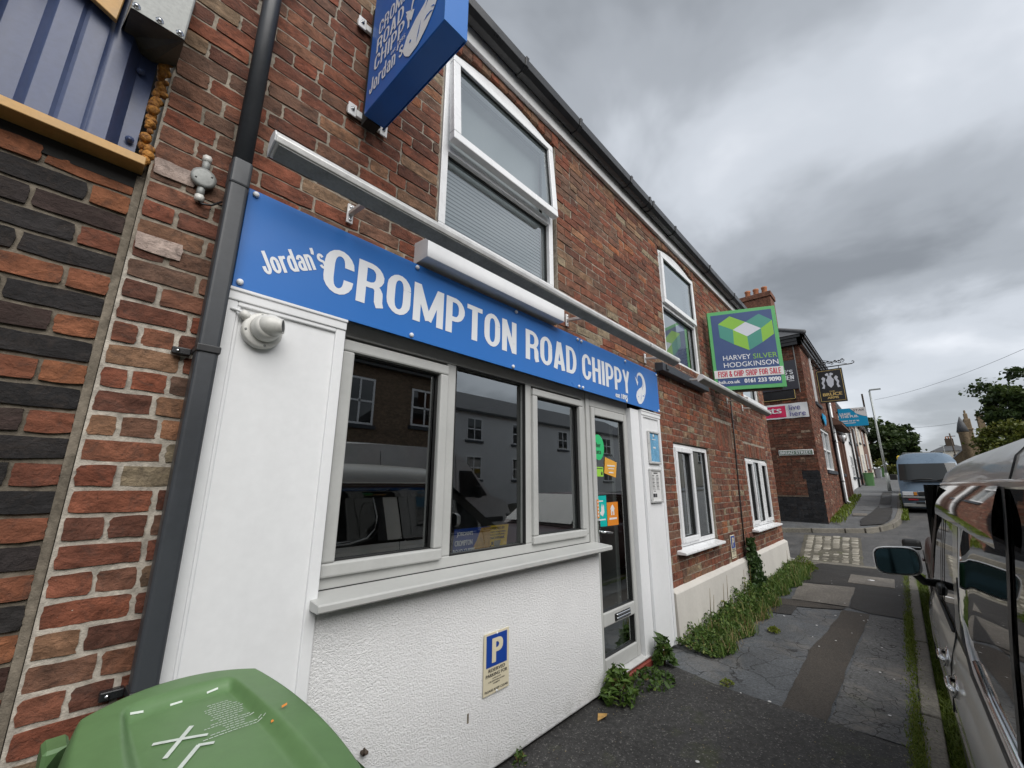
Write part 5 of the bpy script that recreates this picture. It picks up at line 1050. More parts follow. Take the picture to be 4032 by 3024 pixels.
# ------------------------------------------------------------------ the pub across the side street
pub = thing('pub', 'dark red brick corner pub with a black painted base across the side street', 'pub', (18, 4, .5)); XPB, YPB = 14.3, 1.64
PO = [(15.96, 18.16, 1.93, 3.25), (15.95, 17.0, 4.05, 5.45), (18.9, 20.0, 4.05, 5.45), (20.35, 21.0, 1.90, 3.25), (21.3, 22.2, 1.0, 3.2)]
m = MB(); holed_sheet(m, lambda u, v, n: (u, YPB + .011 - n, v), XPB, 22.7, .3, 5.62, PO, .14); holed_sheet(m, lambda u, v, n: (XPB + .011 - n, -u, v), -9, -YPB - .011, .2, 5.62, [], .1)
m.quad((22.7, YPB, .3), (22.7, 9, .3), (22.7, 9, 5.6), (22.7, YPB, 5.6)); m.quad((22.7, 9, .3), (14.32, 9, .3), (14.32, 9, 5.6), (22.7, 9, 5.6)); pw = m.build('wall', M['mortar_pub'], pub)
PBK = Bricks(); AXS = (Vector((0, -1, 0)), ZD, Vector((-1, 0, 0))); PS = Vector((XPB, 0, 0)); pm = (M['b_pub'], M['a_pub']); pk = (M['b_pubblack'], M['a_pubblack'])
DARKZ = [(-9, -1.99, .3, 1.155), (-2.05, -YPB, .3, 1.885)]
PBK.wall(PS, AXS, -3.3, -YPB, .36, 5.6, [(-9, -YPB, .3, 1.155), (-1.99, -YPB, .3, 1.63), (-2.06, -YPB, 1.63, 1.885)], pm, course=.0755, fine=0, bond='flemish', Lb=.228)
PBK.wall(PS, AXS, -3.3, -YPB, .36, 1.155, [], pk, course=.0755, fine=0, bond='flemish'); PBK.wall(PS, AXS, -1.99, -YPB, 1.155, 1.63, [], pk, course=.0755, fine=0); PBK.wall(PS, AXS, -2.06, -YPB, 1.63, 1.885, [], pk, course=.0755, fine=0)
PBK.wall(PS, AXS, -9, -3.3, .36, 5.6, [], pm, course=.0755, fine=0, vis=False)
PBK.wall(Vector((0, YPB, 0)), AX, XPB, 22.7, .4, 5.6, PO, pm, course=.0755, fine=0, bond='stretch'); PBK.emit(pw, 300)
m = MB(); m.quad(*[(XPB + .006, y, z) for y, z in ((9, .3), (YPB, .3), (YPB, 1.155), (9, 1.155))]); m.quad(*[(XPB + .006, y, z) for y, z in ((1.99, 1.155), (YPB, 1.155), (YPB, 1.63), (1.99, 1.63))]); m.quad(*[(XPB + .006, y, z) for y, z in ((2.06, 1.63), (YPB, 1.63), (YPB, 1.885), (2.06, 1.885))]); m.build('painted_band', M['mortar_blk'], pw)
m = MB(); m.box(14.15, 22.8, 1.50, 1.66, 5.62, 5.72); m.box(14.17, 22.8, 1.54, 1.66, 5.52, 5.62); m.box(14.15, 14.32, 1.5, 9, 5.62, 5.72); m.box(14.17, 14.32, 1.54, 9, 5.52, 5.62); m.box(14.12, 22.8, 1.45, 1.56, 5.72, 5.80); m.box(14.12, 14.25, 1.45, 9, 5.72, 5.80); m.build('eaves_cornice', M['pubblackp'], pub, .006)
m = MB(); m.quad((14.1, 1.43, 5.81), (22.8, 1.43, 5.81), (22.8, 4.8, 7.6), (16.4, 4.8, 7.6)); m.quad((14.1, 9, 5.81), (14.1, 1.43, 5.81), (16.4, 4.8, 7.6), (16.4, 9, 7.6)); m.build('roof', M['slate'], pub)
m = MB(); m.tube([(14.1, 1.43, 5.82), (16.4, 4.8, 7.62)], .07, 6); m.build('hip_tiles', M['slate'], pub)
ch = solid('chimney', M['b_pub'], pub, [(16.0, 16.7, 2.42, 3.36, 6.2, 7.98), (15.96, 16.74, 2.38, 3.40, 7.98, 8.16)], .01)
for cy_ in (2.62, 2.89, 3.16):
    m = MB(); m.lathe((16.35, cy_, 8.16), (0, 0, 1), [(.105, 0), (.10, .05), (.085, .26), (.10, .28), (.10, .33), (.07, .33)], 16); m.build('chimney_pot', M['pot'], ch)
def pub_win(x0, x1, z0, z1, mulls, label=None):
    m = MB(); m.frame(x0, x1, z0, z1, .07, YPB + .04, YPB + .12)
    for q in mulls: m.box(q - .035, q + .035, YPB + .05, YPB + .12, z0, z1)
    m.box(x0, x1, YPB + .05, YPB + .12, (z0 + z1) / 2 - .025, (z0 + z1) / 2 + .025); w_ = m.build('window', M['white'], pub)
    m = MB(); m.quad((x0, YPB + .10, z0), (x1, YPB + .10, z0), (x1, YPB + .10, z1), (x0, YPB + .10, z1)); m.build('pane', M['glass_up'], w_); solid('dark_room', M['interior'], w_, [(x0, x1, YPB + .6, YPB + .65, z0, z1)])
    solid('sill', M['gravy'], w_, [(x0 - .06, x1 + .06, YPB - .05, YPB + .12, z0 - .11, z0)], .01)
for a in ((15.96, 18.16, 1.93, 3.25, [17.06]), (15.95, 17.0, 4.05, 5.45, []), (18.9, 20.0, 4.05, 5.45, []), (20.35, 21.0, 1.9, 3.25, [])): pub_win(*a)
m = MB(); m.box(21.3, 22.2, 1.74, 1.80, 1.0, 3.2); m.box(21.2, 21.3, 1.56, 1.8, .95, 3.3); m.box(22.2, 22.3, 1.56, 1.8, .95, 3.3); m.box(21.15, 22.35, 1.48, 1.8, 3.3, 3.42); m.build('door', M['housebrown'], pub, .01)
m = MB(); m.box(15.95, 16.03, 1.60, 1.64, 4.0, 5.5); m.build('white_surround', M['white'], pub)
m = MB(); m.box(19.0, 22.5, 1.30, 1.64, 3.62, 3.70); m.prism([(1.64, 3.70), (1.28, 3.70), (1.64, 3.98)], 0, 19.0, 22.5); m.build('porch_canopy', M['housebrown'], pub)
for px_, mt, r_ in ((18.75, 'pubblackp', .05), (19.3, 'white', .045)):
    o = thing('drainpipe', 'black drainpipe on the pub front' if mt == 'pubblackp' else 'white drainpipe on the pub front right of the black one', 'drainpipe', (px_, 1.58, .9)); m = MB(); m.tube([(px_, 1.585, 5.6), (px_, 1.585, zp(px_) + .12), (px_, 1.50, zp(px_) + .05)], r_, 8); m.build('pipe', M[mt], o)
    for z_ in (1.6, 3.0, 4.4): m = MB(); m.lathe((px_, 1.585, z_), (0, 0, 1), [(r_ + .01, 0), (r_ + .01, .05)], 10); m.build('bracket', M[mt], o)
def flat_sign(name, label, cat, y0, y1, z0, z1, mat, x=XPB - .03, th=.03):
    o = thing(name, label, cat, (x, (y0 + y1) / 2, z0)); solid('panel', mat, o, [(x, x + th, y0, y1, z0, z1)], .003); return o
def fronttext(mm, b, x, yl, yr_, z0, z1, bold=.02): return text(mm, b, (x, yl, z0), YM, ZD, yl - yr_, z1 - z0, bold, th=.003)
o = flat_sign('kitchen_sign', 'charcoal kitchen sign high on the pub side wall', 'pub sign', 1.79, 3.0, 4.215, 5.09, M['charcoal'], XPB - .045)
m = MB(); ctext(m, "BOSS'S", (XPB - .047, 2.42, 4.665), YM, ZD, .535, .135, .002); ctext(m, 'KITCHEN', (XPB - .047, 2.50, 4.505), YM, ZD, .62, .13, .002); m.box(XPB - .047, XPB - .0465, 1.88, 2.02, 4.46, 4.475); m.build('lettering', M['letter'], o)
m = MB(); m.box(XPB - .04, XPB - .02, 1.775, 1.795, 4.1, 5.55); m.build('edge_pole', M['galv'], o)
o = flat_sign('blank_sign', 'blank black board with gold border below the kitchen sign', 'pub sign', 1.90, 3.1, 3.92, 4.20, M['pubblackp'], XPB - .03); m = MB(); m.box(XPB - .034, XPB - .031, 1.915, 3.1, 3.93, 3.942); m.box(XPB - .034, XPB - .031, 1.915, 1.93, 3.93, 4.2); m.build('gold_border', M['goldleaf'], o)
o = thing('sports_banner', 'white banner with crimson panel tied to the pub side wall', 'banner', (XPB - .03, 2.3, 3.37))
m = MB(); m.grid(lambda u, v: (XPB - .025 - .010 * math.sin(u * 22 + v * 3) * (1 - abs(2 * v - 1)), 3.5 - u * (3.5 - 1.668), 3.375 + v * .43 + .004 * math.sin(u * 30)), 60, 6); m.build('cloth', M['banner'], o)
m = MB(); m.grid(lambda u, v: (XPB - .028 - .010 * math.sin((.0 + u * .70) * 22 + (.1 + v * .8) * 3) * (1 - abs(2 * (.09 + v * .8) - 1)), 3.5 - u * (3.5 - 2.215), 3.415 + v * .34), 50, 5); m.build('crimson_panel', M['crimson'], o)
m = MB(); fronttext(m, 'sports', XPB - .041, 3.30, 2.315, 3.475, 3.70, .02); m.build('lettering', M['letter'], o)
m = MB(); fronttext(m, 'live', XPB - .041, 2.12, 1.845, 3.605, 3.765, .0); fronttext(m, 'here', XPB - .041, 2.12, 1.735, 3.425, 3.575, .0); m.build('lettering', M['indigo'], o)
o = thing('street_nameplate', 'green and white street nameplate on the pub side wall', 'street sign', (XPB - .03, 2.13, 2.3)); m = MB(); m.box(XPB - .03, XPB - .004, 1.715, 2.55, 2.30, 2.455); m.build('plate', M['board'], o, .012, 2); solid('field', M['plategreen'], o, [(XPB - .032, XPB - .028, 1.735, 2.53, 2.318, 2.437)], .001)
m = MB(); fronttext(m, 'BREAD STREET', XPB - .032, 2.505, 1.76, 2.335, 2.42, .03); m.build('lettering', M['letter'], o)
# hanging pub sign
o = thing('hanging_pub_sign', 'black hanging pub sign with white crest under an iron scroll bracket', 'pub sign', (16.5, 1.2, 4.1)); xs_ = 16.5
solid('board', M['pubblackp'], o, [(xs_, xs_ + .07, .875, 1.575, 4.06, 5.15)], .008)
m = MB()
def edge(y0, y1, z0, z1): m.box(xs_ - .004, xs_ - .001, y0, y1, z0, z1)
edge(.905, 1.545, 4.10, 4.112); edge(.905, 1.545, 5.10, 5.112); edge(.905, .917, 4.10, 5.112); edge(1.533, 1.545, 4.10, 5.112); m.build('gold_border', M['goldleaf'], o)
m = MB(); yc_ = 1.225; Pz = lambda a, b: (a, b)
def crest(pts): poly3(m, pts, (xs_ - .003, yc_, 4.50), YM, ZD, .001)
crest([(-.10, .30), (-.075, .12), (0, .03), (.075, .12), (.10, .30), (.06, .36), (.045, .44), (-.045, .44), (-.06, .36)]); 
for sgn in (-1, 1):
    crest([(sgn * .11, .36), (sgn * .17, .42), (sgn * .22, .36), (sgn * .19, .30), (sgn * .23, .22), (sgn * .20, .12), (sgn * .24, .04), (sgn * .17, .02), (sgn * .15, .12), (sgn * .17, .20), (sgn * .13, .28)])
    crest([(sgn * .02, .44), (sgn * .09, .44), (sgn * .11, .49), (sgn * .05, .53), (sgn * .01, .50)])
m.build('crest', M['silver'], o)
m = MB(); fronttext(m, 'THE', xs_ - .003, 1.30, 1.15, 4.395, 4.435, .03); fronttext(m, 'BRUCE', xs_ - .003, 1.475, .975, 4.275, 4.375, .05); fronttext(m, 'ARMS', xs_ - .003, 1.37, 1.075, 4.175, 4.250, .05); m.build('lettering', M['goldleaf'], o)
m = MB(); m.tube([(xs_ + .03, 1.64, 5.235), (xs_ + .03, .60, 5.235)], .018, 6); m.tube([(xs_ + .03, .60, 5.235), (xs_ + .03, .55, 5.26), (xs_ + .03, .545, 5.30), (xs_ + .03, .575, 5.32), (xs_ + .03, .60, 5.30)], .012, 6)
for yy in (.95, 1.50): m.tube([(xs_ + .03, yy, 5.235), (xs_ + .03, yy, 5.14)], .010, 5)
for k in range(9):      # iron scrollwork above the bar
    y_ = 1.58 - k * .095; r_ = .045 + .03 * random.random(); c0 = (y_, 5.27 + r_ + .06 * math.sin(k * 1.3) ** 2)
    m.tube([(xs_ + .03, c0[0] + r_ * (1 - .10 * j) * math.cos(j * .9), c0[1] + r_ * (1 - .10 * j) * math.sin(j * .9)) for j in range(8)], .011, 5)
    m.lathe((xs_ + .03, c0[0], c0[1] + r_ * .7), (1, 0, 0), [(.02, -.012), (.03, 0), (.02, .012)], 6)
m.tube([(xs_ + .03, 1.64, 5.60), (xs_ + .03, .72, 5.25)], .008, 5); m.build('iron_bracket', M['pubblackp'], o)
o = thing('blue_plaque', 'small blue shield plaque on the pub front wall', 'plaque', (16.9, 1.60, 3.4)); m = MB(); m.prism([(16.55, 3.74), (17.25, 3.74), (17.25, 3.55), (16.9, 3.36), (16.55, 3.55)], 1, 1.57, 1.60); m.build('plate', M['cyan'], o, .005)
o = thing('wall_lantern', 'black wall lantern with clear panes beside the pub door', 'lantern', (18.6, 1.35, 3.0)); m = MB()
m.tube([(18.6, 1.62, 3.25), (18.6, 1.45, 3.33), (18.6, 1.34, 3.27)], .012, 6); m.lathe((18.6, 1.33, 3.28), (0, 0, -1), [(.02, -.02), (.15, .06), (.15, .08)], 4); m.lathe((18.6, 1.33, 2.96), (0, 0, -1), [(.075, 0), (.05, .04), (.02, .08)], 4)
for k in range(4): a = k * math.pi / 2 + .01; m.tube([(18.6 + .145 * math.cos(a), 1.33 + .145 * math.sin(a), 3.2), (18.6 + .075 * math.cos(a), 1.33 + .075 * math.sin(a), 2.96)], .008, 4)
m.build('lantern_frame', M['pubblackp'], o); m = MB(); m.lathe((18.6, 1.33, 3.2), (0, 0, -1), [(.135, 0), (.068, .23)], 4); m.build('lantern_glass', M['lens'], o)
# lease board on a post
o = thing('lease_board', 'blue and white lease board on a post before the white houses', 'letting board', (22, 1.1, 3.8)); solid('board', M['cyan'], o, [(22, 22.03, .66, 1.57, 3.845, 4.60)], .004); solid('post', M['bark'], o, [(22.03, 22.10, .655, .715, 3.87, 5.15)], .004); solid('wall_arm', M['bark'], o, [(22.03, 22.08, 1.5, 1.64, 3.95, 4.0), (22.03, 22.08, 1.5, 1.64, 4.45, 4.5)])
m = MB(); poly3(m, [(.40, .755), (.50, .64), (.58, .52), (.68, .46), (.80, .40), (.91, .37), (.91, .755)], (21.997, 1.57, 3.845), YM, ZD); m.build('white_corner', M['board'], o)
m = MB(); fronttext(m, 'LEASE', 21.999, 1.525, 1.165, 4.315, 4.415, .05); fronttext(m, 'THIS PUB.', 21.999, 1.525, .93, 4.205, 4.305, .05); fronttext(m, '08085 94 95 96', 21.999, 1.51, .93, 4.035, 4.10, .05); m.box(21.996, 21.998, 1.05, 1.5, 3.97, 3.995); m.build('lettering', M['letter'], o)
m = MB(); fronttext(m, 'STAR', 21.994, 1.06, .70, 4.455, 4.535, .0); m.build('lettering', M['ink'], o)

# ------------------------------------------------------------------ terrace beyond the pub
def house(x0, x1, yf, ze, mat, label, wins, doors=(), depth=7, roofm='slate', ridge=2.3, z0=None, group=None, side=-1):
    """street-side wall at y=yf facing side*(+y)"""
    zb = zp(x0) - .3 if z0 is None else z0; o = thing('terraced_house', label, 'house', ((x0 + x1) / 2, yf, zb), group=group)
    s_ = -side; yb_ = yf + s_ * depth; solid('wall', mat, o, [(x0, x1, yf, yb_, zb, ze)])
    ym_ = (yf + yb_) / 2; m = MB(); e_ = yf - s_ * .25; eb = yb_ + s_ * .25; m.quad((x0, e_, ze), (x1, e_, ze), (x1, ym_, ze + ridge), (x0, ym_, ze + ridge)); m.quad((x0, eb, ze), (x0, ym_, ze + ridge), (x1, ym_, ze + ridge), (x1, eb, ze)); m.quad((x0, e_, ze), (x0, ym_, ze + ridge), (x0, eb, ze)); m.quad((x1, e_, ze), (x1, eb, ze), (x1, ym_, ze + ridge)); m.build('roof', M[roofm], o)
    solid('gutter', M['black_pvc'], o, [(x0, x1, e_ - s_ * .02, e_ + s_ * .1, ze - .12, ze)])
    for (a, b, c, d_) in wins:
        m = MB(); m.frame(a, b, c, d_, .07, yf - s_ * .03, yf - s_ * .002); m.box((a + b) / 2 - .03, (a + b) / 2 + .03, yf - s_ * .028, yf - s_ * .002, c, d_); m.box(a, b, yf - s_ * .028, yf - s_ * .002, (c + d_) / 2 - .03, (c + d_) / 2 + .03); w_ = m.build('window', M['upvc'], o)
        m = MB(); m.quad((a, yf - s_ * .012, c), (b, yf - s_ * .012, c), (b, yf - s_ * .012, d_), (a, yf - s_ * .012, d_)); m.build('pane', M['tint'], w_); solid('sill', M['gravy'], w_, [(a - .08, b + .08, yf - s_ * .09, yf, c - .12, c - .002)])
    for (a, b, c, d_) in doors: solid('door', M['housebrown'], o, [(a, b, yf - s_ * .03, yf, c, d_)], .005)
    return o
# left side, walking away from the pub
G1 = 'terraced houses beyond the pub'
house(23.2, 29.2, 2.0, 5.3, M['housewhite'], 'white rendered house adjoining the pub with black pipe', [(24.2, 25.4, 1.9, 3.1), (27.2, 28.4, 4.0, 5.0)], [(26, 26.9, 1.2, 3.2)], group=G1)
house(29.4, 36.8, 2.1, 5.45, M['housewhite'], 'second white rendered house behind the green wheelie bin', [(31.7, 33.2, 1.95, 3.2), (35.0, 36.2, 1.98, 3.2), (33, 34.2, 4.1, 5.1)], group=G1)
house(37.4, 41.5, 2.1, 6.0, M['housebrown'], 'brown brick house next after the white ones', [(38.6, 39.8, 2.2, 3.5), (38.6, 39.8, 4.4, 5.5)], group=G1)
house(41.7, 47.0, 2.1, 6.3, M['housecream'], 'cream rendered house in the terrace beyond the white ones', [(43, 44.2, 2.6, 3.9), (43, 44.2, 4.8, 5.9)], group=G1)
house(47.2, 55, 2.1, 6.6, M['housebrown'], 'longer brown brick house farther up the terrace', [(49, 50.2, 2.9, 4.2), (49, 50.2, 5.1, 6.2)], group=G1); house(55.2, 58.5, 2.1, 7.0, M['housecream'], 'last narrow cream house of the terrace', [(56.2, 57.2, 3.2, 4.5)], group=G1); 
for px_ in (33.7, 37.1): 
    o = thing('drainpipe', 'black drainpipe between the two white houses' if px_ < 35 else 'black drainpipe between white and brown houses', 'drainpipe', (px_, 2.0, 1.3)); m = MB(); m.tube([(px_, 2.02, 5.3), (px_, 2.02, 1.35)], .06, 6); m.build('pipe', M['pubblackp'], o)
# opposite side of the street, seen mirrored in the shop window
G2 = 'houses across the street mirrored in the shop glass'
house(2.0, 9.6, -8.3, 5.25, M['b_opp'], 'brown brick house across the street mirrored in the window', [(5.5, 6.5, 3.25, 4.75), (7.9, 9.0, 3.4, 4.7), (6.0, 7.1, .7, 2.0), (3.2, 4.2, 3.2, 4.7)], [(4.6, 5.5, 0, 2.1)], z0=-.3, side=1, group=G2)
house(12.6, 34, -12.5, 5.25, M['housewhite'], 'white rendered house with dark sills across the street', [(14.1, 15.2, 3.7, 4.9), (17.6, 18.8, 3.7, 4.9), (22, 23.1, 3.7, 4.9), (27.5, 28.8, 3.7, 4.9), (14.1, 15.2, 1.7, 2.9), (17.6, 18.8, 1.7, 2.9), (27.5, 28.8, 1.7, 2.9)], [(24, 25, .6, 2.8)], ridge=1.9, z0=-.3, side=1, group=G2)
house(-14, 1.7, -8.3, 5.0, M['b_opp'], 'long brown brick house opposite the camera', [(-3, -2, 2.9, 4.3), (-8, -7, 2.9, 4.3)], z0=-.3, side=1, group=G2); house(36, 46, -10.5, 5.6, M['housecream'], 'cream house farther along the opposite side', [(38, 39.2, 3.6, 4.9), (42, 43.2, 3.6, 4.9)], z0=0, side=1, group=G2)

# ------------------------------------------------------------------ lamp posts, poles, wires
def lamp(x, y, z, h, arm, r_=.055, label=''):
    o = thing('street_lamp', label, 'street lamp', (x, y, z), group='street lamps along the road'); m = MB(); m.tube([(x, y, z - .2), (x, y, z + .9)], r_ * 1.5, 12); m.build('base', M['lamppost'], o); m = MB(); m.tube([(x, y, z + .9), (x, y, z + h)], [r_, r_ * .75], 12); m.build('column', M['lamppost'], o)
    m = MB(); m.box(x - .07, x + .07, min(y, y + arm), max(y, y + arm), z + h, z + h + .07); m.build('lamp_head', M['lamppost'], o, .015)
lamp(29.4, .58, 1.21, 5.30, -.48, label='tall grey street lamp nearest the pub'); lamp(88, .80, 4.05, 5.0, -.55, label='second grey street lamp before the dark trees'); lamp(146, 1.0, 5.9, 5.0, -.6, label='farthest small street lamp on the left side'); lamp(150, -8.8, 6.1, 5.2, .6, label='thin street lamp on the right before the hipped house')
o = thing('telegraph_pole', 'wooden telegraph pole in front of the hipped house chimney', 'telegraph pole', (150, -10.5, 5)); m = MB(); m.tube([(150, -10.55, 5), (150, -10.4, 14.2)], .14, 8); m.build('pole', M['bark'], o); solid('crossarm', M['bark'], o, [(149.9, 150.1, -11.3, -9.6, 13.4, 13.55)])
def wire(name, label, a, b, sag, r_=.012):
    m = MB(); a, b = Vector(a), Vector(b); m.tube([a + (b - a) * t_ + Vector((0, 0, -4 * sag * t_ * (1 - t_))) for t_ in np.linspace(0, 1, 14)], r_, 4); o = m.build(name, M['ink']); tag(o, label, 'wire'); ORG[o.name] = Vector()
wire('overhead_wire', 'thin overhead wire slanting across the grey sky on the right', (40, .6, 7.6), (24, -7.5, 8.2), .55, .008); wire('overhead_wire', 'thin overhead wire reaching the stone turret', (110, -1.5, 12.4), (88, -8.2, 10.6), .3, .02)

# ------------------------------------------------------------------ vehicles
def loft(mb, stations, closed=False, mi=None):
    """stations: list of rings of 3D points"""
    n = len(stations[0]); vs = [p for s_ in stations for p in s_]; fs = []
    for i in range(len(stations) - 1):
        for j in range(n - (0 if closed else 1)):
            fs.append((i * n + j, i * n + (j + 1) % n, (i + 1) * n + (j + 1) % n, (i + 1) * n + j))
    sm = mb.smooth; mb.smooth = True; mb.add(vs, fs); mb.smooth = sm; return mb
# silver people carrier parked right beside the camera.  local x forward, local y towards the kerb (0 = widest line), z from the pavement
van = thing('parked_van', 'pearl beige people carrier with dark glass parked tight along the kerb', 'van', (0, -.057, 0), math.atan(.02), local=True)
WID = 1.70
PR = [(.10, -.12), (.045, .10), (.012, .34), (0.0, .62), (.006, .74), (.028, .84), (.050, .90)]          # (inset, z) lower side
UP = [(.060, .945), (.085, 1.15), (.112, 1.32), (.132, 1.46)]                                             # glass line
RF = [(.142, 1.482), (.165, 1.535), (.215, 1.585), (.32, 1.632), (.50, 1.668), (.68, 1.683), (.85, 1.688)]
def sidept(x, inset, z, nose=0.0): return (x, -inset - nose, z)
stn = [-1.0, -.4, 0, .4, .8, 1.2, 1.6, 2.0, 2.4, 2.8, 3.1, 3.4, 3.65, 3.85, 4.0, 4.15, 4.3]
nose = lambda x: 0 if x < 3.6 else .40 * ((x - 3.6) / .70) ** 2.4
def zsc(x, z): return z if x < 3.85 else z - max(0, z - .62) * .5 * ((x - 3.85) / .45) ** 1.6
m = MB(); rings = []
for x in stn:
    ring = [sidept(x, i, zsc(x, z), nose(x)) for i, z in PR]; rings.append(ring)
loft(m, rings)
m.build('body', M['vanpaint'], van)
m = MB(); loft(m, [[(x, -WID + (-p[1] if False else .0) + q[0], q[1]) for q in PR] for x in stn for p in [(0, 0)]]); m.build('far_side', M['vanpaint'], van)
# bonnet and nose
m = MB(); m.grid(lambda u, v: (3.88 + .42 * v, -.05 - nose(3.88 + .42 * v) - u * (WID - .10 - 2 * nose(3.88 + .42 * v)), zsc(3.88 + .42 * v, .90) + .06 * math.sin(math.pi * u)), 16, 8); m.grid(lambda u, v: (4.30 + .02 * math.sin(math.pi * u), -nose(4.3) - u * (WID - 2 * nose(4.3)), .10 + v * .66), 16, 6); m.build('bonnet', M['vanpaint'], van)
# roof with cant rail
rst = [-1.0, -.4, .1, .6, 1.1, 1.6, 2.1, 2.5, 2.8, 3.0]
def roofring(x):
    k = 1 - .10 * max(0, (x - 2.2) / .8) ** 2; half = [(x, -i, 1.482 + (z - 1.482) * k) for i, z in RF]; return half + [(x, -WID - p[1], p[2]) for p in half[-2::-1]]
m = MB(); f0 = roofring(3.0); f1 = [(3.09, p[1] - .012, 1.475 + (p[2] - 1.482) * .72) for p in f0]; f2 = [(3.135, p[1] - .02, 1.468 + (p[2] - 1.482) * .30) for p in f0]
loft(m, [roofring(x)[::-1] for x in rst] + [f1[::-1], f2[::-1]]); m.build('roof', M['vanroof'], van)
m = MB(); m.tube([(1.40 + .03 * k, -i + .0005, z + .0005) for k, (i, z) in enumerate(RF[:6])], .003, 5); m.build('roof_seam', M['rubber'], van)
m = MB(); m.box(-.9, 2.9, -.150, -.128, 1.462, 1.484); m.build('rain_gutter', M['vanpaint'], van, .006, 2)
# glass: sliding-door panes, front door pane, quarter light, windscreen
def sidepane(name, x0, x1, mat, z0=.925, z1=1.468, x0t=None, x1t=None, out=0.0, rc=.0):
    x0t = x0 if x0t is None else x0t; x1t = x1 if x1t is None else x1t; prof_ = [(.052, .90)] + UP; zz_ = [p[1] for p in prof_]; ii = [p[0] for p in prof_]
    m = MB(); m.grid(lambda u, v: ((x0 + (x0t - x0) * v) + ((x1 + (x1t - x1) * v) - (x0 + (x0t - x0) * v)) * u, -float(np.interp(z0 + (z1 - z0) * v, zz_, ii)) + out, z0 + (z1 - z0) * v + (rc * (max(0, u - .8) / .2) ** 2 * (1 - v) if rc else 0)), 10, 8); return m.build(name, mat, van)
sidepane('side_window', -.9, 1.385, M['tint']); sidepane('side_window', 1.42, 2.22, M['tint'], x1t=2.14, rc=.10); sidepane('side_window', 2.52, 3.06, M['tint'], x0t=2.44, x1t=2.74); sidepane('quarter_light', 3.10, 3.70, M['tint'], x0t=2.78, x1t=2.97)
sidepane('window_divider', 1.385, 1.42, M['rubber'], out=.004); sidepane('pillar_seal', 2.24, 2.34, M['rubber'], x0t=2.16, x1t=2.26, out=.003); sidepane('door_pillar', 2.34, 2.50, M['vanpaint'], x0t=2.26, x1t=2.42, out=.004); sidepane('quarter_bar', 3.06, 3.10, M['rubber'], x0t=2.74, x1t=2.78, out=.006); sidepane('windscreen_pillar', 3.70, 3.90, M['rubber'], x0t=2.97, x1t=3.06, out=.004)
def sideline(pts, r_, name, mat, n=6):
    m = MB(); m.tube([(x, -float(np.interp(z, [.62, .74, .84, .90, .945, 1.15, 1.32, 1.46, 1.5], [0, .006, .028, .05, .06, .085, .112, .132, .155])) + .003, z) for x, z in pts], r_, n); return m.build(name, mat, van)
sideline([(-.9, .915), (1.4, .915), (1.95, .925), (2.12, .96), (2.20, 1.04), (2.22, 1.15), (2.18, 1.32), (2.13, 1.46)], .008, 'window_trim', M['vanwhite']); sideline([(-.9, .905), (1.4, .905), (2.0, .912), (2.17, .95), (2.24, 1.04), (2.245, 1.15)], .011, 'window_seal', M['rubber'])
sideline([(-.9, .932), (1.7, .932), (1.98, .95)], .009, 'chrome_strip', M['steel'])
sideline([(2.49, .63), (2.46, .80), (2.47, .90), (2.49, .95)], .003, 'door_gap', M['rubber']); sideline([(3.63, .5), (3.62, .8), (3.62, .9)], .003, 'door_gap', M['rubber']); sideline([(2.55, .905), (3.75, .912)], .007, 'window_trim', M['rubber'])
# smoked wind deflectors over the front windows
m = MB(); m.grid(lambda u, v: (1.425 + u * (3.02 - 1.425 - .16 * v), -float(np.interp(1.335 + .135 * v, [1.15, 1.32, 1.46, 1.5], [.085, .112, .132, .14])) + .010 + .012 * math.sin(math.pi * min(1, .25 + v * .75)), 1.335 + .135 * v), 24, 6); m.build('wind_deflector', M['deflector'], van)
m = MB(); m.grid(lambda u, v: (3.93 - .82 * v, -.08 - u * (WID - .16), .905 + .57 * v + .03 * math.sin(math.pi * u) * (1 - v)), 12, 8); m.build('windscreen', M['tint'], van)
# chrome door handles
for hx, hz, fl in ((2.66, .775, 1), (2.34, .765, -1)):
    m = MB(); m.lathe((hx, .002 - .022, hz), (0, 1, .25), [(.03, -.01), (.050, .006), (.052, .012), (.040, .015), (.025, .010)], 20)
    for v in range(len(m.v)): a, b, c = m.v[v]; m.v[v] = (hx + (a - hx) * 1.35, b, hz + (c - hz) * .72)
    h_ = m.build('door_handle', M['steel'], van); m = MB(); m.tube([(hx - .072, -.006, hz + .004), (hx - .04, .006, hz + .008), (hx + .04, .006, hz + .008), (hx + .072, -.006, hz + .004)], .009, 8); m.build('grip', M['steel'], h_)
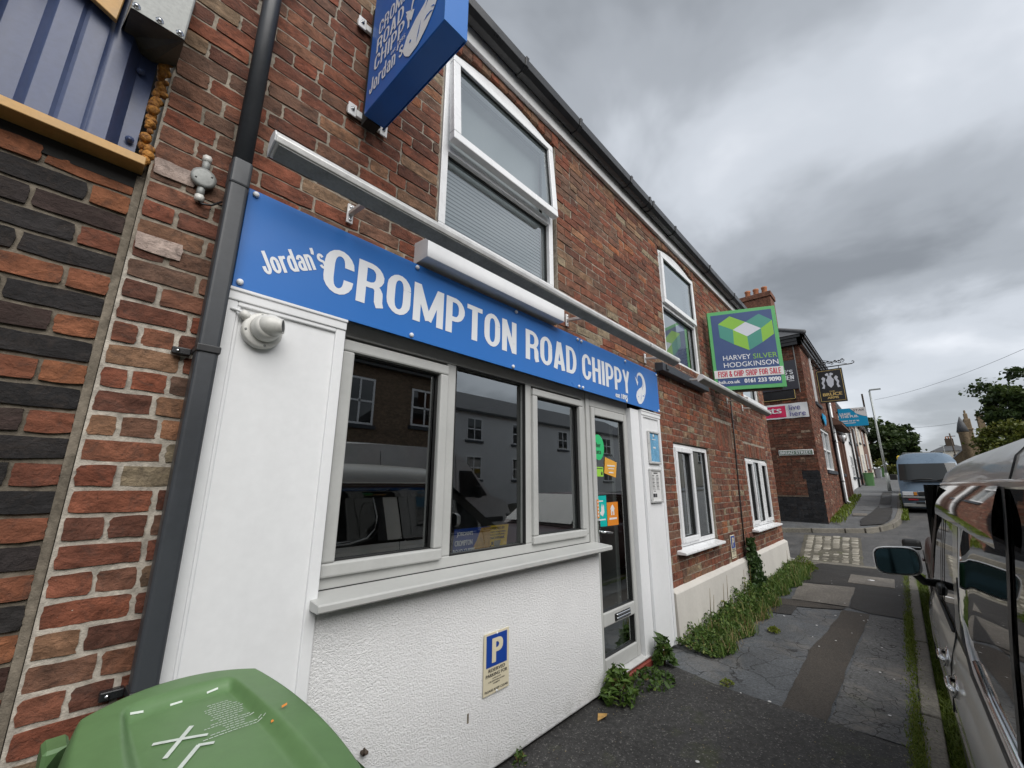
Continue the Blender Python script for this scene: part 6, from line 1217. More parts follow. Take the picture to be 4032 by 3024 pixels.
# wing mirror, black foot, white shell
m = MB(); m.tube([(3.22, -.065, .975), (3.16, -.005, .985), (3.12, .03, 1.03)], [.022, .020, .018], 8); m.box(3.06, 3.26, -.075, -.045, .945, .985); m.build('mirror_arm', M['rubber'], van, .008)
def mirror(shell_c, hw, hh, dep, mat):
    m = MB(); cx_, cy_, cz_ = shell_c
    def q(u, v):
        a = u * 2 * math.pi; c_, s_ = math.cos(a), math.sin(a); e_ = 4.0; r_ = (abs(c_) ** e_ + abs(s_) ** e_) ** (-1 / e_); k = [1.0, 1.06, 1.05, .94, .70, .30, .02][int(round(v * 6))]; d_ = [0, .008, .035, .07, .10, .118, .122][int(round(v * 6))]
        return (cx_ + d_ * dep / .12, cy_ + c_ * r_ * hw * k, cz_ + s_ * r_ * hh * k + (-.006 * c_))
    m.grid(q, 40, 6); sh = m.build('wing_mirror', mat, van)
    m = MB(); pts = []
    for k in range(40):
        a = k / 40 * 2 * math.pi; c_, s_ = math.cos(a), math.sin(a); r_ = (abs(c_) ** 4 + abs(s_) ** 4) ** (-.25); pts.append((cx_ + .004, cy_ + c_ * r_ * hw * .93, cz_ + s_ * r_ * hh * .92 - .006 * c_))
    m.quad(*pts[::-1]); m.build('mirror_glass', M['mirror'], sh); return sh
mirror((3.04, .085, 1.090), .088, .066, .09, M['vanwhite'])
for wx in (.2, 3.15):
    for wy in (-.02, -WID + .2):
        m = MB(); m.lathe((wx, wy - .19, .20), (0, 1, 0), [(.17, 0), (.32, .01), (.33, .09), (.32, .18), (.19, .19)], 24); w_ = m.build('wheel', M['tread'], van); m = MB(); m.lathe((wx, wy - .005, .20), (0, 1, 0), [(.19, 0), (.18, .004), (.05, -.02)], 18); m.build('rim', M['alu'], w_)
solid('floor_pan', M['rubber'], van, [(-1, 3.8, -WID + .08, -.08, -.02, .3)]); solid('rear_panel', M['vanpaint'], van, [(-1.02, -.99, -WID + .1, -.1, .1, 1.5)]); solid('cabin', M['dark'], van, [(-.98, 2.6, -WID + .16, -.16, .35, 1.44)]); solid('far_windows', M['tint'], van, [(-.9, 2.9, -WID + .07, -WID + .1, .92, 1.46)])
lp = MB(); lp.box(4.16, 4.25, -.55, -.36, .52, .66); lp.build('headlight', M['lens'], van, .01)

# blue-grey high-roof van facing the camera up the road
bv = thing('parked_van', 'steel blue high roof van facing down the street beyond the junction', 'van', (18.4, -.62, zr(18.6) - .01), local=True)
hw = .735; m = MB(); BP = [(0, .20), (-.02, .40), (-.03, .62), (.0, .66), (.05, .70), (.12, .78)]
front = [(.02, .16), (-.03, .22), (-.04, .44), (-.015, .50), (-.005, .66), (.06, .70), (.10, .98), (.42, 1.53), (.50, 1.60), (.75, 1.86), (1.05, 1.90), (4.0, 1.90), (4.2, 1.8), (4.25, .3)]
ring = []
for x, z in front:
    w_ = hw if z < 1.0 else hw - .05 * (z - 1.0) / .6 if z < 1.6 else hw - .05 - .09 * ((z - 1.6) / .3) ** 1.5
    row = []
    for k in range(13):
        s_ = k / 12 * 2 - 1; row.append((x + .10 * abs(s_) ** 4 * (1 if x < 1 else 0), s_ * w_, z - (.085 * abs(s_) ** 5 if z > 1.75 else 0)))
    ring.append(row)
loft(m, ring)
for sgn in (-1, 1):
    vs = [(r_[0 if sgn < 0 else 12]) for r_ in ring]; m.quad(*(vs if sgn < 0 else vs[::-1]))
m.build('body', M['vanblue'], bv)
m = MB(); m.grid(lambda u, v: (.105 + .31 * v - .012 + .10 * abs(2 * u - 1) ** 4, (2 * u - 1) * (.70 - .045 * v), 1.0 + .53 * v), 12, 6); m.build('windscreen', M['carglass'], bv)
m = MB(); m.grid(lambda u, v: (.098 + .31 * v - .012 + .10 * abs(2 * u - 1) ** 4, (2 * u - 1) * (.70 - .055 * v), .985 + .0 * v + .018 * v), 12, 1); m.box(.04, .09, -.62, .62, .965, .985); m.build('scuttle', M['rubber'], bv)
for y0_, y1_ in ((.42, -.05), (-.15, -.62)): m = MB(); m.tube([(.06, y0_, 1.0), (.10, (y0_ + y1_) / 2, 1.045), (.10, y1_, 1.05)], .012, 5); m.build('wiper', M['rubber'], bv)
for sgn in (-1, 1):
    m = MB(); m.box(-.035, .02, sgn * .44, sgn * .70, .535, .655); h_ = m.build('headlight', M['lens'], bv, .012, 2); solid('indicator', M['amberlens'], h_, [(-.04, .02, sgn * .36, sgn * .44, .545, .645)], .005)
m = MB(); m.box(-.04, 0, -.33, .33, .535, .65); gr = m.build('grille', M['rubber'], bv, .006); solid('chrome_bar', M['steel'], gr, [(-.048, -.03, -.35, .35, .645, .668), (-.048, -.03, -.05, .05, .58, .62)], .003)
m = MB(); m.box(-.065, .05, -.72, .72, .46, .51); m.box(-.06, .05, -.72, .72, .20, .30); m.build('bumper', M['galv'], bv, .015, 2); solid('bumper_inset', M['rubber'], bv, [(-.05, .02, -.60, .60, .39, .445), (-.065, .02, -.42, .42, .29, .35)]); solid('fog_lamp', M['redlens'], bv, [(-.055, 0, .36, .58, .395, .44)]); solid('number_plate', M['paper'], bv, [(-.085, -.07, -.22, .22, .30, .39)])
for sgn in (-1, 1): m = MB(); m.box(.20, .26, sgn * .74, sgn * .92, 1.02, 1.20); m.build('wing_mirror', M['rubber'], bv, .02, 2); solid('side_window', M['tint'], bv, [(.55, 2.0, sgn * .70, sgn * .712, 1.02, 1.50)])
for wx in (.85, 3.3):
    for sgn in (-1, 1): m = MB(); m.lathe((wx, sgn * .60, .28), (0, sgn, 0), [(.15, 0), (.28, 0), (.29, .06), (.28, .13), (.15, .14)], 20); m.build('wheel', M['tread'], bv)
solid('underside', M['dark'], bv, [(.05, 4.1, -.65, .65, .12, .3)]); m = MB(); m.box(1.2, 1.9, -.5, .5, 1.9, 1.93); m.build('roof_bar', M['galv'], bv, .01)

# cars built from a lower body, a glasshouse with separate panes, lamps and wheels; local x runs from the front bumper backwards
def car(o, L_, W_, H_, paint, hood, screen, roof0, roof1, tail, belt=.90, estate=False):
    hw = W_ / 2; wx = lambda x: hw * (1 - .11 * abs((x - L_ / 2) / (L_ / 2)) ** 4); top = lambda x: float(np.interp(x, [0, .06, .35, screen, roof1, tail, L_ - .06, L_], [hood - .22, hood - .12, hood, belt - .02, belt, belt, belt - .12, belt - .25]))
    m = MB(); rings = []
    for x in (0, .03, .08, .2, .4, .7, 1.0, 1.4, L_ * .5, L_ - 1.3, L_ - .7, L_ - .3, L_ - .08, L_ - .03, L_):
        w_, t_ = wx(x), top(x); e_ = .10 if x in (0, L_) else .03 if x in (.03, L_ - .03) else 0; half = [(-w_ * .93, .20 + e_), (-w_ * .985, .34), (-w_ + e_ * .3, .52), (-w_ + .01, t_ - .16), (-w_ * .955, t_ - .045 - e_ * .3), (-w_ * .86, t_ - e_ * .5), (-w_ * .45, t_ + .015 - e_ * .5)]
        rings.append([(x, y, z) for y, z in half] + [(x, 0, t_ + .022 - e_ * .5)] + [(x, -y, z) for y, z in half[::-1]])
    loft(m, rings); m.quad(*rings[0][::-1]); m.quad(*rings[-1]); m.build('body', paint, o)
    rw = hw * .74; bw = hw * .90; zt = H_ - .035
    B_ = [(screen, bw, belt - .02), (tail, bw * .95, belt)]; T_ = [(roof0, rw, zt), (roof1, rw * .97, zt - .01)]; m = MB()
    def crown(x, w_, z, n=8): return [(x, -w_ + 2 * w_ * k / n, z + .035 * (1 - (2 * k / n - 1) ** 2)) for k in range(n + 1)]
    loft(m, [crown(B_[0][0], bw, B_[0][2]), crown(roof0, rw, zt), crown((roof0 + roof1) / 2, rw * 1.01, zt + .012), crown(roof1, rw * .97, zt - .01), crown(tail, bw * .95, belt)])
    for s_ in (-1, 1): q = [(B_[0][0], s_ * bw, B_[0][2]), (roof0, s_ * rw, zt), ((roof0 + roof1) / 2, s_ * rw * 1.01, zt + .012), (roof1, s_ * rw * .97, zt - .01), (tail, s_ * bw * .95, belt)]; m.quad(*(q if s_ > 0 else q[::-1]))
    m.build('roof', paint, o)
    def lerp(a, b, t_): return tuple(a[k] + (b[k] - a[k]) * t_ for k in range(3))
    def pane(name, c, push):          # c: four corners, inset then pushed outward
        ce = tuple(sum(p[k] for p in c) / 4 for k in range(3)); m = MB(); m.quad(*[tuple(lerp(p, ce, .085)[k] + push[k] for k in range(3)) for p in c]); m.build(name, M['carglass'], o)
    pane('windscreen', [(B_[0][0], -bw, B_[0][2] + .01), (B_[0][0], bw, B_[0][2] + .01), (roof0, rw, zt), (roof0, -rw, zt)], (-.03, 0, .035)); pane('rear_window', [(tail, bw * .95, belt + .01), (tail, -bw * .95, belt + .01), (roof1, -rw * .97, zt), (roof1, rw * .97, zt)], (.02, 0, .03))
    cuts = [0, .5, 1] if not estate else [0, .36, .68, 1]
    for s_ in (-1, 1):
        for a, b in zip(cuts, cuts[1:]):
            bot = lambda t_: (screen + (tail - screen) * (.06 + .90 * t_), s_ * (bw - .03 * t_), belt + .03); tp = lambda t_: (roof0 + (roof1 - roof0) * (-.02 + 1.02 * t_), s_ * rw, zt - .03); pane('side_window', [bot(a), bot(b), tp(b), tp(a)], (0, s_ * .016, .004))
        for wx_ in (.78, L_ - .80):
            m = MB(); m.lathe((wx_, s_ * (hw - .20), .30), (0, s_, 0), [(.18, 0), (.30, .01), (.305, .10), (.295, .18), (.20, .19)], 26); w_ = m.build('wheel', M['tread'], o); m = MB(); m.lathe((wx_, s_ * (hw - .012), .30), (0, s_, 0), [(.20, 0), (.19, .004), (.06, -.012), (.04, -.004)], 18); m.build('rim', M['alu'], w_); m = MB(); m.lathe((wx_, s_ * (hw - .03), .31), (0, s_, 0), [(.355, 0), (.35, .022)], 26); m.build('wheel_arch', M['rubber'], o)
        m = MB(); m.box(screen + .30, screen + .40, s_ * (hw + .005), s_ * (hw + .15), belt + .03, belt + .13); wm = m.build('wing_mirror', M['rubber'], o, .03, 3); solid('chrome_trim', M['steel'], wm, [(screen + .297, screen + .403, s_ * (hw + .012), s_ * (hw + .146), belt + .055, belt + .062)], .002)
        m = MB(); m.box(.0, .16, s_ * hw * .52, s_ * hw * .90, hood - .26, hood - .15); m.build('headlight', M['lens'], o, .02, 2); m = MB(); m.box(L_ - .10, L_ - .005, s_ * hw * .62, s_ * hw * .90, belt - .32, belt - .18); m.build('tail_light', M['redlens'], o, .02, 2)
        for dx in (screen + .32, screen + (tail - screen) * .52): m = MB(); m.tube([(dx, s_ * (hw + .001), .36), (dx, s_ * (hw - .004), belt - .08)], .004, 4); m.build('door_gap', M['rubber'], o)
        m = MB(); m.box(screen + (tail - screen) * .46 - .16, screen + (tail - screen) * .46 - .02, s_ * hw, s_ * (hw + .02), belt - .17, belt - .145); m.build('door_handle', paint, o, .006)
    m = MB(); m.box(-.02, .02, -hw * .45, hw * .45, hood - .27, hood - .18); m.box(-.02, .03, -hw * .55, hw * .55, .26, .36); m.build('grille', M['rubber'], o, .01); solid('number_plate', M['paper'], o, [(-.035, -.02, -.26, .26, .40, .51)]); solid('underside', M['dark'], o, [(.2, L_ - .2, -hw * .9, hw * .9, .15, .3)])
rc = thing('parked_car', 'dark maroon car parked just ahead of the people carrier', 'car', (4.62, -.90, zr(5)), local=True); car(rc, 4.15, 1.72, 1.44, M['maroon'], .78, 1.05, 1.72, 3.15, 3.85, .93)
# white van on the opposite side, mirrored in the shop window
wv = thing('parked_van', 'white long high van parked across the street mirrored in the window', 'van', (2.9, -5.0, -.08), local=True); m = MB()
fr2 = [(0, .3), (0, .7), (0, 1.0), (.03, 1.6), (.08, 2.15), (.2, 2.36), (1.5, 2.40), (3.3, 2.40), (3.75, 2.30), (4.05, 2.05), (4.75, 1.28), (5.30, 1.10), (5.46, .85), (5.5, .55), (5.48, .3)]
ring = [[(x, s_ * (.98 - .11 * max(0, z - 1.1) / 1.2), z - .06 * abs(s_) ** 5 * (z > 1.5)) for s_ in np.linspace(-1, 1, 13)] for x, z in fr2]; loft(m, ring)
for e_ in (0, 12): vs = [r_[e_] for r_ in ring]; m.quad(*(vs if e_ == 0 else vs[::-1]))
m.build('body', M['vanwhite'], wv)
for s_ in (-1, 1):
    ys = lambda z: s_ * (.98 - .11 * max(0, z - 1.1) / 1.2 + .012); m = MB(); q = [(3.72, ys(1.22), 1.22), (4.62, ys(1.27), 1.27), (4.12, ys(1.86), 1.86), (3.72, ys(1.86), 1.86)]; m.quad(*(q if s_ > 0 else q[::-1])); m.build('side_window', M['carglass'], wv)
    m = MB(); q = [(1.7, ys(1.25), 1.25), (3.5, ys(1.25), 1.25), (3.5, ys(1.86), 1.86), (1.7, ys(1.86), 1.86)]; m.quad(*(q if s_ > 0 else q[::-1])); m.build('side_window', M['carglass'], wv); solid('side_moulding', M['rubber'], wv, [(.2, 5.2, s_ * .975, s_ * 1.0, .62, .74)], .01); m = MB(); m.box(4.15, 4.25, s_ * 1.0, s_ * 1.2, 1.22, 1.5); m.build('wing_mirror', M['rubber'], wv, .03, 2); m = MB(); m.box(5.25, 5.46, s_ * .62, s_ * .93, .80, 1.02); m.build('headlight', M['lens'], wv, .03, 2)
    for dx in (1.6, 3.62): m = MB(); m.tube([(dx, s_ * .985, .45), (dx, s_ * .982, 1.1), (dx, ys(2.2) - s_ * .008, 2.2)], .006, 4); m.build('door_gap', M['rubber'], wv)
m = MB(); m.quad((4.74, -.84, 1.34), (4.74, .84, 1.34), (4.10, .78, 2.06), (4.10, -.78, 2.06)); wsc = m.build('windscreen', M['carglass'], wv)
for wx in (1.1, 4.6):
    for sgn in (-1, 1): m = MB(); m.lathe((wx, sgn * .80, .33), (0, sgn, 0), [(.2, 0), (.34, 0), (.34, .19), (.2, .20)], 18); m.build('wheel', M['tread'], wv)
# small yellow and white roof beacon box behind the blue van
o = thing('yellow_van', 'yellow and white vehicle peeking out behind the blue van', 'van', (25.5, -.75, zr(25.5)), local=True); solid('body', M['board'], o, [(0, 4, -.8, .78, .35, 1.72)], .08); solid('front_panel', M['yellow'], o, [(-.02, .3, -.75, .80, 1.35, 1.76)], .05)

# ------------------------------------------------------------------ foliage
def leaves_obj(name, P, size, mat, parent=None, tone=None, upb=0.3, aspect=.55, jit=.4):
    """P (n,3) leaf positions; one folded leaf each"""
    n = len(P); off = np.array(ORG.get(parent.name, Vector())[:]) if parent is not None else np.zeros(3)
    nr = rng.normal(size=(n, 3)); nr[:, 2] = np.abs(nr[:, 2]) + upb; nr /= np.linalg.norm(nr, axis=1)[:, None]; a = rng.normal(size=(n, 3)); a -= nr * (a * nr).sum(1)[:, None]; a /= np.linalg.norm(a, axis=1)[:, None]; b = np.cross(nr, a)
    s_ = (size * (1 + jit * rng.uniform(-1, 1, n)))[:, None]; w_ = s_ * aspect * .5; Q = P - off
    V = np.stack([Q - a * s_ * .5, Q + b * w_ + nr * s_ * .10, Q + a * s_ * .5 - nr * s_ * .08, Q - b * w_ + nr * s_ * .10], 1).reshape(-1, 3); F = np.arange(4 * n).reshape(n, 4); F = np.concatenate([F[:, [0, 1, 2]], F[:, [0, 2, 3]]])
    me = bpy.data.meshes.new(name); me.vertices.add(4 * n); me.vertices.foreach_set('co', V.ravel()); me.loops.add(6 * n); me.loops.foreach_set('vertex_index', F.ravel()); me.polygons.add(2 * n); me.polygons.foreach_set('loop_start', np.arange(0, 6 * n, 3)); me.update()
    tn = rng.uniform(0, 1, n) if tone is None else np.clip(tone + rng.normal(0, .16, n), 0, 1); at = me.attributes.new('tone', 'FLOAT', 'POINT'); at.data.foreach_set('value', np.repeat(tn, 4)); me.materials.append(mat); me.validate(); o = bpy.data.objects.new(name, me); link(o, parent); ORG[o.name] = Vector(off); return o
def blades_obj(name, P, h, mat, parent=None, lean=.35, w=.004, tone=None):
    n = len(P); off = np.array(ORG.get(parent.name, Vector())[:]) if parent is not None else np.zeros(3); d_ = rng.normal(size=(n, 2)); d_ /= np.linalg.norm(d_, axis=1)[:, None]; hh = h * rng.uniform(.5, 1.3, n); le = hh * lean * rng.uniform(.2, 1.6, n)
    px_ = np.stack([-d_[:, 1], d_[:, 0], np.zeros(n)], 1) * (w * rng.uniform(.7, 1.3, n))[:, None]; D = np.stack([d_[:, 0], d_[:, 1], np.zeros(n)], 1); Q = P - off; Z_ = np.array([0, 0, 1.0])
    m1 = Q + D * (le * .3)[:, None] + Z_ * (hh * .6)[:, None]; tp = Q + D * le[:, None] + Z_ * hh[:, None] * .95; V = np.stack([Q - px_, Q + px_, m1 + px_ * .7, m1 - px_ * .7, tp], 1).reshape(-1, 3); I = np.arange(n)[:, None] * 5
    F = np.concatenate([I + [0, 1, 2], I + [0, 2, 3], I + [3, 2, 4]]); me = bpy.data.meshes.new(name); me.vertices.add(5 * n); me.vertices.foreach_set('co', V.ravel()); me.loops.add(F.size); me.loops.foreach_set('vertex_index', F.ravel()); me.polygons.add(len(F)); me.polygons.foreach_set('loop_start', np.arange(0, F.size, 3)); me.update()
    at = me.attributes.new('tone', 'FLOAT', 'POINT'); at.data.foreach_set('value', np.repeat(rng.uniform(0, 1, n) if tone is None else np.clip(tone + rng.normal(0, .2, n), 0, 1), 5)); me.materials.append(mat); me.validate(); o = bpy.data.objects.new(name, me); link(o, parent); ORG[o.name] = Vector(off); return o
# weeds growing along the foot of the wall: a few clumps merge into one ground cover
cx_, cl_ = [], []
def cover(n, x0, x1, ywall, wfn, hfn):
    x = rng.uniform(x0, x1, n); t_ = rng.uniform(0, 1, n) ** .8; w_ = np.array([wfn(v) for v in x]); h_ = np.array([hfn(v) for v in x]); y = ywall - t_ * w_; z = np.array([zp(v) for v in x]) + h_ * (1 - t_ ** 1.3) * rng.uniform(.25, 1.05, n) + .012; return np.stack([x, y, z], 1)
wf = lambda x: float(np.interp(x, [4.2, 4.6, 5.4, 6.2, 6.8, 7.6, 8.4, 9.3, 9.6], [.34, .40, .36, .36, .30, .34, .40, .22, .1])) + .05 * math.sin(x * 9); hf = lambda x: float(np.interp(x, [4.2, 4.5, 5.4, 6.1, 6.7, 7.1, 7.6, 8.2, 9.0, 9.6], [.20, .17, .20, .30, .34, .22, .12, .14, .22, .10])) * (.8 + .3 * math.sin(x * 13))
stuff(tag(leaves_obj('weed_cover', cover(17000, 4.15, 9.55, 1.77, wf, lambda x: hf(x) * .75), .034, M['weed']), 'leafy green weeds spreading along the foot of the cream plinth', 'weeds'))
stuff(tag(blades_obj('grass_tufts', np.concatenate([cover(1500, 4.2, 9.5, 1.75, lambda x: wf(x) + .02, lambda x: .05), cover(900, 8.6, 9.5, 1.75, lambda x: .35, lambda x: .05)]), .11, M['weed'], tone=.7), 'grass blades poking through the wall foot weeds', 'grass')); stuff(tag(blades_obj('dry_grass', cover(110, 4.3, 6.2, 1.46, lambda x: .12, lambda x: .01), .11, M['straw'], lean=1.5, w=.0025), 'dry straw stems lying at the edge of the weeds', 'grass'))
def stalks(o, pts, mat):
    for p in pts: m = MB(); m.tube(p, [.004, .0015], 4); m.build('stem', mat, o)
# ivy climbing the plinth
iv = thing('ivy', 'dark green ivy column climbing the plinth below the hanging cable', 'ivy', (6.9, 1.75, 0)); n = 3400; t_ = rng.uniform(0, 1, n); wv_ = .24 * (1 - t_) + .10 + .03 * np.sin(t_ * 14); P = np.stack([6.90 + .04 * (1 - t_) + wv_ * rng.normal(0, .42, n), 1.77 - rng.uniform(0, 1, n) * (.13 * (1 - t_ * .6)), t_ * .70 + .02], 1); leaves_obj('leaves', P, .046, M['ivy'], iv, upb=-.1, aspect=.8, tone=.5)
m = MB()
for k in range(5): m.tube([(6.9 + .05 * k - .1, 1.76, 0), (6.9 + .02 * k, 1.765, .35), (6.9 + .01 * k - .02, 1.77, .70)], .006, 4)
m.build('stem', M['bark'], iv)
def plant(name, label, c, n, rad, h, size, leafmat='weed', tone=.55, aspect=.45):
    o = thing(name, label, 'plant', c); a = rng.uniform(0, 2 * math.pi, n); rr_ = rad * rng.uniform(.1, 1, n) ** .7; z = h * (1 - (rr_ / rad) ** 1.6 * .85) * rng.uniform(.35, 1, n); P = np.stack([c[0] + rr_ * np.cos(a), np.minimum(c[1] + rr_ * np.sin(a) * .8, 1.775), c[2] + z + .008], 1); leaves_obj('leaves', P, size, M[leafmat], o, tone=tone, aspect=aspect)
    m = MB()
    for k in range(10): b = random.uniform(0, 6.28); m.tube([(c[0], c[1], c[2]), (c[0] + rad * .5 * math.cos(b), min(1.775, c[1] + rad * .5 * math.sin(b)), c[2] + h * .6)], [.003, .0015], 4)
    stuff(m.build('stem', M['straw'], o)); return o
plant('weed_plant', 'bushy green weed at the foot of the white roughcast corner', (2.95, 1.70, 0), 260, .15, .24, .075, tone=.6, aspect=.34); plant('weed_plant', 'upright dark weed growing between door step and narrow pilaster', (3.72, 1.70, 0), 130, .10, .27, .085, tone=.4, aspect=.42); plant('weed_plant', 'low creeping weed along the red door step', (3.38, 1.68, 0), 260, .24, .06, .032, tone=.3, aspect=.8)
plant('weed_plant', 'tiny seedling at the base of the white roughcast wall', (1.98, 1.775, -.02), 40, .06, .10, .028, tone=.45); plant('weed_plant', 'bright low tuft standing alone on the grey pavement', (5.30, 1.22, 0), 160, .07, .05, .03, 'grass', .8); plant('weed_plant', 'small moss tuft at the edge of the coarse tarmac', (3.72, 1.22, 0), 120, .06, .03, .02, 'grass', .8)
plant('weed_plant', 'grassy clump at the far end of the cream plinth', (9.35, 1.55, 0), 500, .26, .26, .05, 'grass', .5, .2)
pl = thing('weed_stalks', 'dry seed stalks rising in front of the cream plinth', 'plant', (6.3, 1.7, 0)); stalks(pl, [[(x, 1.70, .05), (x + .01, 1.70, .15), (x + .03, 1.69, .12 + h_ * .8)][1:] for x, h_ in ((4.9, .35), (5.0, .25), (5.35, .32), (5.5, .40), (6.2, .36), (6.5, .38), (6.75, .30), (8.9, .3))], M['straw'])
# grass along both sides of the kerb
n = 26000; x = rng.uniform(1.3, 10, n); w_ = .035 + .03 * np.sin(x * 2.3) ** 2; keep = rng.uniform(0, 1, n) < (.15 + .85 * (np.sin(x * 2.1 + 1.0) * .5 + .5) * (x < 7.2)); y = np.array([kin(v) for v in x]) + rng.normal(.020, .020, n); P = np.stack([x, y, np.full(n, .0)], 1)[keep]
stuff(tag(blades_obj('kerb_moss', P, .018, M['grass'], lean=.8, w=.0028, tone=.6), 'bright green moss and grass in the joint behind the kerb', 'grass'))
n = 16000; x = rng.uniform(1.0, 10.2, n); y = np.array([kout(v) for v in x]) - rng.uniform(0, 1, n) ** 1.4 * .10 - .002; stuff(tag(blades_obj('gutter_weeds', np.stack([x, y, np.array([zr(v) for v in x]) + .055], 1), .05, M['grass'], lean=.8, w=.004, tone=.35), 'green weeds filling the gutter between kerb and van', 'weeds'))
n = 2600; x = np.concatenate([rng.uniform(16.2, 24, n // 2), rng.uniform(14.4, 22.5, n // 2)]); y = np.concatenate([.20 - rng.uniform(0, .16, n // 2), 1.62 - rng.uniform(0, 1, n // 2) ** 2 * .30]); z = np.concatenate([np.array([zr(v) for v in x[:n // 2]]) + .06, np.array([zp(v) for v in x[n // 2:]])]); stuff(tag(blades_obj('far_kerb_grass', np.stack([x, y, z], 1), .10, M['grass'], w=.012, tone=.5), 'grass along the pub wall and the far kerb', 'grass'))
# leaf litter and pale specks on the tarmac
n = 260; x = rng.uniform(.9, 3.6, n); y = rng.uniform(.2, 1.75, n); stuff(tag(leaves_obj('grit_specks', np.stack([x, y, np.full(n, .009)], 1), .009, M['straw'], upb=2.5, tone=.9), 'pale specks of grit scattered on the coarse tarmac', 'grit'))
m = MB()
for k in range(34):
    gx, gy, gr_ = random.uniform(1.2, 9), random.uniform(.25, 1.25), random.uniform(.005, .012); m.lathe((gx, gy, zp(gx) + .009), (0, 0, 1), [(gr_, 0), (gr_ * .8, .0012)], 7)
stuff(tag(m.build('gum_spots', M['paper']), 'pale gum and litter specks trodden into the pavement', 'litter'))
m = MB(); m.add([(2.60, 1.66, .012), (2.66, 1.63, .03), (2.72, 1.66, .014), (2.67, 1.70, .02), (2.66, 1.66, .022)], [(0, 1, 4), (1, 2, 4), (2, 3, 4), (3, 0, 4)]); dl_ = m.build('dead_leaf', M['chip']); tag(dl_, 'curled dry leaf lying by the white roughcast corner', 'leaf'); ORG[dl_.name] = Vector()

def tree(name, label, base, th, crown, n, size, mat, tone=.45, clumps=60, tr=.3, cat='tree', group=None):
    """crown: list of ellipsoids (cx,cy,cz,rx,ry,rz) in world space"""
    o = thing(name, label, cat, base, group=group); b = Vector(base); m = MB(); c0 = Vector(crown[0][:3]); m.tube([b, b + (c0 - b) * .35 + Vector((.1, .05, 0)) * tr, b + (c0 - b) * .75, c0], [tr, tr * .75, tr * .5, tr * .2], 8); m.build('trunk', M['bark'], o)
    m = MB()
    for e_ in crown:
        for k in range(5):
            q = Vector((e_[0] + random.uniform(-.7, .7) * e_[3], e_[1] + random.uniform(-.7, .7) * e_[4], e_[2] + random.uniform(-.3, .7) * e_[5])); s_ = b + (c0 - b) * random.uniform(.4, .85); m.tube([s_, (s_ + q) / 2 + Vector((0, 0, .3)), q], [tr * .35, tr * .2, tr * .06], 5)
    m.build('branch', M['bark'], o)
    C = []
    for k in range(clumps):
        e_ = crown[rng.integers(len(crown))]; v = rng.normal(size=3); v /= np.linalg.norm(v); v *= rng.uniform(.45, 1.0) ** .5; C.append((np.array(e_[:3]) + v * np.array(e_[3:]), min(e_[3:]) * rng.uniform(.16, .38), rng.normal(tone, .16)))
    pts, tn = [], []
    for c_, r_, t_ in C:
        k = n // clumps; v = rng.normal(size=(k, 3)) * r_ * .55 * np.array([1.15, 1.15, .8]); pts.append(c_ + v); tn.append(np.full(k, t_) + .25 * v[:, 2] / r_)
    leaves_obj('crown', np.concatenate(pts), size, mat, o, upb=.2, aspect=.7, tone=np.concatenate(tn)); return o
G3 = 'trees at the far end of the street'
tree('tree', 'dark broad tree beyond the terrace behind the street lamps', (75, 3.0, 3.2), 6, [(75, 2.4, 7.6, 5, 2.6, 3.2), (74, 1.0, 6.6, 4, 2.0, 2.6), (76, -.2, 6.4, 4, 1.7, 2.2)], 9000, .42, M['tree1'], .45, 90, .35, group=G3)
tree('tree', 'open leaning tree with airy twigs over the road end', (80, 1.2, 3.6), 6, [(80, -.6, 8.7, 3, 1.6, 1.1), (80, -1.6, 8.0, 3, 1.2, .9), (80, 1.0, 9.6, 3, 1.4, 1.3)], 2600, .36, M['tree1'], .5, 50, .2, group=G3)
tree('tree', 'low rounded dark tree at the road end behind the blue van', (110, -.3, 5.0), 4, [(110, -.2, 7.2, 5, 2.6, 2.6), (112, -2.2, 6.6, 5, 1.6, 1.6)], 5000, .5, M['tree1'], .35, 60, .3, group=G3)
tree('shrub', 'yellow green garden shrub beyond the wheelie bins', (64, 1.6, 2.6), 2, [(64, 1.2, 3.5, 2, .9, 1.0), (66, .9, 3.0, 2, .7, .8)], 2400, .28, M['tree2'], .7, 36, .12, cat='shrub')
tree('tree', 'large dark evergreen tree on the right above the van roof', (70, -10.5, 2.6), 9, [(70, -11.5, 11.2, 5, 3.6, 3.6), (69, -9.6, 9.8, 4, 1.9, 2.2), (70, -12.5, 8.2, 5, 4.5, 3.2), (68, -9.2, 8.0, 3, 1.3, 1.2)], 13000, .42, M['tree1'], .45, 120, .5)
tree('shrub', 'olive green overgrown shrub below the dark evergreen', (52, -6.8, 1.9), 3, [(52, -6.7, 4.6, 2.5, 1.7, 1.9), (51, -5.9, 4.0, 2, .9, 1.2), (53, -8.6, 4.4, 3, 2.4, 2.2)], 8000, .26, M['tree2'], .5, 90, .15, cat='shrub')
tree('shrub', 'lower mid green hedge shrub beside the stone gable', (48, -6.6, 1.7), 2, [(48, -6.2, 3.1, 2, 1.3, 1.0), (48, -8.2, 3.2, 3, 2.0, 1.3)], 4500, .24, M['tree2'], .3, 60, .12, cat='shrub')

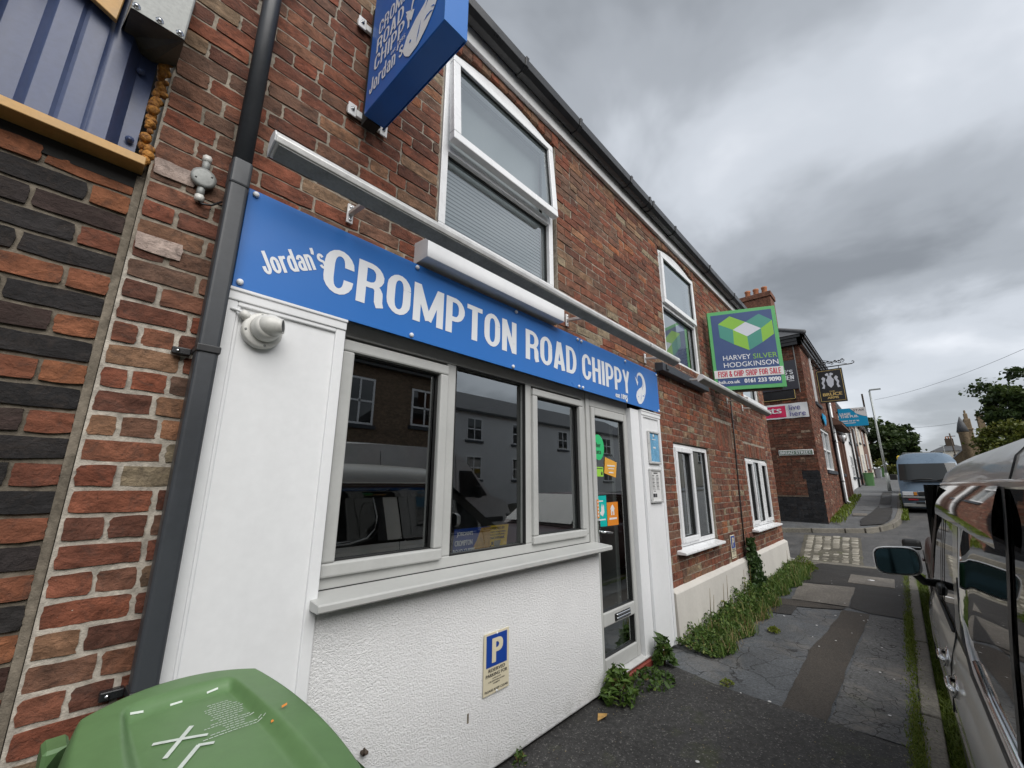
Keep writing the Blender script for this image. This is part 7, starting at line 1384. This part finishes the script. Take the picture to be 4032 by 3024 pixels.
# ------------------------------------------------------------------ stone turret house and far hipped house
tu = thing('stone_house', 'gothic sandstone house with slated turret and tall chimneys', 'house', (90, -8.2, 2)); m = MB(); m.lathe((90, -7.65, 2), (0, 0, 1), [(.52, 0), (.52, 7.0), (.60, 7.1), (.60, 7.25)], 10); tw = m.build('turret', M['stone'], tu); m = MB(); m.lathe((90, -7.65, 9.2), (0, 0, 1), [(.68, 0), (.40, 1.2), (.03, 2.3)], 10); m.build('turret_roof', M['slate'], tw)
m = MB(); m.box(90.5, 91.6, -8.75, -8.05, 2, 11.2); m.box(90.4, 91.7, -8.85, -7.95, 9.5, 9.75); m.box(90.7, 91.4, -8.6, -8.2, 11.2, 12.0); m.box(90.8, 91.3, -8.5, -8.3, 12, 12.5); m.build('chimney', M['stone'], tu, .05); m = MB(); m.prism([(-6.0, 2), (-11.5, 2), (-11.5, 6.0), (-9.3, 8.6), (-7.6, 7.0), (-6.0, 5.3)], 0, 91, 99); m.build('wall', M['stone'], tu)
m = MB(); m.quad((90.9, -5.9, 5.25), (90.9, -9.3, 8.75), (99, -9.3, 8.75), (99, -5.9, 5.25)); m.quad((90.9, -9.3, 8.75), (90.9, -11.6, 5.95), (99, -11.6, 5.95), (99, -9.3, 8.75)); m.build('roof', M['slate'], tu); m = MB(); m.box(92, 93, -10.3, -9.6, 6, 11.9); m.box(91.9, 93.1, -10.4, -9.5, 11.7, 12.0); m.build('chimney', M['stone'], tu, .05)
for wy in (-7.0, -8.4, -9.8): solid('window', M['tint'], tu, [(90.97, 91.0, wy - .35, wy + .35, 3.4, 4.6)])
fh = thing('hipped_house', 'cream house with hipped slate roof and chimney at the road end', 'house', (165, -12, 6)); solid('wall', M['housecream'], fh, [(162, 172, -16, -7.2, 5, 10.6)]); m = MB(); E_ = [(161.6, -6.8, 10.6), (172.4, -6.8, 10.6), (172.4, -16.4, 10.6), (161.6, -16.4, 10.6)]; R1, R2 = (165, -10.5, 12.6), (169, -12.5, 12.6); m.quad(E_[0], E_[1], R2, R1); m.quad(E_[1], E_[2], R2); m.quad(E_[2], E_[3], R1, R2); m.quad(E_[3], E_[0], R1); m.build('roof', M['slate'], fh); fc = solid('chimney', M['bark'], fh, [(164, 165.2, -11.8, -10.2, 11.5, 14.0)])
for cy_ in (-11.5, -11.0, -10.5): m = MB(); m.lathe((164.6, cy_, 14.0), (0, 0, 1), [(.16, 0), (.13, .6)], 8); m.build('chimney_pot', M['pot'], fc)
for wy in (-9, -11.5, -14): solid('window', M['tint'], fh, [(161.95, 162.0, wy - .5, wy + .5, 8.2, 9.6)])
